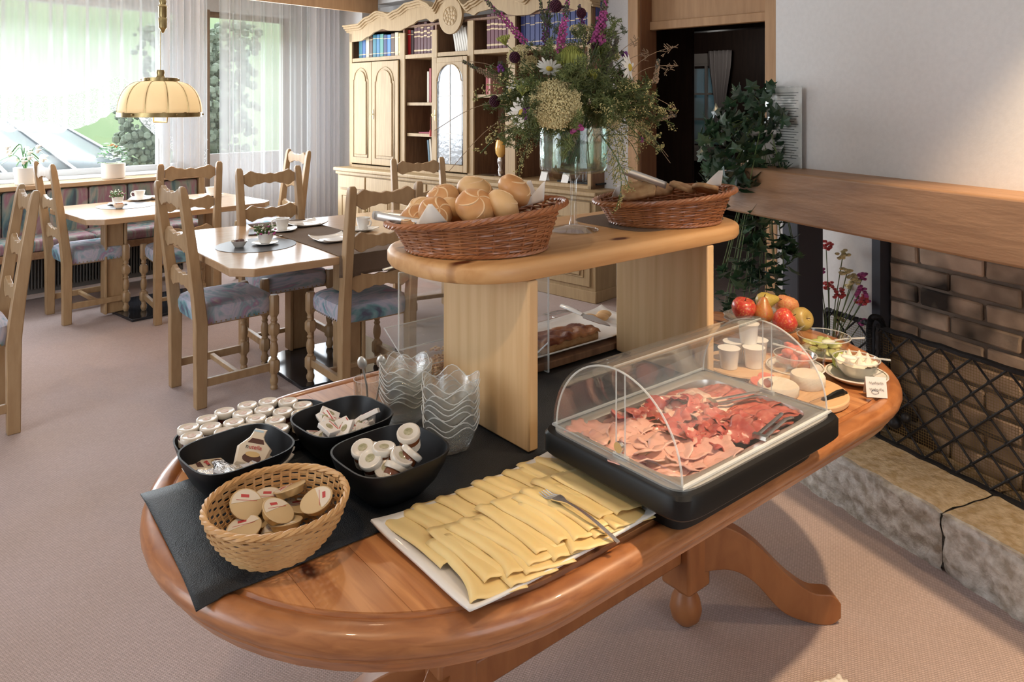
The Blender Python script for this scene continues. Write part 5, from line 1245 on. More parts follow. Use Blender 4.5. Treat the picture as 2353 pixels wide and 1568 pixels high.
def spoon(lab, p0, p1, mat='acrylic_edge'):
    a, b_ = Vector(p0), Vector(p1); L_ = (b_-a).length; t = thing('serving_spoon', lab, 'spoon', p0, 0); t.rotation_euler = (b_-a).to_track_quat('X', 'Z').to_euler()
    mk('handle', B().tube([(0, 0, 0), (L_*0.5, 0, 0.002), (L_*0.72, 0, 0)], [0.003, 0.002, 0.0028], 8), mat, t)
    mk('bowl', B().ball((L_*0.86, 0, -0.002), L_*0.15, 12, 7, (1, 0.62, 0.25)), mat, t)
spoon('clear plastic spoon lying in the whipped cream', AD(2045, 828, 1.99), AD(1935, 818, 1.95)); spoon('clear plastic spoon lying in the dish of pickles', AD(1985, 777, 2.19), AD(1890, 785, 2.14))
spoon('clear plastic spoon lying on the tomato wedges', AD(1775, 790, 2.02), AD(1850, 812, 1.98))
# card
cd = thing('name_card', 'folded white name card with handwriting at the table end', 'card', (*T(1.915, 0.872), ZT), AT-0.85)
q = B(); q.add([(-0.025, -0.013, 0), (0.025, -0.013, 0), (0.025, 0, 0.048), (-0.025, 0, 0.048), (-0.025, 0.018, 0), (0.025, 0.018, 0)], [(0, 1, 2, 3), (3, 2, 5, 4)]); mk('paper', q, 'paper', cd, smooth=False, solid_=0.0006)
q = B(); r5 = random.Random(9)
for row in range(2):
    pts = []
    for i in range(26):
        s = -0.017+0.034*i/25; zz = 0.034-0.015*row+0.003*math.sin(i*1.9+row)+0.001*math.sin(i*0.7); pts.append((s, -0.0145+0.013*zz/0.048-0.0003, zz))
    q.tube(pts, 0.0004, 4)
pts = [(-0.004+0.009*math.sin(i*0.5), -0.0142+0.013*(0.012+0.004*math.cos(i*0.5))/0.048, 0.012+0.004*math.cos(i*0.5)+0.0002*i) for i in range(14)]; q.tube(pts, 0.0004, 4)
mk('handwriting', q, 'ink', cd)
# yoghurt tubs
yt = thing('yoghurt_tub', 'white paper-topped yoghurt tub seen through the dome', 'tub', (0, 0, 0), 0, 'white tubs behind the dome')
mk('cup', B().lathe([(0, 0), (0.023, 0), (0.028, 0.05), (0.0295, 0.052), (0.0295, 0.054), (0, 0.054)], 22), 'white', yt)
mk('foil_lid', B().lathe([(0.030, 0.054), (0.031, 0.055), (0.0, 0.056)], 22), 'paper', yt)
yl = [(T(1.83, 1.17), 0), (T(1.83, 1.235), 0), (T(1.895, 1.20), 0), (T(1.85, 1.20), 0.056), (T(1.77, 1.21), 0)]
for i, (c_, dz) in enumerate(yl):
    if i == 0: yt.location = (*c_, ZT+0.012)
    else: dup(yt, (*c_, ZT+0.012+dz), i)
tag(mk('wood_plate', B().lathe([(0, 0), (0.10, 0), (0.115, 0.008), (0.113, 0.0115), (0, 0.010)], 36), 'board', loc=(*T(1.835, 1.205), ZT)), 'round wooden plate under the white yoghurt tubs', 'plate')
# fruit bowl
fc = T(2.075, 1.285)
fb_ = thing('fruit_bowl', 'cut-glass footed bowl piled with apples and pears', 'bowl', (*fc, ZT), 0)
mk('body', B().lathe([(0.05, 0), (0.052, 0.004), (0.02, 0.012), (0.018, 0.022), (0.045, 0.034), (0.10, 0.055), (0.128, 0.078), (0.125, 0.080), (0.095, 0.060), (0.04, 0.040), (0, 0.036)], 48, wob=lambda a, i: 1+(0.03*math.cos(a*12) if i in (6, 7) else 0)), 'cut_glass', fb_)
def apple(name, lab, px, py, Y, r, mat, rot=(0.2, 0.1, 0)):
    t = thing(name, lab, name.split('_')[-1] if name != 'red_apple' else 'apple', AD(px, py, Y), 0, rot=rot)
    mk('flesh', B().lathe([(0.0, -0.80), (0.25, -0.86), (0.55, -0.74), (0.85, -0.35), (1.0, 0.10), (0.97, 0.45), (0.75, 0.78), (0.42, 0.90), (0.15, 0.82), (0.0, 0.70)], 24), mat, t).scale = (r, r, r)
    mk('stalk', B().tube([(0, 0, r*0.68), (0.002, 0, r*1.1)], 0.0012, 5), 'stem', t)
def pear(lab, px, py, Y, r, mat, rot):
    t = thing('pear', lab, 'pear', AD(px, py, Y), 0, rot=rot)
    mk('flesh', B().lathe([(0.0, -0.92), (0.45, -0.86), (0.85, -0.5), (1.0, 0.0), (0.88, 0.5), (0.58, 1.0), (0.40, 1.4), (0.25, 1.62), (0.0, 1.68)], 24), mat, t).scale = (r, r, r)
    mk('stalk', B().tube([(0, 0, r*1.62), (0.004, 0, r*1.95)], 0.0015, 5), 'stem', t)
apple('apple', 'red apple at the left of the fruit bowl', 1708, 711, 2.27, 0.037, 'apple_red')
apple('apple', 'red and yellow apple at the front of the fruit bowl', 1801, 738, 2.20, 0.037, 'apple_red', (0.9, 0.4, 1.0))
apple('apple', 'russet yellow-green apple at the right of the fruit bowl', 1838, 734, 2.26, 0.036, 'apple_green', (1.2, 0.4, 0.3))
apple('apple', 'orange-red apple at the back of the fruit bowl', 1806, 705, 2.33, 0.037, 'peach', (0.2, 0.3, 1))
pear('reddish pear standing in the middle of the fruit bowl', 1753, 722, 2.26, 0.031, 'pear_red', (-0.15, 0.1, 0))
pear('yellow-green pear lying on top of the fruit bowl', 1755, 692, 2.32, 0.028, 'pear_yellow', (0.3, 1.35, 0.15))
dg_ = thing('glass_tray', 'small silver-rimmed glass dish beside the right shelf board', 'dish', (*T(1.93, 1.45), ZT), 0)
mk('body', B().lathe([(0.05, 0), (0.055, 0.003), (0.075, 0.03), (0.073, 0.03), (0.05, 0.006), (0, 0.006)], 30), 'glass_bowl', dg_)
cl_ = thing('cloth_scrap', 'cream scrap of cloth lying on the carpet at the bottom edge of the photo', 'cloth', (*G(1918, 1580, 0.02), 0), 0.3)
mk('fabric', B().grid(lambda s, t: (-0.05+0.1*s, -0.035+0.07*t, 0.012+0.018*noise.noise(Vector((s*5, t*5, 3)))+0.012*math.sin(PI*s)*math.sin(PI*t)), 20, 16), 'napkin', cl_, solid_=0.002)
# ---------------------------------------------------------------- dining chairs
def chair_proto():
    t = thing('dining_chair', 'x', 'chair', (0, 0, 0), 0)
    def rail(zc, yoff):
        n = 24; top = []; bot = []
        for i in range(n+1):
            x = -0.165+0.33*i/n; g_ = math.exp(-((abs(x)-0.115)/0.03)**2)
            w_ = 0.004*math.cos(x*95)
            top.append((x, zc+0.030+0.020*g_+w_)); bot.append((x, zc-0.030-0.020*g_-w_))
        b = B().strip(top, bot, yoff-0.011, yoff+0.011, 'y'); mk('rail', b, 'beech', t, bevel=0.003)
    def back(z): return -0.19-0.085*(max(0, z-0.42)/0.66)**1.15
    for z in (1.03, 0.815, 0.61): rail(z, back(z))
    for s in (-1, 1):
        cs = [(0, 0.024, 0.026), (0.42, 0.024, 0.030), (0.60, 0.023, 0.027), (0.85, 0.022, 0.024), (1.05, 0.021, 0.020), (1.085, 0.020, 0.016), (1.10, 0.013, 0.009)]
        rings = [[(s*0.19+dx*a, back(z)+dy*b_, z) for dx, dy in ((-1, -1), (1, -1), (1, 1), (-1, 1))] for z, a, b_ in cs]
        q = B(); loft(q, rings); mk('leg', q, 'beech', t, bevel=0.004)
        # turned front leg with square blocks
        q = B(); x, y = s*0.20, 0.185
        def blk(z0, z1, h=0.024): loft(q, [[(x+dx*k*h, y+dy*k*h, z) for dx, dy in ((-1, -0.55), (-0.55, -1), (0.55, -1), (1, -0.55), (1, 0.55), (0.55, 1), (-0.55, 1), (-1, 0.55))] for z, k in ((z0, 0.75), (z0+0.012, 1), (z1-0.012, 1), (z1, 0.75))])
        blk(0.385, 0.497, 0.023); blk(0.285, 0.345, 0.026); blk(0.085, 0.155, 0.026)
        q.lathe([(0.017, 0), (0.020, 0.01), (0.015, 0.022), (0.021, 0.035), (0.022, 0.05), (0.015, 0.065), (0.018, 0.088)], 14, (x, y, 0))
        q.lathe([(0.018, 0.152), (0.019, 0.160), (0.014, 0.168), (0.018, 0.178), (0.022, 0.20), (0.021, 0.225), (0.014, 0.248), (0.019, 0.258), (0.014, 0.268), (0.019, 0.288)], 14, (x, y, 0))
        q.lathe([(0.019, 0.342), (0.014, 0.352), (0.019, 0.362), (0.015, 0.372), (0.019, 0.388)], 14, (x, y, 0))
        mk('leg', q, 'beech', t, bevel=0)
        mk('stretcher', B().bb(s*0.195-0.012, s*0.195+0.012, -0.17, 0.175, 0.10, 0.14), 'beech', t, bevel=0.003)
    mk('stretcher', B().bb(-0.185, 0.185, -0.012, 0.012, 0.108, 0.134), 'beech', t, bevel=0.003)
    mk('seat_frame', B().bb(-0.18, 0.18, -0.17, 0.175, 0.395, 0.425), 'beech', t)
    q = B(); rings = []
    for z, k in ((0.405, 1.0), (0.430, 1.035), (0.465, 1.045), (0.490, 1.0), (0.503, 0.88), (0.508, 0.6), (0.510, 0.05)):
        rings.append([(x*k, 0.005+y*k, z) for x, y in superel(0.197, 0.190, 40, 6)])
    loft(q, rings); mk('seat', q, 'fabric', t)
    q = B()
    for i in range(13):
        for s in (-1, 1):
            q.ball((s*0.200, -0.14+0.29*i/12, 0.412), 0.0045, 5, 3); q.ball((-0.165+0.33*i/12, 0.198, 0.412), 0.0045, 5, 3) if s > 0 else None
    tag(mk('studs', q, 'brass', t), None, None, kind='stuff')
    return t
ch0 = chair_proto()
def face(deg): return math.radians(-deg)      # compass-like: 0 faces away from the camera (+y), 90 faces right
CH = [((-1.526, 3.90), 48, 'oak ladderback chair nearest the camera at the left end of the long dining table'),
      (T(1.77, 4.36), 180-39.2, 'oak ladderback chair on the far side of the long dining table facing the camera'),
      (T(1.85, 3.545), -39.2, 'oak ladderback chair with its back to the camera beside the bread basket'),
      ((-2.38, 5.27), -38, 'oak ladderback chair between the window table and the long dining table'),
      ((-3.04, 5.27), 43, 'oak ladderback chair at the left end of the window table'),
      ((-2.545, 3.37), 228, 'oak ladderback chair cut off by the left edge of the photo'),
      (R(3.25, 5.80), 47.6-90-90+0, 'oak ladderback chair in front of the balcony door curtain'),
      (T(2.88, 4.45), 180-39.2+12, 'oak ladderback chair before the bookcase behind the bread rolls')]
for i, (p, dg2, lab) in enumerate(CH):
    if i == 0: ch0.location = (*p, 0); ch0.rotation_euler = (0, 0, face(dg2)); ch0['label'] = lab; ch0['group'] = 'oak ladderback dining chairs'
    else: dup(ch0, (*p, 0), face(dg2), lab, 'oak ladderback dining chairs')

def dtable(label, loc, rz, L_, W_, cols):
    t = thing('dining_table', label, 'table', loc, rz)
    c_ = 0.085; hx, hy = L_/2, W_/2
    poly = [(-hx+c_, -hy), (hx-c_, -hy), (hx, -hy+c_), (hx, hy-c_), (hx-c_, hy), (-hx+c_, hy), (-hx, hy-c_), (-hx, -hy+c_)]
    mk('tabletop', B().prism(poly, 0.712, 0.75), 'tabletop', t, bevel=0.004)
    for (x, y) in cols:
        b = B(); b.bb(x-0.055, x+0.055, y-0.03, y+0.03, 0.02, 0.712); mk('column', b, 'beech', t, bevel=0.006)
        b = B(); b.bb(x-0.075, x-0.058, y-0.045, y+0.045, 0.02, 0.712); b.bb(x+0.058, x+0.075, y-0.045, y+0.045, 0.02, 0.712); mk('column_face', b, 'beech', t, bevel=0.004)
    if len(cols) > 1: mk('under_rail', B().bb(min(c[0] for c in cols)-0.02, max(c[0] for c in cols)+0.02, min(c[1] for c in cols)-0.02, max(c[1] for c in cols)+0.02, 0.66, 0.712), 'beech', t)
    mk('base_plate', B().prism([(-0.34, -0.30), (0.2, -0.33), (0.36, -0.2), (0.33, 0.3), (-0.2, 0.33), (-0.36, 0.24)], 0, 0.02), 'slate', t, bevel=0.004)
    return t
TA = dtable('long oak dining table with a brown runner across it, laid with cups and plates', T3(1.92, 3.965, 0), AT, 1.60, 1.26, [(-0.09, 0.33), (-0.09, -0.33)])
TB = dtable('oak dining table before the upholstered window bench', R3(2.31, 5.64, 0), AR, 1.30, 0.92, [(-0.35, 0.0), (0.35, 0.0)])
rnr = B().grid(lambda s, t: (1.62+0.36*s+0.01*math.sin(t*6), 3.335-0.004+max(0, t-0.08)/0.92*1.26 if t > 0.08 else 3.327-0.012*math.sin(s*9)*(0.08-t)*10, 0.7525 if t > 0.08 else 0.7525-0.105*(0.08-t)/0.08), 16, 60)
tag(mk('table_runner', rnr, 'brown_cloth', rz=AT, solid_=0.002), 'brown cloth runner laid across the long dining table, hanging over its near edge', 'table runner')
def mat_(lab, c, r): tag(mk('placemat', B().lathe([(0, 0), (r, 0), (r, 0.002), (0, 0.002)], 48), 'grey_mat', loc=(*c, 0.7503)), lab, 'placemat')
mat_('round dark grey placemat on the long dining table', G(588, 563, .752), 0.205)
mat_('round dark grey placemat on the window table', G(290, 472, .752), 0.20)
def cup(lab, c, rz=0.0, z=0.751, saucer_='square', slab='saucer'):
    if saucer_:
        s = thing('saucer', 'white %s saucer under %s' % (saucer_, slab), 'saucer', (*c, z), rz)
        e = 4.5 if saucer_ == 'square' else 2.0; q = B()
        loft(q, [[(x, y, zz+(0.008*(abs(x*y)/(k*k)) if saucer_ == 'square' else 0)) for x, y in superel(k, k, 40, e)] for k, zz in ((0.035, 0), (0.045, 0.001), (0.078, 0.010), (0.077, 0.013), (0.045, 0.004), (0.001, 0.004))], True, False)
        mk('body', q, 'white', s); z += 0.005
    t = thing('coffee_cup', lab, 'cup', (*c, z), rz)
    mk('body', B().lathe([(0.022, 0), (0.026, 0.002), (0.033, 0.03), (0.042, 0.072), (0.0395, 0.072), (0.030, 0.03), (0.022, 0.007), (0, 0.006)], 30), 'white', t)
    mk('handle', B().tube(catmull([(-0.036, 0, 0.058), (-0.055, 0, 0.060), (-0.062, 0, 0.042), (-0.05, 0, 0.025), (-0.032, 0, 0.024)], 4), 0.0042, 7), 'white', t)
    return t
cup('white coffee cup nearest the far chair on the long dining table', G(648, 532, .75), 0.0, slab='the cup by the round placemat')
cup('white coffee cup behind the chair rails near the bread tongs', G(834, 530, .75), 2.6, slab='the cup near the bread tongs')
cup('white coffee cup beside the flowers on the window table', G(320, 461, .75), 0.3, slab='the cup on the window table')
cup('white coffee cup at the right end of the window table', G(484, 452, .75), 2.8, slab='the cup at the right end of the window table')
def fl_cup(lab, c, slab):
    s = thing('saucer', slab, 'saucer', (*c, 0.7525), 0)
    mk('body', B().lathe([(0, 0.003), (0.03, 0.0), (0.04, 0.001), (0.068, 0.010), (0.067, 0.013), (0.04, 0.005), (0, 0.005)], 30), 'white', s)
    t = thing('flower_cup', lab, 'cup', (*c, 0.758), 0)
    mk('body', B().lathe([(0.022, 0), (0.028, 0.003), (0.038, 0.03), (0.041, 0.055), (0.039, 0.055), (0.035, 0.03), (0.02, 0.01), (0, 0.01)], 28), 'white', t)
    r8 = random.Random(len(lab)); q = B(); p = B(); w_ = B()
    for i in range(70):
        a = r8.uniform(0, 6.28); rr_ = 0.055*math.sqrt(r8.random()); h_ = 0.05+0.045*r8.random()
        (q if i % 5 else p).ball((rr_*math.cos(a), rr_*math.sin(a), h_), r8.uniform(0.005, 0.009), 5, 4, (1, 1, 0.6))
        if i % 4 == 0: w_.ball((rr_*math.cos(a)*1.1, rr_*math.sin(a)*1.1, h_+0.006), 0.005, 5, 3)
        q.tube([(rr_*0.3*math.cos(a), rr_*0.3*math.sin(a), 0.03), (rr_*math.cos(a), rr_*math.sin(a), h_)], 0.0012, 4)
    tag(mk('foliage', q, 'leaf_light', t), None, None, kind='stuff'); tag(mk('blossoms', p, 'pink', t), None, None, kind='stuff'); tag(mk('white_blossoms', w_, 'petal_white', t), None, None, kind='stuff')
fl_cup('white cup filled with small pink flowers on the long dining table', G(609, 558, .76), 'round white saucer under the flower cup on the long dining table')
fl_cup('white cup filled with small white flowers on the window table', G(270, 468, .76), 'round white saucer under the flower cup on the window table')
def sm_bowl(lab, c, mat2, lab2):
    t = thing('small_bowl', lab, 'bowl', (*c, 0.7525), 0.4)
    q = B(); loft(q, [[(x, y, zz) for x, y in superel(k, k*0.9, 36, 3)] for k, zz in ((0.018, 0), (0.022, 0.001), (0.042, 0.034), (0.040, 0.034), (0.018, 0.006), (0.001, 0.005))], True, False); mk('body', q, 'white', t)
    o = thing('sweet_packet', lab2, 'packet', (c[0], c[1], 0.779), 0.7)
    mk('wrapper', B().bb(-0.022, 0.022, -0.014, 0.014, 0, 0.014), mat2, o, bevel=0.002)
sm_bowl('small white bowl holding a dark packet on the round placemat', G(549, 568, .7525), 'jam', 'dark wrapped packet in the small bowl on the long dining table')
sm_bowl('small white bowl holding a brown packet on the window table', G(273, 479, .7525), 'cake_top', 'brown wrapped packet in the small bowl on the window table')
def sqplate(lab, c, rz, k=0.10):
    t = thing('side_plate', lab, 'plate', (*c, 0.753), rz); mk('body', B().grid(plat(k, k, 0.014, 0.010), 18, 18), 'white', t, solid_=0.004)
sqplate('white square plate at the far side of the long dining table', G(703, 517, .755), AT)
sqplate('white square plate on the brown runner beside the near chair post', G(765, 552, .755), AT)
sqplate('white square plate half hidden on the window table', G(365, 455, .755), AR, 0.09)
for (a, b_, lab) in (((688, 524), (738, 514), 'steel teaspoon on the brown runner by the square plate'), ((628, 548), (648, 541), 'steel teaspoon beside the white cup saucer')):
    pa_, pb2 = G(*a, .758), G(*b_, .758); t = thing('teaspoon', lab, 'spoon', (*pa_, 0.757), math.atan2(pb2[1]-pa_[1], pb2[0]-pa_[0])); L2 = math.dist(pa_, pb2)
    mk('handle', B().tube([(0, 0, 0), (L2*0.75, 0, 0.002)], 0.0025, 6, flat=(1.3, 0.5)), 'steel', t); mk('bowl', B().ball((L2*0.87, 0, 0.001), L2*0.14, 10, 6, (1, 0.65, 0.25)), 'steel', t)
pa_ = G(588, 533, .756); t = thing('folded_napkin', 'folded dark and white napkin at the far edge of the long dining table', 'napkin', (*pa_, 0.752), AT+1.2); mk('cloth', B().bb(-0.09, 0.09, -0.04, 0.04, 0, 0.006), 'grey_mat', t, bevel=0.002); mk('white_fold', B().bb(0.0, 0.09, -0.035, 0.015, 0.006, 0.010), 'white', t, bevel=0.002)

# bench
bn = thing('window_bench', 'long upholstered bench with a wooden frame under the window', 'bench', (0, 0, 0), AR)
bw0, bw1 = 0.3, 3.02
nP = 9
for i in range(nP):
    a, b_ = bw0+(bw1-0.05-bw0)*i/nP, bw0+(bw1-0.05-bw0)*(i+1)/nP
    mk('back_cushion', B().bb(a+0.002, b_-0.002, 6.52, 6.58, 0.44, 0.835), 'bench_fabric', bn, bevel=0.025, seg=3)
for i in range(3):
    a, b_ = bw0+(bw1-0.12-bw0)*i/3, bw0+(bw1-0.12-bw0)*(i+1)/3
    mk('seat_cushion', B().bb(a+0.002, b_-0.002, 6.17, 6.53, 0.42, 0.505), 'bench_fabric', bn, bevel=0.03, seg=3)
mk('seat_rail', B().bb(bw0, bw1-0.1, 6.18, 6.22, 0.365, 0.42), 'mantel', bn, bevel=0.004)
mk('top_ledge', B().bb(bw0-0.2, bw1+0.02, 6.50, 6.76, 0.845, 0.88), 'tabletop', bn, bevel=0.005)
mk('back_panel', B().bb(bw0, bw1, 6.58, 6.60, 0.1, 0.845), 'beech', bn)
mk('end_post', B().bb(bw1-0.05, bw1, 6.50, 6.60, 0, 0.845), 'beech', bn, bevel=0.004)
mk('seat_board', B().bb(bw0, bw1-0.1, 6.22, 6.52, 0.395, 0.42), 'beech', bn)
for x in (0.9, 2.88): mk('leg', B().bb(x, x+0.05, 6.18, 6.23, 0, 0.365), 'beech', bn, bevel=0.003)
rdt = thing('convector_heater', 'dark grey convector heater with vertical fins under the window bench', 'heater', (0, 0, 0), AR)
mk('casing', B().bb(0.35, 2.8, 6.44, 6.50, 0.06, 0.34), 'radiator', rdt)
q = B()
for i in range(110): q.bb(0.36+i*0.0222, 0.366+i*0.0222, 6.41, 6.44, 0.10, 0.33)
tag(mk('fins', q, 'radiator', rdt), None, None, kind='stuff')

# pendant lamp
LP = ((368-1176)/1689*5.0, 5.0)
lp = thing('pendant_lamp', 'brass pendant lamp with a domed parchment shade above the window table', 'lamp', (*LP, 0), 0)
zb_, zt_ = 1.415, 1.655
pr = []
for i in range(13):
    f = i/12; pr.append((0.262*math.cos(f*PI/2*0.80)**0.75 if i else 0.262, zb_+0.03+(zt_-zb_-0.03)*math.sin(f*PI/2*0.98)/math.sin(PI/2*0.98)))
NS = 12
for k in range(NS):
    a0, a1 = 2*PI*k/NS+0.1, 2*PI*(k+1)/NS+0.1
    def f(s, t):
        x = t*12; i = min(11, int(x)); r_ = pr[i][0]+(pr[i+1][0]-pr[i][0])*(x-i); z = pr[i][1]+(pr[i+1][1]-pr[i][1])*(x-i)
        a = a0+(a1-a0)*s; rr_ = r_*(1-0.018*math.sin(PI*s)*-1)*math.cos(0)*(1-0.02*(1-abs(2*s-1)))
        return (rr_*math.cos(a), rr_*math.sin(a), z)
    mk('shade_panel', B().grid(f, 6, 12), 'lampshade', lp, solid_=0.002)
    mk('seam', B().tube([(r_*1.004*math.cos(a0), r_*1.004*math.sin(a0), z+0.001*(i % 2)) for i, (r_, z) in enumerate(pr)], 0.0028, 4), 'brass', lp)
mk('lower_band', B().lathe([(0.262, zb_), (0.266, zb_+0.002), (0.266, zb_+0.032), (0.262, zb_+0.034)], NS, cap0=False, cap1=False), 'brass', lp)
mk('top_band', B().lathe([(0.110, zt_-0.005), (0.114, zt_+0.0), (0.114, zt_+0.024), (0.108, zt_+0.026), (0.0, zt_+0.028)], 24, cap0=False), 'brass', lp)
q = B()
for k in range(6):
    a = 2*PI*k/6+0.3; q.ball((0.116*math.cos(a), 0.116*math.sin(a), zt_+0.012), 0.007, 8, 5); q.ball((0.268*math.cos(a), 0.268*math.sin(a), zb_+0.017), 0.007, 8, 5)
tag(mk('rivets', q, 'brass', lp), None, None, kind='stuff')
mk('neck', B().lathe([(0.028, zt_+0.026), (0.030, zt_+0.03), (0.024, zt_+0.045), (0.028, zt_+0.06), (0.024, zt_+0.08), (0.0, zt_+0.082)], 20), 'brass', lp)
mk('cord', B().tube([(0, 0, zt_+0.08), (0, 0, 2.02)], 0.003, 6), 'brass', lp)
mk('counterweight', B().lathe([(0.004, 1.985), (0.012, 1.995), (0.018, 2.01), (0.027, 2.02), (0.028, 2.08), (0.024, 2.09), (0.027, 2.10), (0.027, 2.16), (0.030, 2.165), (0.020, 2.18), (0.024, 2.20), (0.018, 2.22)], 20, (0.016, 0, 0)), 'brass', lp)
mk('chain', B().tube([(0.016, 0, 2.21), (0.016, 0, CEIL)], 0.006, 5), 'brass', lp)
mk('pull_handle', B().tube([(-0.05, 0, zb_+0.03), (-0.045, 0, zb_-0.035), (0.045, 0, zb_-0.035), (0.05, 0, zb_+0.03)], 0.006, 6), 'brass', lp)
mk('bulb', B().ball((0, 0, zb_+0.12), 0.035, 12, 8), pm('bulb', (1, 0.8, 0.5), 0.5, emit=6.0), lp)
light('pendant_light', 'POINT', (*LP, zb_+0.06), 7, WARM, 0.04)

# ---------------------------------------------------------------- bookcase
def hc(px, w=4.62):
    r_ = (px-1176)/1689; Z = w/(0.674*r_+0.738); return (0.674-0.738*r_)*Z, Z
def hz(px, y, w=4.62): c_, Z = hc(px, w); return (c_, 1.5+(240-y)*Z/1689)
bc = thing('bookcase', 'large light oak wall bookcase with arched cornice, doors and open shelves', 'bookcase', (0, 0, 0), AR)
def interp(pts, x):
    for (a, ya), (b_, yb) in zip(pts, pts[1:]):
        if a <= x <= b_:
            t = (x-a)/(b_-a); return ya+(yb-ya)*(t*t*(3-2*t))
    return pts[0][1] if x < pts[0][0] else pts[-1][1]
TOPC = [(796,66),(829,63),(853,46),(876,33),(890,35),(901,40),(918,31),(946,14),(973,8),(990,14),(1003,26),(1018,2),(1036,-8),(1056,-4),(1077,20),(1090,10),(1118,-6),(1165,-14),(1195,-2),(1208,4),(1230,-15),(1290,-32),(1340,-10),(1368,2)]
BOTC = [(806,97),(830,95),(850,84),(866,73),(882,67),(896,71),(922,71),(934,65),(950,57),(965,47),(982,43),(995,52),(1007,44),(1077,30),(1091,36),(1104,27),(1132,21),(1155,25),(1171,34),(1187,36),(1215,35),(1242,23),(1290,12),(1330,24),(1361,30)]
N_ = 110; tops = []; bots = []
for i in range(N_+1):
    px = 806+(1361-806)*i/N_; tops.append(hz(px, interp(TOPC, px))); bots.append(hz(px, interp(BOTC, px)))
mk('fascia', B().strip(tops, bots, 4.60, 4.62, 'x'), 'oak', bc)
tops = [hz(px, interp(TOPC, px)) for px in [798+(1366-798)*i/N_ for i in range(N_+1)]]
for dw_, z0, z1 in ((0.07, 0.030, 0.012), (0.055, 0.012, -0.010), (0.035, -0.010, -0.030), (0.018, -0.030, -0.048)):
    mk('cornice', B().strip([(c_, z+z0) for c_, z in tops], [(c_, z+z1) for c_, z in tops], 4.62-dw_, 4.70, 'x'), 'oak', bc, bevel=0.003, seg=1)
cL, cR = hc(806)[0], hc(1361)[0]
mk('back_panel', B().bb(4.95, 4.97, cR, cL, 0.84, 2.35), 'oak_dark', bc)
for px0, px1, z1 in ((806, 812, 2.25), (922, 933, 2.2), (995, 1007, 2.2), (1077, 1091, 2.25), (1171, 1187, 2.25), (1353, 1361, 2.3)):
    a, b_ = hc(px0)[0], hc(px1)[0]
    mk('upright', B().bb(4.60, 4.62, b_, a, 0.84, z1), 'oak', bc, bevel=0.002, seg=1)
    mid = (a+b_)/2 if px0 not in (806, 1353) else (a-0.012 if px0 == 806 else b_+0.012)
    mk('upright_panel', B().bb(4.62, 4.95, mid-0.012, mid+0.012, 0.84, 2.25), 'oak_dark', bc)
mk('upper_shelf', B().bb(4.605, 4.95, cR, cL, 1.945, 1.985), 'oak', bc, bevel=0.003, seg=1)
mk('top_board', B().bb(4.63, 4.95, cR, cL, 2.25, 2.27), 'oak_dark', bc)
mk('bottom_board', B().bb(4.60, 4.95, cR, cL, 0.84, 0.87), 'oak', bc, bevel=0.003, seg=1)
def ishelf(p0, p1, z): mk('inner_shelf', B().bb(4.63, 4.95, hc(p1)[0], hc(p0)[0], z, z+0.028), 'oak', bc)
for z in (1.49, 1.19): ishelf(933, 995, z)
for z in (1.50, 1.20): ishelf(1007, 1077, z)
ishelf(1091, 1171, 1.56); ishelf(1187, 1353, 1.56)
mk('niche_post', B().bb(4.60, 4.63, hc(1168)[0]-0.02, hc(1168)[0]+0.02, 0.87, 1.56), 'oak', bc)
# rosette
rc, rz_ = hz(1042, 38)
ro = B().strip([(rc+0.155*math.cos(a), rz_+0.165*math.sin(a)) for a in [PI*k/24 for k in range(25)]], [(rc+0.155*math.cos(a), rz_-0.165*math.sin(a)) for a in [PI*k/24 for k in range(25)]], 4.575, 4.60, 'x')
rs_ = mk('rosette_disc', ro, 'oak', bc, bevel=0.004)
q = B()
for ring, nn, rr_, sz in ((0, 1, 0, 0.020), (1, 6, 0.034, 0.020), (2, 9, 0.064, 0.022)):
    for k in range(nn):
        a = 2*PI*k/nn+ring*0.3; q.ball((4.575, rc+rr_*math.cos(a), rz_+rr_*math.sin(a)), sz, 8, 6, (0.4, 1, 1))
q.tube([(4.574, rc+0.088*math.cos(2*PI*k/36), rz_+0.088*math.sin(2*PI*k/36)) for k in range(36)], 0.004, 5, closed=True)
mk('carving', q, 'oak', rs_)
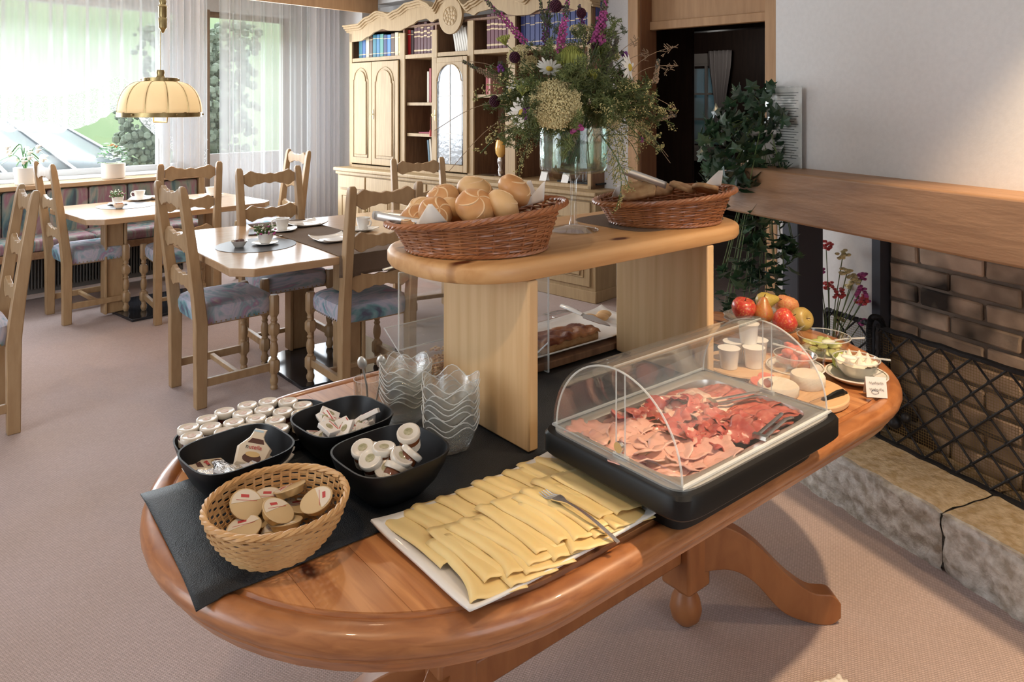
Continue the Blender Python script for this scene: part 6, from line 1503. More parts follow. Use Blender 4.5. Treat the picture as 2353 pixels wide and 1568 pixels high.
def door(name, c0, c1, z0, z1, w, arch=True, glass=False, parent=None):
    """panelled door with frame; c0<c1"""
    f = 0.055; t = mk(name, B().bb(w-0.022, w-0.004, c0+0.002, c1-0.002, z0, z1) if not glass else (lambda q: (q.bb(w-0.022, w-0.004, c0+0.002, c0+f, z0, z1), q.bb(w-0.022, w-0.004, c1-f, c1-0.002, z0, z1), q.bb(w-0.022, w-0.004, c0+f, c1-f, z0, z0+f*1.2), q.bb(w-0.022, w-0.004, c0+f, c1-f, z1-f*0.9, z1), q)[-1])(B()), 'oak', parent or bc, bevel=0.003, seg=1)
    a, b_ = c0+f+0.006, c1-f-0.006; r_ = (b_-a)/2; m = (a+b_)/2; zt = z1-f*1.1-r_*0.95 if arch else z1-f
    pl = [(a, z0+f*1.25), (b_, z0+f*1.25), (b_, zt)]
    if arch:
        pl += [(b_-0.012, zt+0.004)]+[(m+(r_-0.014)*math.cos(PI*k/12), zt+0.008+(r_-0.0)*0.9*math.sin(PI*k/12)) for k in range(0, 13)]+[(a+0.012, zt+0.004)]
    pl += [(a, zt)]
    if not glass: mk('raised_panel', B().prism([(m+(x-m)*0.82, (z0+z1)/2+(z-(z0+z1)/2)*0.94) for x, z in pl], w-0.032, w-0.022, 'x'), 'oak', t, bevel=0.005)
    else:
        mk('leaded_glass', B().bb(w-0.014, w-0.011, c0+f*0.9, c1-f*0.9, z0+f, z1-f*0.8), 'leaded', t)
        q = B(); q.bb(w-0.018, w-0.009, m-0.003, m+0.003, z0+f, z1-f); 
        for k in (0.33, 0.66): q.bb(w-0.018, w-0.009, c0+f, c1-f, z0+(z1-z0)*k-0.003, z0+(z1-z0)*k+0.003)
        mk('lead_bar', q, 'pot', t)
        n = 12; tp_ = [(m+(r_+0.006)*math.cos(PI*k/n), z1-f*0.9) for k in range(n+1)]; bt_ = [(m+(r_+0.006)*math.cos(PI*k/n), min(z1-f*0.9-0.001, zt+r_*0.9*math.sin(PI*k/n))) for k in range(n+1)]
        mk('arch_corner', B().strip(tp_, bt_, w-0.022, w-0.004, 'x'), 'oak', t)
    mk('moulding', B().tube([(w-0.024, x, z) for x, z in pl], 0.0055, 5, closed=True), 'oak', t)
    return t
def key(t, c_, z, w):
    q = B(); q.bb(w-0.026, w-0.022, c_-0.008, c_+0.008, z-0.05, z+0.05); q.tube([(w-0.022, c_, z), (w-0.05, c_, z)], 0.003, 5)
    q.tube([(w-0.055, c_+0.014*math.cos(k*PI/5), z+0.014*math.sin(k*PI/5)) for k in range(10)], 0.0025, 4, closed=True); mk('key', q, 'brass', t)
cm = hc(861)[0]; dA = door('cabinet_door', cm, hc(812)[0], 0.885, 1.935, 4.60); dB = door('cabinet_door', hc(922)[0], cm, 0.885, 1.935, 4.60)
key(dB, cm-0.03, 1.40, 4.60)
dC = door('cabinet_door', hc(1077)[0]-0.02, hc(1001)[0], 0.885, 1.935, 4.60, True, True); key(dC, hc(1004)[0]-0.02, 1.40, 4.60)
# base part
cb0, cb1 = 3.26, 6.60
mk('base_body', B().bb(4.50, 4.775, cb0, cb1, 0.09, 0.79), 'oak', bc)
mk('plinth', B().bb(4.49, 4.775, cb0-0.01, cb1+0.01, 0, 0.09), 'oak', bc, bevel=0.006)
mk('counter', B().bb(4.455, 4.78, cb0-0.03, cb1+0.03, 0.805, 0.84), 'oak', bc, bevel=0.01, seg=3)
mk('counter_moulding', B().bb(4.475, 4.78, cb0-0.015, cb1+0.015, 0.77, 0.805), 'oak', bc, bevel=0.01, seg=3)
mk('base_end', B().bb(4.775, 4.95, 3.41, cb1-0.06, 0, 0.84), 'oak_dark', bc)
nd = 7
for i in range(nd):
    a, b_ = cb0+0.03+(cb1-cb0-0.06)*i/nd, cb0+0.03+(cb1-cb0-0.06)*(i+1)/nd
    mk('drawer', B().bb(4.482, 4.50, a+0.01, b_-0.01, 0.63, 0.76), 'oak', bc, bevel=0.005)
    d = door('cabinet_door', a+0.01, b_-0.01, 0.12, 0.61, 4.505, False)
    if i % 2: key(d, b_-0.035, 0.42, 4.505)

# books: every book a thing
rbk = random.Random(17)
def book(c_, w_, h_, dep, col, lab, grp, z=1.985, wf=4.66, lean=0.0, bands=None, cat='book'):
    nm = 'cover_%d_%d_%d' % tuple(int(100*x) for x in col)
    t = thing('book', lab, cat, R3(wf, c_, z), AR, grp, rot=(lean, 0, AR))
    mk('cover', B().bb(0, dep, -w_/2, w_/2, 0, h_), solid(nm, col, 0.5), t, bevel=0.003, seg=1)
    if bands is not None:
        for zz, hh_ in bands: mk('spine_band', B().bb(-0.0012, 0.002, -w_/2*0.95, w_/2*0.95, h_*zz, h_*(zz+hh_)), 'gold_print' if col[0] < 0.3 or col[2] > 0.2 else 'cream_print', t)
    return t
def row(p0, p1, cols, hs_, lab, grp, z=1.985, gap=0.0, bands=None, lean=0.0):
    a, b_ = hc(p0, 4.66)[0], hc(p1, 4.66)[0]; n = len(cols); w_ = (a-b_)/n
    for i, (cl, nm) in enumerate(cols):
        book(a-w_*(i+0.5), w_*0.94, hs_*(1+rbk.uniform(-0.05, 0.04)), 0.16, cl, ((lab % nm) if nm != 'x' else (ORD[i]+' '+(lab % nm).replace(' with ', ' from the left, with ', 1).replace('paperback leaning', 'paperback from the left, leaning'))), grp, z, lean=lean, bands=bands)
TE, BL, NB, CR, BR = (0.03, 0.16, 0.21), (0.04, 0.11, 0.28), (0.025, 0.04, 0.13), (0.60, 0.52, 0.38), (0.10, 0.05, 0.03)
row(824, 924, [(TE, 'teal, leftmost in the row'), (BL, 'bright blue, second from the left'), (CR, 'thin pale'), (BR, 'dark brown'), (TE, 'teal, just left of the tall ones'), ((0.04, 0.16, 0.30), 'tall sky-blue'), ((0.08, 0.26, 0.22), 'green-teal'), (NB, 'navy'), ((0.06, 0.2, 0.5), 'light blue, right of the navy one'), (BR, 'dark brown, third from the right'), (CR, 'cream'), ((0.5, 0.4, 0.15), 'yellowish, rightmost in the row')],
    0.235, '%s book on the top left bookcase shelf', 'books on the top left shelf', bands=[(0.15, 0.03), (0.8, 0.03)])
row(936, 950, [((0.45, 0.02, 0.02), 'bright red'), ((0.06, 0.03, 0.03), 'thin black')], 0.25, '%s book on the shelf left of the rosette', 'books left of the rosette', bands=[(0.8, 0.03)])
row(951, 996, [((0.10, 0.03, 0.035), 'x')]*6, 0.30, 'dark maroon volume with pale bands left of the rosette%.0s', 'maroon volumes left of the rosette', bands=[(0.1, 0.05), (0.55, 0.04), (0.68, 0.05), (0.85, 0.04)])
row(1046, 1078, [((0.66, 0.62, 0.55), 'x')]*6, 0.235, 'pale paperback leaning under the rosette%.0s', 'leaning paperbacks under the rosette', lean=-0.22)
row(1118, 1172, [((0.13, 0.03, 0.045), 'x')]*6, 0.31, 'maroon volume with pale bands right of the rosette%.0s', 'maroon volumes right of the rosette', bands=[(0.1, 0.05), (0.55, 0.04), (0.68, 0.05), (0.85, 0.04)])
row(1196, 1372, [((0.035, 0.045, 0.16), 'x')]*15, 0.31, 'dark blue volume with gold bands behind the bouquet%.0s', 'blue volumes on the top right shelf', bands=[(0.12, 0.02), (0.6, 0.02), (0.85, 0.02)])
for i, (px, cl, nm, h_, z) in enumerate([(988, (0.32, 0.03, 0.04), 'red book with its spine outward on the middle open shelf', 0.33, 1.518), (983, (0.62, 0.55, 0.42), 'cream book beside the red one on the middle open shelf', 0.30, 1.518), (992, (0.5, 0.42, 0.33), 'pale book leaning in the bottom open shelf', 0.30, 0.87), (987, (0.04, 0.10, 0.14), 'dark teal book leaning in the bottom open shelf', 0.29, 0.87), (1118, (0.45, 0.08, 0.09), 'red book on the middle shelf right of the glass door', 0.24, 1.588), (1124, (0.6, 0.3, 0.25), 'salmon book on the middle shelf right of the glass door', 0.22, 1.588)]):
    book(hc(px, 4.68)[0], 0.028, h_, 0.16, cl, nm, None, z, 4.68, lean=-0.1 if z < 1 else 0)
fb2 = thing('book', 'flat red book with small trinkets on it on the lower open shelf', 'book', R3(4.68, hc(968)[0], 1.218), AR); mk('cover', B().bb(0, 0.16, -0.11, 0.11, 0, 0.014), solid('flat_red', (0.3, 0.03, 0.06)), fb2)
tr = thing('trinket', 'small dark trinket figure on the flat red book', 'figurine', R3(4.74, hc(985)[0], 1.232), AR); q = B(); q.ball((0, 0, 0.02), 0.02, 8, 6, (1, 1.6, 0.8)); q.ball((0, -0.03, 0.03), 0.012, 8, 6); mk('body', q, 'spike', tr)
tl = thing('tassel', 'small red tassel hanging from the glass door key', 'tassel', R3(4.545, hc(1001)[0]-0.01, 1.2), AR); mk('cord', B().tube([(0, 0, 0.06), (0, 0, 0.185)], 0.0015, 4), 'red_print', tl); mk('fringe', B().lathe([(0.004, 0.065), (0.009, 0.055), (0.011, 0.0)], 8), 'red_print', tl)
# things in the niches
ol = thing('oil_lamp', 'silver oil lamp with an amber glass globe in the bookcase niche', 'lamp', R3(4.70, hc(1150, 4.70)[0], 0.87), AR)
mk('stand', B().lathe([(0.055, 0), (0.06, 0.006), (0.02, 0.02), (0.026, 0.05), (0.018, 0.08), (0.03, 0.12), (0.03, 0.15), (0.022, 0.165)], 22), 'steel', ol)
mk('globe', B().lathe([(0.022, 0.165), (0.045, 0.20), (0.050, 0.245), (0.045, 0.29), (0.035, 0.32)], 22, cap0=False, cap1=False), pm('amber_glass', (0.75, 0.42, 0.10), 0.2, col2=(0.8, 0.5, 0.16), scale=5, coat=0.5), ol)
mk('silver_tray', B().lathe([(0, 0), (0.11, 0), (0.125, 0.01), (0, 0.006)], 30), 'steel', None, loc=R3(4.74, hc(1135, 4.74)[0], 0.871)); tag(bpy.data.objects['silver_tray'], 'flat silver tray beside the oil lamp in the bookcase niche', 'tray')
bv = thing('brown_jar', 'glossy brown ceramic jar in the right bookcase niche', 'jar', R3(4.74, hc(1287, 4.74)[0], 0.871), AR); mk('body', B().lathe([(0.05, 0), (0.06, 0.01), (0.082, 0.10), (0.08, 0.18), (0.06, 0.23), (0.05, 0.24)], 24), solid('brown_glaze', (0.16, 0.09, 0.045), 0.15), bv)
gj = thing('glass_jug', 'clear glass jug beside the brown jar in the right niche', 'jug', R3(4.72, hc(1335, 4.72)[0], 0.871), AR); mk('body', B().lathe([(0.05, 0), (0.055, 0.005), (0.06, 0.15), (0.05, 0.2), (0.048, 0.2), (0.055, 0.15), (0.045, 0.008), (0, 0.008)], 24), 'glass', gj)
for px, lab in ((1246, 'small white folded card left of the brown jar in the niche'), (1296, 'small white folded card in front of the brown jar in the niche')):
    o = mk('name_card', B().add([(-0.0, -0.035, 0), (0, 0.035, 0), (0.03, 0.035, 0.075), (0.03, -0.035, 0.075), (0.05, -0.035, 0), (0.05, 0.035, 0)], [(0, 1, 2, 3), (3, 2, 5, 4)]), 'paper', loc=R3(4.64, hc(px, 4.64)[0], 0.871), rz=AR, smooth=False, solid_=0.001); tag(o, lab, 'card')
bt2 = mk('black_tray', B().bb(0, 0.2, -0.2, 0.2, 0, 0.012), 'black', loc=R3(4.66, hc(1325, 4.66)[0]+0.0, 0.8705), rz=AR); tag(bt2, 'black tray on the floor of the right bookcase niche', 'tray')
bv.location.z = gj.location.z = 0.8835; bv.location = R3(4.78, hc(1287, 4.78)[0], 0.8835)
# ---------------------------------------------------------------- flowers in the glass pedestal vase
VX, VY = 0.1635, 1.96
vz = ZS
va = thing('pedestal_vase', 'tall-stemmed glass vase with a wide bowl standing on the serving shelf', 'vase', (VX, VY, vz), 0)
mk('foot', B().lathe([(0.0, 0.004), (0.064, 0.002), (0.066, 0.0), (0.067, 0.003), (0.04, 0.010), (0.014, 0.016), (0.0, 0.018)], 40), 'glass', va)
mk('stem', B().lathe([(0.012, 0.016), (0.0085, 0.03), (0.0085, 0.13), (0.012, 0.142), (0.022, 0.152), (0.0, 0.154)], 20), 'glass', va)
mk('bowl', B().lathe([(0.0, 0.150), (0.04, 0.152), (0.085, 0.158), (0.0905, 0.17), (0.0905, 0.275), (0.0885, 0.275), (0.0885, 0.172), (0.08, 0.163), (0.0, 0.156)], 44), 'vase_glass', va)
mk('water', B().lathe([(0.0, 0.158), (0.08, 0.165), (0.0875, 0.174), (0.0875, 0.235), (0.0, 0.235)], 30), 'vase_glass', va)
rv = random.Random(31)
def bq(px, y, dY): return Vector(AD(px, y, VY+dY))
def stem_pts(P, drop=0.0):
    a = Vector((VX+rv.uniform(-0.04, 0.04), VY+rv.uniform(-0.04, 0.04), vz+0.18)); m = Vector((VX+(P.x-VX)*0.28, VY+(P.y-VY)*0.28, vz+0.285+0.02))
    mid = (m+P)/2+Vector((0, 0, 0.03+drop)); return catmull([a, m, mid, P], 5)
def put(b, M4): b.v = [tuple(M4 @ Vector(p)) for p in b.v]; return b
def orient(P, d):
    q = Vector(d).normalized().to_track_quat('Z', 'Y').to_matrix().to_4x4(); return Matrix.Translation(P) @ q
def flower(name, lab, cat, P, parts, drop=0.0, sr=0.0016, grp=None, smat='green_stem'):
    t = thing(name, lab, cat, tuple(P), 0, grp); off = Matrix.Translation(-P)
    s = B().tube(stem_pts(P, drop), sr, 4); put(s, off); mk('stem', s, smat, t)
    for nm, b, mt_, st_ in parts:
        o = mk(nm, put(b, off), mt_, t)
        if st_: o['kind'] = 'stuff'
    return t
def daisy(P, d, r, lab):
    M4 = orient(P, d); t = thing('daisy', lab, 'daisy', tuple(P), 0, None); off = Matrix.Translation(-P)
    s = B().tube(stem_pts(P), 0.0016, 4); mk('stem', put(s, off), 'green_stem', t)
    c = B().ball((0, 0, 0.001), r*0.27, 10, 6, (1, 1, 0.5)); mk('eye', put(put(c, M4), off), 'daisy_eye', t)
    n = 16
    for k in range(n):
        a = 2*PI*k/n+rv.uniform(-0.06, 0.06); L_ = r*rv.uniform(0.88, 1.05); w_ = r*0.075; dr = rv.uniform(-0.3, 0.05)
        b = B(); vs_ = []
        for i in range(6):
            f = 0.2+0.8*i/5; ww = w_*(0.5+1.1*math.sin(min(1, f)*PI*0.72)) if i < 5 else w_*0.35
            for sgn in (-1, 1): vs_.append((f*L_*math.cos(a)-sgn*ww*math.sin(a), f*L_*math.sin(a)+sgn*ww*math.cos(a), dr*L_*f*f+0.0008*abs(sgn)))
        b.add(vs_, [(2*i, 2*i+1, 2*i+3, 2*i+2) for i in range(5)])
        mk('petal', put(put(b, M4), off), 'petal_white', t)
for (px, y, dY, d, r, lab) in [(1200, 260, -0.13, (-0.35, -1, -0.1), 0.040, 'large white daisy facing the camera at the left front of the bouquet'), (1262, 157, -0.10, (-0.2, -0.6, -0.7), 0.034, 'white daisy drooping below the green seed head in the bouquet'),
      (1446, 155, -0.02, (0.9, -0.5, 0.1), 0.040, 'white daisy seen edge-on at the upper right of the bouquet'), (1188, 190, 0.0, (-0.3, -0.4, 0.8), 0.034, 'white daisy tilted upwards at the upper left of the bouquet'), (1432, 225, 0.05, (0.5, -0.7, 0.4), 0.024, 'small white daisy at the right of the bouquet')]:
    daisy(bq(px, y, dY), d, r, lab)
def dome(P, d, r, n, br, flat=0.35, jit=0.15):
    b = B(); M4 = orient(P, d)
    if jit > 1: b.ball((0, 0, -0.004), r*0.93, 20, 10, (1, 1, flat*0.9))
    for i in range(n):
        f = math.sqrt((i+0.5)/n)*(1 if jit < 1 else rv.uniform(0.85, 1.05)); a = i*2.39996 if jit < 1 else rv.uniform(0, 6.28); x, y = r*f*math.cos(a), r*f*math.sin(a); z = r*flat*(1-f*f)+rv.uniform(-jit, jit)*br*2
        b.ball((x+rv.uniform(-1, 1)*br, y+rv.uniform(-1, 1)*br, z), br*rv.uniform(0.7, 1.3), 5, 3)
    return put(b, M4)
def ribs(P, d, r, n, z0=-0.5):
    b = B()
    for i in range(n):
        a = 2*PI*i/n; b.tube([(0, 0, z0*r), (r*0.5*math.cos(a), r*0.5*math.sin(a), -r*0.12), (r*0.9*math.cos(a), r*0.9*math.sin(a), r*0.02)], 0.0009, 4)
    return put(b, orient(P, d))
P = bq(1275, 240, -0.15); flower('umbel_flower', 'large cream lace umbel at the front centre of the bouquet', 'flower', P, [('florets', dome(P, (0.0, -1, 0.35), 0.068, 2000, 0.0021, 0.5, 1.4), 'umbel', True), ('ribs', ribs(P, (0, -1, 0.35), 0.066, 18), 'green_stem', True)])
for (px, y, dY, r, d, lab) in [(1190, 125, 0.02, 0.035, (-0.5, -0.6, 0.6), 'cream lace umbel behind the burgundy head at the upper left'), (1345, 78, 0.02, 0.045, (0.3, -0.5, 0.8), 'pale cream umbel high up between the pink spikes'), (1398, 120, 0.05, 0.035, (0.4, -0.5, 0.6), 'cream umbel at the upper right of the bouquet'), (1400, 270, -0.02, 0.036, (0.4, -0.8, 0.2), 'cream umbel low at the right of the bouquet'), (1215, 150, 0.02, 0.03, (-0.5, -0.6, 0.4), 'small cream umbel at the left of the bouquet')]:
    P = bq(px, y, dY); flower('umbel_flower', lab, 'flower', P, [('florets', dome(P, d, r, 220, 0.0026, 0.4), 'umbel', True), ('ribs', ribs(P, d, r, 12), 'green_stem', True)])
P = bq(1312, 132, -0.08); b = B()
for i in range(90):
    a = i*2.4; f = math.sqrt((i+1)/90); rr_ = 0.036*f; b.tube([(0.004*math.cos(a), 0.004*math.sin(a), 0.03), (rr_*math.cos(a), rr_*math.sin(a), 0.026*(1-f*f)+0.005), (rr_*1.08*math.cos(a), rr_*1.08*math.sin(a), -0.022*f-0.004)], 0.0011, 4)
b.ball((0, 0, 0), 0.030, 12, 8, (1, 1, 0.75)); put(b, Matrix.Translation(P)); flower('seed_head', 'large yellow-green curled seed head at the top centre of the bouquet', 'seed head', P, [('bracts', b, 'yellowgreen', True)])
for (px, y, dY, lab) in [(1365, 180, -0.1, 'yellow-green small umbel right of the centre'), (1200, 215, -0.1, 'yellow-green small umbel above the large daisy'), (1160, 100, 0.02, 'yellow-green small umbel at the top left'), (1380, 122, 0.0, 'yellow-green flower behind the green seed head')]:
    P = bq(px, y, dY); b = B()
    for i in range(26):
        a = i*2.4; f = math.sqrt((i+1)/26); e = (0.018*f*math.cos(a), 0.018*f*math.sin(a), 0.016); b.tube([(0, 0, -0.006), e], 0.0009, 4); b.ball(e, 0.0026, 5, 4, (1, 1, 1.8))
    put(b, orient(P, (rv.uniform(-0.4, 0.4), -0.4, 1))); flower('small_umbel', lab, 'flower', P, [('florets', b, 'yellowgreen', True)])
for (px, y, dY, r, lab) in [(1182, 132, -0.02, 0.013, 'burgundy round flower head at the upper left of the bouquet'), (1276, 14, 0.0, 0.015, 'burgundy round flower head at the very top of the bouquet'), (1335, 30, 0.02, 0.012, 'burgundy round flower head on a thin stalk right of the top one'), (1136, 233, -0.04, 0.013, 'burgundy round flower head at the far left of the bouquet'), (1425, 183, -0.03, 0.012, 'burgundy round flower head at the right of the bouquet'), (1370, 105, 0.0, 0.012, 'burgundy flower head half hidden beside the pink spike')]:
    P = bq(px, y, dY); b = B()
    for i in range(120):
        z = 1-2*(i+0.5)/120; a = i*2.4; s_ = math.sqrt(1-z*z); b.ball((P.x+r*s_*math.cos(a), P.y+r*s_*math.sin(a), P.z+r*z*1.1), r*0.17, 4, 3)
    b.ball(P, r*0.9, 8, 6); flower('globe_flower', lab, 'flower', P, [('florets', b, 'burgundy', True)])
def spike(p0, p1, mat2, lab, n, sz, name='flower_spike', w0=0.004, w1=0.011):
    a, b_ = Vector(p0), Vector(p1); t = thing(name, lab, 'flower', tuple(a), 0); off = Matrix.Translation(-a)
    s = B().tube(stem_pts(a)+[b_], 0.0018, 4); mk('stem', put(s, off), 'green_stem', t); f1 = B(); f2 = B(); d = b_-a; x_ = d.orthogonal().normalized(); y_ = d.normalized().cross(x_)
    for i in range(n):
        f = i/n; an = i*2.4; rr_ = (w1+(w0-w1)*f)*rv.uniform(0.5, 1.2); p = a+d*f+x_*rr_*math.cos(an)+y_*rr_*math.sin(an)
        (f1 if (f < 0.62 or rv.random() < 0.15) else f2).ball(p, sz*rv.uniform(0.6, 1.2)*(1-0.4*f), 5, 3, (1, 0.6, 1))
    if f1.v: o = mk('blossoms', put(f1, off), mat2, t); o['kind'] = 'stuff'
    if f2.v: o = mk('buds', put(f2, off), 'spike', t); o['kind'] = 'stuff'
spike(bq(1208, 98, 0.0), bq(1108, -8, 0.0), 'pink', 'pink and brown flower spike leaning out to the upper left', 120, 0.0042)
spike(bq(1285, 125, -0.02), bq(1306, -15, -0.02), 'pink', 'bright pink flower spike rising left of the centre', 130, 0.0048, w1=0.013)
spike(bq(1372, 98, -0.05), bq(1395, -20, -0.05), 'pink', 'tall magenta flower spike at the upper right of the bouquet', 170, 0.0052, w1=0.016)
spike(bq(1262, 140, 0.03), bq(1240, -5, 0.03), 'spike', 'dark budded spike left of the bright pink one', 90, 0.004)
spike(bq(1250, 120, 0.06), bq(1262, 0, 0.06), 'violet', 'slim violet-brown spike behind the top burgundy head', 90, 0.004)
spike(bq(1385, 150, 0.0), bq(1410, 55, 0.0), 'spike', 'dark plantain-like spike at the upper right', 90, 0.0042)
spike(bq(1390, 165, -0.04), bq(1418, 90, -0.04), 'spike', 'thick dark green spike leaning right in the bouquet', 100, 0.0055, w1=0.010)
spike(bq(1505, 190, -0.02), bq(1513, 135, -0.02), 'grass', 'pale green upright seed spike at the far right', 60, 0.004, w1=0.006)
spike(bq(1508, 275, 0.0), bq(1553, 265, 0.0), 'grass', 'pale seed spike pointing right below the others', 50, 0.0038, w1=0.005)
spike(bq(1155, 190, 0.0), bq(1062, 140, 0.0), 'grass', 'feathery brown grass plume pointing to the left', 110, 0.0036, w1=0.008)
spike(bq(1345, 100, 0.04), bq(1330, 10, 0.04), 'violet', 'violet spike right of the centre', 90, 0.0042)
spike(bq(1215, 270, -0.14), bq(1205, 235, -0.14), 'violet', 'purple blossom cluster overlapping the large daisy', 40, 0.0055, w1=0.010)
spike(bq(1325, 300, -0.15), bq(1315, 268, -0.15), 'pink', 'bright pink blossom low at the front of the bouquet', 50, 0.006, w1=0.014)
spike(bq(1150, 165, 0.0), bq(1148, 140, 0.0), 'violet', 'small purple blossoms on the left', 20, 0.005, w1=0.008)
spike(bq(1440, 130, 0.0), bq(1425, 118, 0.0), 'violet', 'small purple thistle-like blossoms at the right', 24, 0.005, w1=0.008)
spike(bq(1476, 322, 0.0), bq(1470, 318, 0.0), 'pink', 'small pink blossom low at the right', 10, 0.005, w1=0.004)
# grasses and long bare stalks
for i, (px, y, dY) in enumerate([(998, 300, 0.0), (1030, 395, 0.0), (1060, 140, 0.05), (1555, 105, 0.0), (1420, 75, 0.1), (1556, 150, 0.0), (1553, 250, 0.0), (1540, 375, 0.0), (1535, 360, 0.03), (1465, 90, 0.06), (1490, 120, 0.05)]):
    P = bq(px, y, dY); t = thing('grass_stalk', 'thin bare grass stalk reaching out of the bouquet', 'grass stalk', tuple(P), 0, 'grass stalks of the bouquet'); s = B().tube(stem_pts(P, 0.02), [0.0013]*14+[0.0008]*10 if False else 0.0010, 4); put(s, Matrix.Translation(-P)); mk('stem', s, 'grass', t)
    if i in (3, 5, 6, 9, 10):
        q = B()
        for k in range(16):
            d = Vector((rv.uniform(-1, 0.6), rv.uniform(-0.4, 0.4), rv.uniform(-0.5, 0.9)))*0.02; o_ = Vector((-0.002*k*1.2*(1 if px > 1500 else 0.3), 0, -0.0015*k)); q.tube([o_, o_+d], [0.0006, 0.0012], 4)
        o = mk('seed_head', q, 'grass', t); o['kind'] = 'stuff'
# feathery greenery and bedstraw sprays (shared meshes, one object each)
def sprig(mat2, n, L_, tiny=None, seed=0, dens=10):
    r9 = random.Random(seed); s = B(); d = B(); path = [Vector((0, 0, 0)), Vector((L_*0.35, 0, L_*0.10)), Vector((L_*0.7, 0, L_*0.05)), Vector((L_, 0, -L_*0.12))]; pts = catmull(path, 5); s.tube(pts, 0.0012, 4)
    for i in range(n):
        f = 0.25+0.75*i/n; p = pts[min(len(pts)-1, int(f*(len(pts)-1)))]; a = r9.uniform(0, 6.28); l2 = L_*0.24*(1.15-f*0.6)
        e = p+Vector((l2*0.5, l2*0.8*math.cos(a), l2*0.8*math.sin(a))); s.tube([p, e], 0.0007, 3, cap=False)
        for k in range(dens):
            g_ = p+(e-p)*r9.uniform(0.35, 1.1)+Vector((r9.uniform(-1, 1), r9.uniform(-1, 1), r9.uniform(-1, 1)))*l2*0.22
            if tiny: d.ball(g_, tiny*r9.uniform(0.7, 1.3), 4, 3)
            else:
                h_ = g_+Vector((r9.uniform(-1, 1), r9.uniform(-1, 1), r9.uniform(-1, 1)))*0.009; d.tube([g_, h_], [0.0013, 0.0005], 3, cap=False)
    return s, d
protos = {}
def sprig_thing(kind_, k, lab, grp, P, yaw, pitch, scale=1.0):
    key_ = (kind_, k)
    if key_ not in protos:
        s, d = sprig('fern', 14, 0.16, 0.0016 if kind_ == 'bed' else None, k, 10 if kind_ == 'bed' else 30)
        t = thing('bedstraw_spray' if kind_ == 'bed' else 'greenery_sprig', lab, 'flower' if kind_ == 'bed' else 'greenery', tuple(P), 0, grp)
        a = mk('stem', s, 'green_stem', t); a2 = mk('blossoms' if kind_ == 'bed' else 'leaflets', d, 'tiny_cream' if kind_ == 'bed' else 'fern', t); a2['kind'] = 'stuff'
        protos[key_] = t; t.rotation_euler = (0, -pitch, yaw); t.scale = (scale,)*3; return
    t = dup(protos[key_], tuple(P), rot=(rv.uniform(-1, 1), -pitch, yaw), scale=scale)
    t['label'] = lab
top_ = Vector((VX, VY, vz+0.265))
for i in range(70):
    a = 2*PI*i/64*5.3; el = rv.uniform(-0.35, 1.15); st_ = top_+Vector((0.055*math.cos(a), 0.055*math.sin(a), rv.uniform(0, 0.09)))
    sprig_thing('fern', i % 4, 'feathery green sprig filling the bouquet', 'feathery greenery in the bouquet', st_, a, el, rv.uniform(0.75, 1.25)*(0.8 if el > 0.7 else 1))
for i in range(9):
    a = i*2.4; sprig_thing('fern', i % 4, 'feathery green sprig filling the bouquet', 'feathery greenery in the bouquet', top_+Vector((0.05*math.cos(a), 0.05*math.sin(a), 0.10+0.12*rv.random())), a, rv.uniform(0.7, 1.4), rv.uniform(0.7, 1.1))
for i in range(30):
    a = (rv.uniform(-0.9, 0.9) if i % 3 else rv.uniform(0, 6.28))-(0.35 if i % 2 else 0); 
    if i % 7 == 0: a = PI+rv.uniform(-0.6, 0.6)
    el = rv.uniform(-1.35, 0.55); st_ = top_+Vector((0.08*math.cos(a), 0.08*math.sin(a), rv.uniform(-0.02, 0.05)))
    sprig_thing('bed', i % 4, 'spray of tiny cream bedstraw blossoms spilling from the vase', 'bedstraw sprays in the bouquet', st_, a, el, rv.uniform(0.7, 1.35))

# ---------------------------------------------------------------- trailing ivy on the mantel
ix, iy, iz = 0.985, 2.90, 1.262
ip = thing('ivy_pot', 'grey stoneware pot standing on the mantel end under the trailing ivy', 'pot', (ix, iy, iz), 0)
mk('pot', B().lathe([(0.05, 0), (0.055, 0.003), (0.075, 0.12), (0.08, 0.125), (0.08, 0.14), (0.07, 0.14), (0.066, 0.12), (0, 0.115)], 30), 'pot', ip)
iv = thing('trailing_ivy', 'dark green grape ivy trailing from the mantel end down beside the doorway', 'plant', (ix, iy, iz+0.12), 0)
ri = random.Random(12)
def leafmesh():
    b = B(); pts = [(0, 0), (0.25, -0.22), (0.55, -0.12), (0.42, 0.15), (0.62, 0.42), (0.30, 0.45), (0.0, 1.0), (-0.30, 0.45), (-0.62, 0.42), (-0.42, 0.15), (-0.55, -0.12), (-0.25, -0.22)]
    vs_ = [(0, 0.25, 0.06)]+[(x, y, -0.18*abs(x)-0.10*max(0, y-0.4)) for x, y in pts]
    b.add(vs_, [(0, i+1, (i+1) % 12+1) for i in range(12)]); return b
lm0 = None; vine_b = B(); count = 0
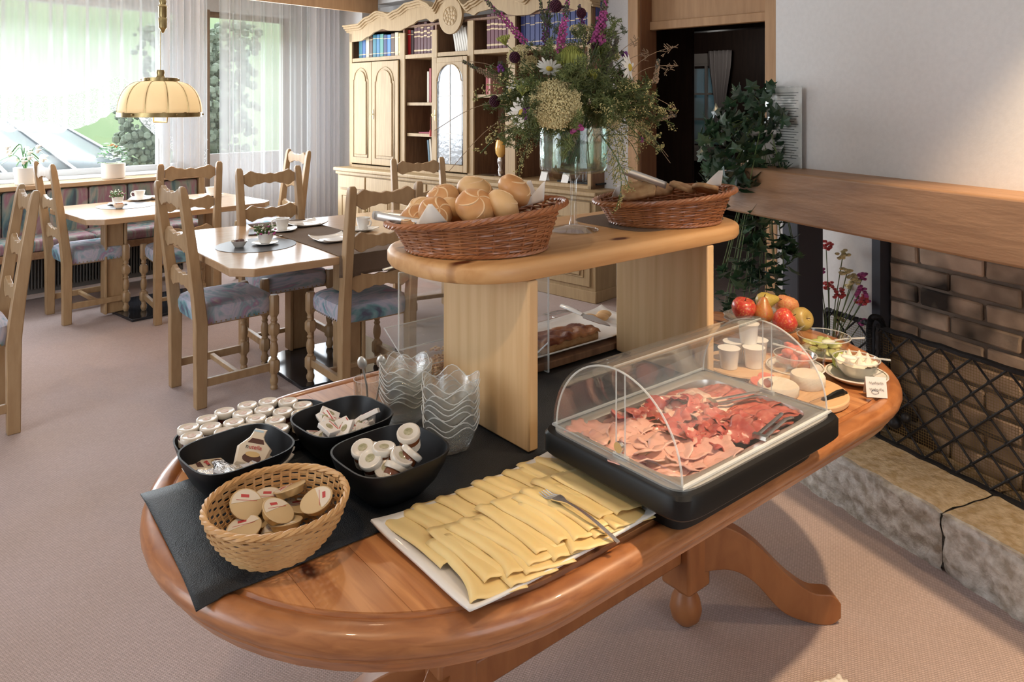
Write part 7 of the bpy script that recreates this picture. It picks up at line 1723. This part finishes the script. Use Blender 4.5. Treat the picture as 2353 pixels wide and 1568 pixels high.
CL = [((0.97, 2.86, 1.44), (0.18, 0.13, 0.14), 100, 0), ((0.81, 2.78, 1.32), (0.12, 0.09, 0.16), 60, 0), ((0.77, 2.76, 1.19), (0.07, 0.08, 0.09), 26, 0), ((1.10, 2.86, 1.40), (0.10, 0.10, 0.14), 34, 0),
      ((0.90, 2.76, 1.26), (0.13, 0.08, 0.10), 40, 1), ((0.98, 2.76, 1.12), (0.08, 0.06, 0.12), 42, 1), ((0.91, 2.78, 0.96), (0.07, 0.06, 0.12), 34, 1), ((1.03, 2.78, 0.93), (0.06, 0.05, 0.11), 28, 1),
      ((0.86, 2.80, 0.80), (0.09, 0.07, 0.12), 44, 1), ((0.98, 2.80, 0.80), (0.06, 0.05, 0.10), 24, 1), ((0.84, 2.84, 0.62), (0.06, 0.05, 0.10), 16, 1), ((1.09, 2.80, 1.30), (0.08, 0.06, 0.10), 30, 0), ((0.76, 2.80, 1.36), (0.05, 0.05, 0.08), 14, 0)]
extra = B(); extra_n = 0
for (c, r, n, hang) in CL:
    for i in range(n):
        while True:
            d = Vector((ri.uniform(-1, 1), ri.uniform(-1, 1), ri.uniform(-1, 1)))
            if 0.3 < d.length < 1: break
        p = Vector((c[0]+d.x*r[0], c[1]+d.y*r[1], c[2]+d.z*r[2])); s = ri.uniform(0.034, 0.056)
        rt3 = (ri.uniform(1.9, 3.3) if hang else ri.uniform(0.7, 2.6), ri.uniform(-0.5, 0.5), ri.uniform(-1.3, 1.3))
        loc = p-Vector((ix, iy, iz+0.12)); count += 1
        if count <= 300:
            if lm0 is None: o = lm0 = mk('leaf', leafmesh(), 'leaf', iv, smooth=False)
            else: o = lm0.copy(); C.objects.link(o)
            o.location = loc; o.rotation_euler = rt3; o.scale = (s*1.05,)*3
        else:
            lf = leafmesh(); Mx = Matrix.Translation(loc) @ Matrix.Rotation(rt3[2], 4, 'Z') @ Matrix.Rotation(rt3[1], 4, 'Y') @ Matrix.Rotation(rt3[0], 4, 'X') @ Matrix.Scale(s*1.05, 4); put(lf, Mx); extra.add(lf.v, lf.f)
        if i % 5 == 0:
            q0 = Vector((0, 0, 0.0)); vine_b.tube([q0, loc*0.5+Vector((0, -0.02, 0.05)), loc], 0.0016, 4)
o = mk('small_leaves', extra, 'leaf', iv, smooth=False); o['kind'] = 'stuff'
o = mk('vines', vine_b, 'green_stem', iv); o['kind'] = 'stuff'
tw_ = B(); tw_.tube(catmull([(0.06, 0, 0.02), (0.09, 0, 0.2), (0.115, 0, 0.42)], 5), 0.0018, 4); mk('upright_shoot', tw_, 'green_stem', iv)
for k in range(5):
    o = lm0.copy(); C.objects.link(o); o.location = (0.105+0.016*math.cos(k*2), 0.01*math.sin(k*2), 0.34+0.018*k); o.scale = (0.014,)*3; o.rotation_euler = (2.2, 0, k*1.3)
for k in range(6):
    o = lm0.copy(); C.objects.link(o); o.location = (0.16+0.028*k, -0.17-0.02*k, -0.10); o.scale = (0.018,)*3; o.rotation_euler = (2.4, 0.3, k*1.1)
vb = B(); vb.tube(catmull([(0.05, 0, 0.0), (0.12, -0.12, -0.06), (0.2, -0.2, -0.09), (0.30, -0.27, -0.095)], 5), 0.0018, 4); mk('creeping_shoot', vb, 'green_stem', iv)
# notice in an acrylic holder behind the ivy
nt_ = thing('notice_sheet', 'printed notice sheet in a clear holder standing on the mantel behind the ivy', 'notice', F3(2.055, 2.12, 1.2625), AF)
mk('paper', B().bb(0, 0.002, -0.05, 0.13, 0.0, 0.30), 'paper', nt_); mk('holder', B().bb(-0.005, -0.002, -0.056, 0.136, 0.0, 0.306), 'acrylic', nt_)
q = B(); 
for k in range(26):
    z = 0.28-k*0.0098; q.bb(-0.001, 0.0, -0.035+0.01*(k % 3), 0.115-0.03*((k*7) % 3), z, z+0.0022)
mk('printed_lines', q, 'ink', nt_)

# red flowers in front of the white wall behind the steel post
rf2 = thing('flower_vase', 'dark vase of red and white flowers behind the black steel post', 'vase', F3(2.42, 2.28, 0.197), 0)
mk('vase', B().lathe([(0.05, 0), (0.07, 0.08), (0.05, 0.2), (0.04, 0.3)], 20), 'iron_face', rf2)
r6 = random.Random(8)
for k in range(18):
    a = r6.uniform(0, 6.28); h_ = r6.uniform(0.38, 0.72); rr_ = r6.uniform(0.05, 0.15)
    e = (rr_*math.cos(a), rr_*math.sin(a), h_); mk('flower_stem', B().tube([(0, 0, 0.2), (e[0]*0.4, e[1]*0.4, h_*0.7), e], 0.002, 4), 'green_stem', rf2)
    q = B()
    for j in range(14): q.ball((e[0]+r6.uniform(-1, 1)*0.02, e[1]+r6.uniform(-1, 1)*0.02, e[2]+r6.uniform(-1, 1)*0.018), 0.010, 5, 4, (1, 1, 0.6))
    o = mk('blossom', q, ('red_print', 'pink', 'petal_white')[k % 3] if k % 3 != 2 else 'umbel', rf2); o['kind'] = 'stuff'

# plants on the window ledge
def wl_(px, c_): r_ = (px-1176)/1689; Z = c_/(0.674-0.738*r_); return ((r_*Z), Z)
kp = thing('potted_kalanchoe', 'bushy green potted plant in a cream pot on the window ledge', 'potted plant', (*wl_(260, 6.63), 0.88), 0)
mk('pot', B().lathe([(0.082, 0), (0.088, 0.004), (0.092, 0.125), (0.084, 0.125), (0.08, 0.11), (0, 0.11)], 30), 'pot', kp)
lf0 = None
for k in range(46):
    a = k*2.4; rr_ = 0.13*math.sqrt((k+1)/46); z = 0.13+0.13*(1-(k/46)**1.5)+ri.uniform(-0.02, 0.03)
    if lf0 is None:
        b = B(); b.grid(lambda s, t: ((s-0.5)*0.9*math.sin(PI*min(1, t*0.98+0.02)), t*1.6-0.2, 0.25*abs(s-0.5)-0.35*t*t), 4, 6); lf0 = o = mk('leaf', b, 'kal_leaf', kp)
    else: o = lf0.copy(); C.objects.link(o)
    o.location = (rr_*0.6*math.cos(a), rr_*0.6*math.sin(a), z); o.rotation_euler = (ri.uniform(-0.1, 0.6), 0, a-PI/2); o.scale = (0.042,)*3
q = B()
for k in range(10): q.ball((ri.uniform(-0.04, 0.04), ri.uniform(-0.04, 0.04), 0.27+ri.uniform(-0.02, 0.02)), 0.008, 6, 4)
o = mk('buds', q, 'peach', kp); o['kind'] = 'stuff'
o_ = thing('potted_orchid', 'white flowering plant in a white pot at the left of the window ledge', 'potted plant', (*wl_(58, 6.63), 0.88), 0)
mk('pot', B().lathe([(0.065, 0), (0.07, 0.004), (0.082, 0.13), (0.076, 0.13), (0.07, 0.11), (0, 0.11)], 30), 'white', o_)
q = B(); g_ = B(); 
for k in range(34):
    a = k*2.4; rr_ = 0.16*math.sqrt((k+1)/34); h_ = 0.17+0.13*ri.random(); e = (rr_*math.cos(a), rr_*math.sin(a), h_)
    if k % 2: g_.tube(catmull([(0, 0, 0.1), (e[0]*0.4, e[1]*0.4, h_+0.02), (e[0]*1.2, e[1]*1.2, h_-0.03)], 4), 0.003, 4, flat=(2, 0.4))
    else: q.ball(e, 0.018, 6, 4, (1, 0.5, 1)); q.ball((e[0]+0.02, e[1], e[2]+0.01), 0.015, 6, 4, (1, 1, 0.5))
a1 = mk('blossoms', q, 'petal_white', o_); a1['kind'] = 'stuff'; a2 = mk('leaves', g_, 'kal_leaf', o_); a2['kind'] = 'stuff'
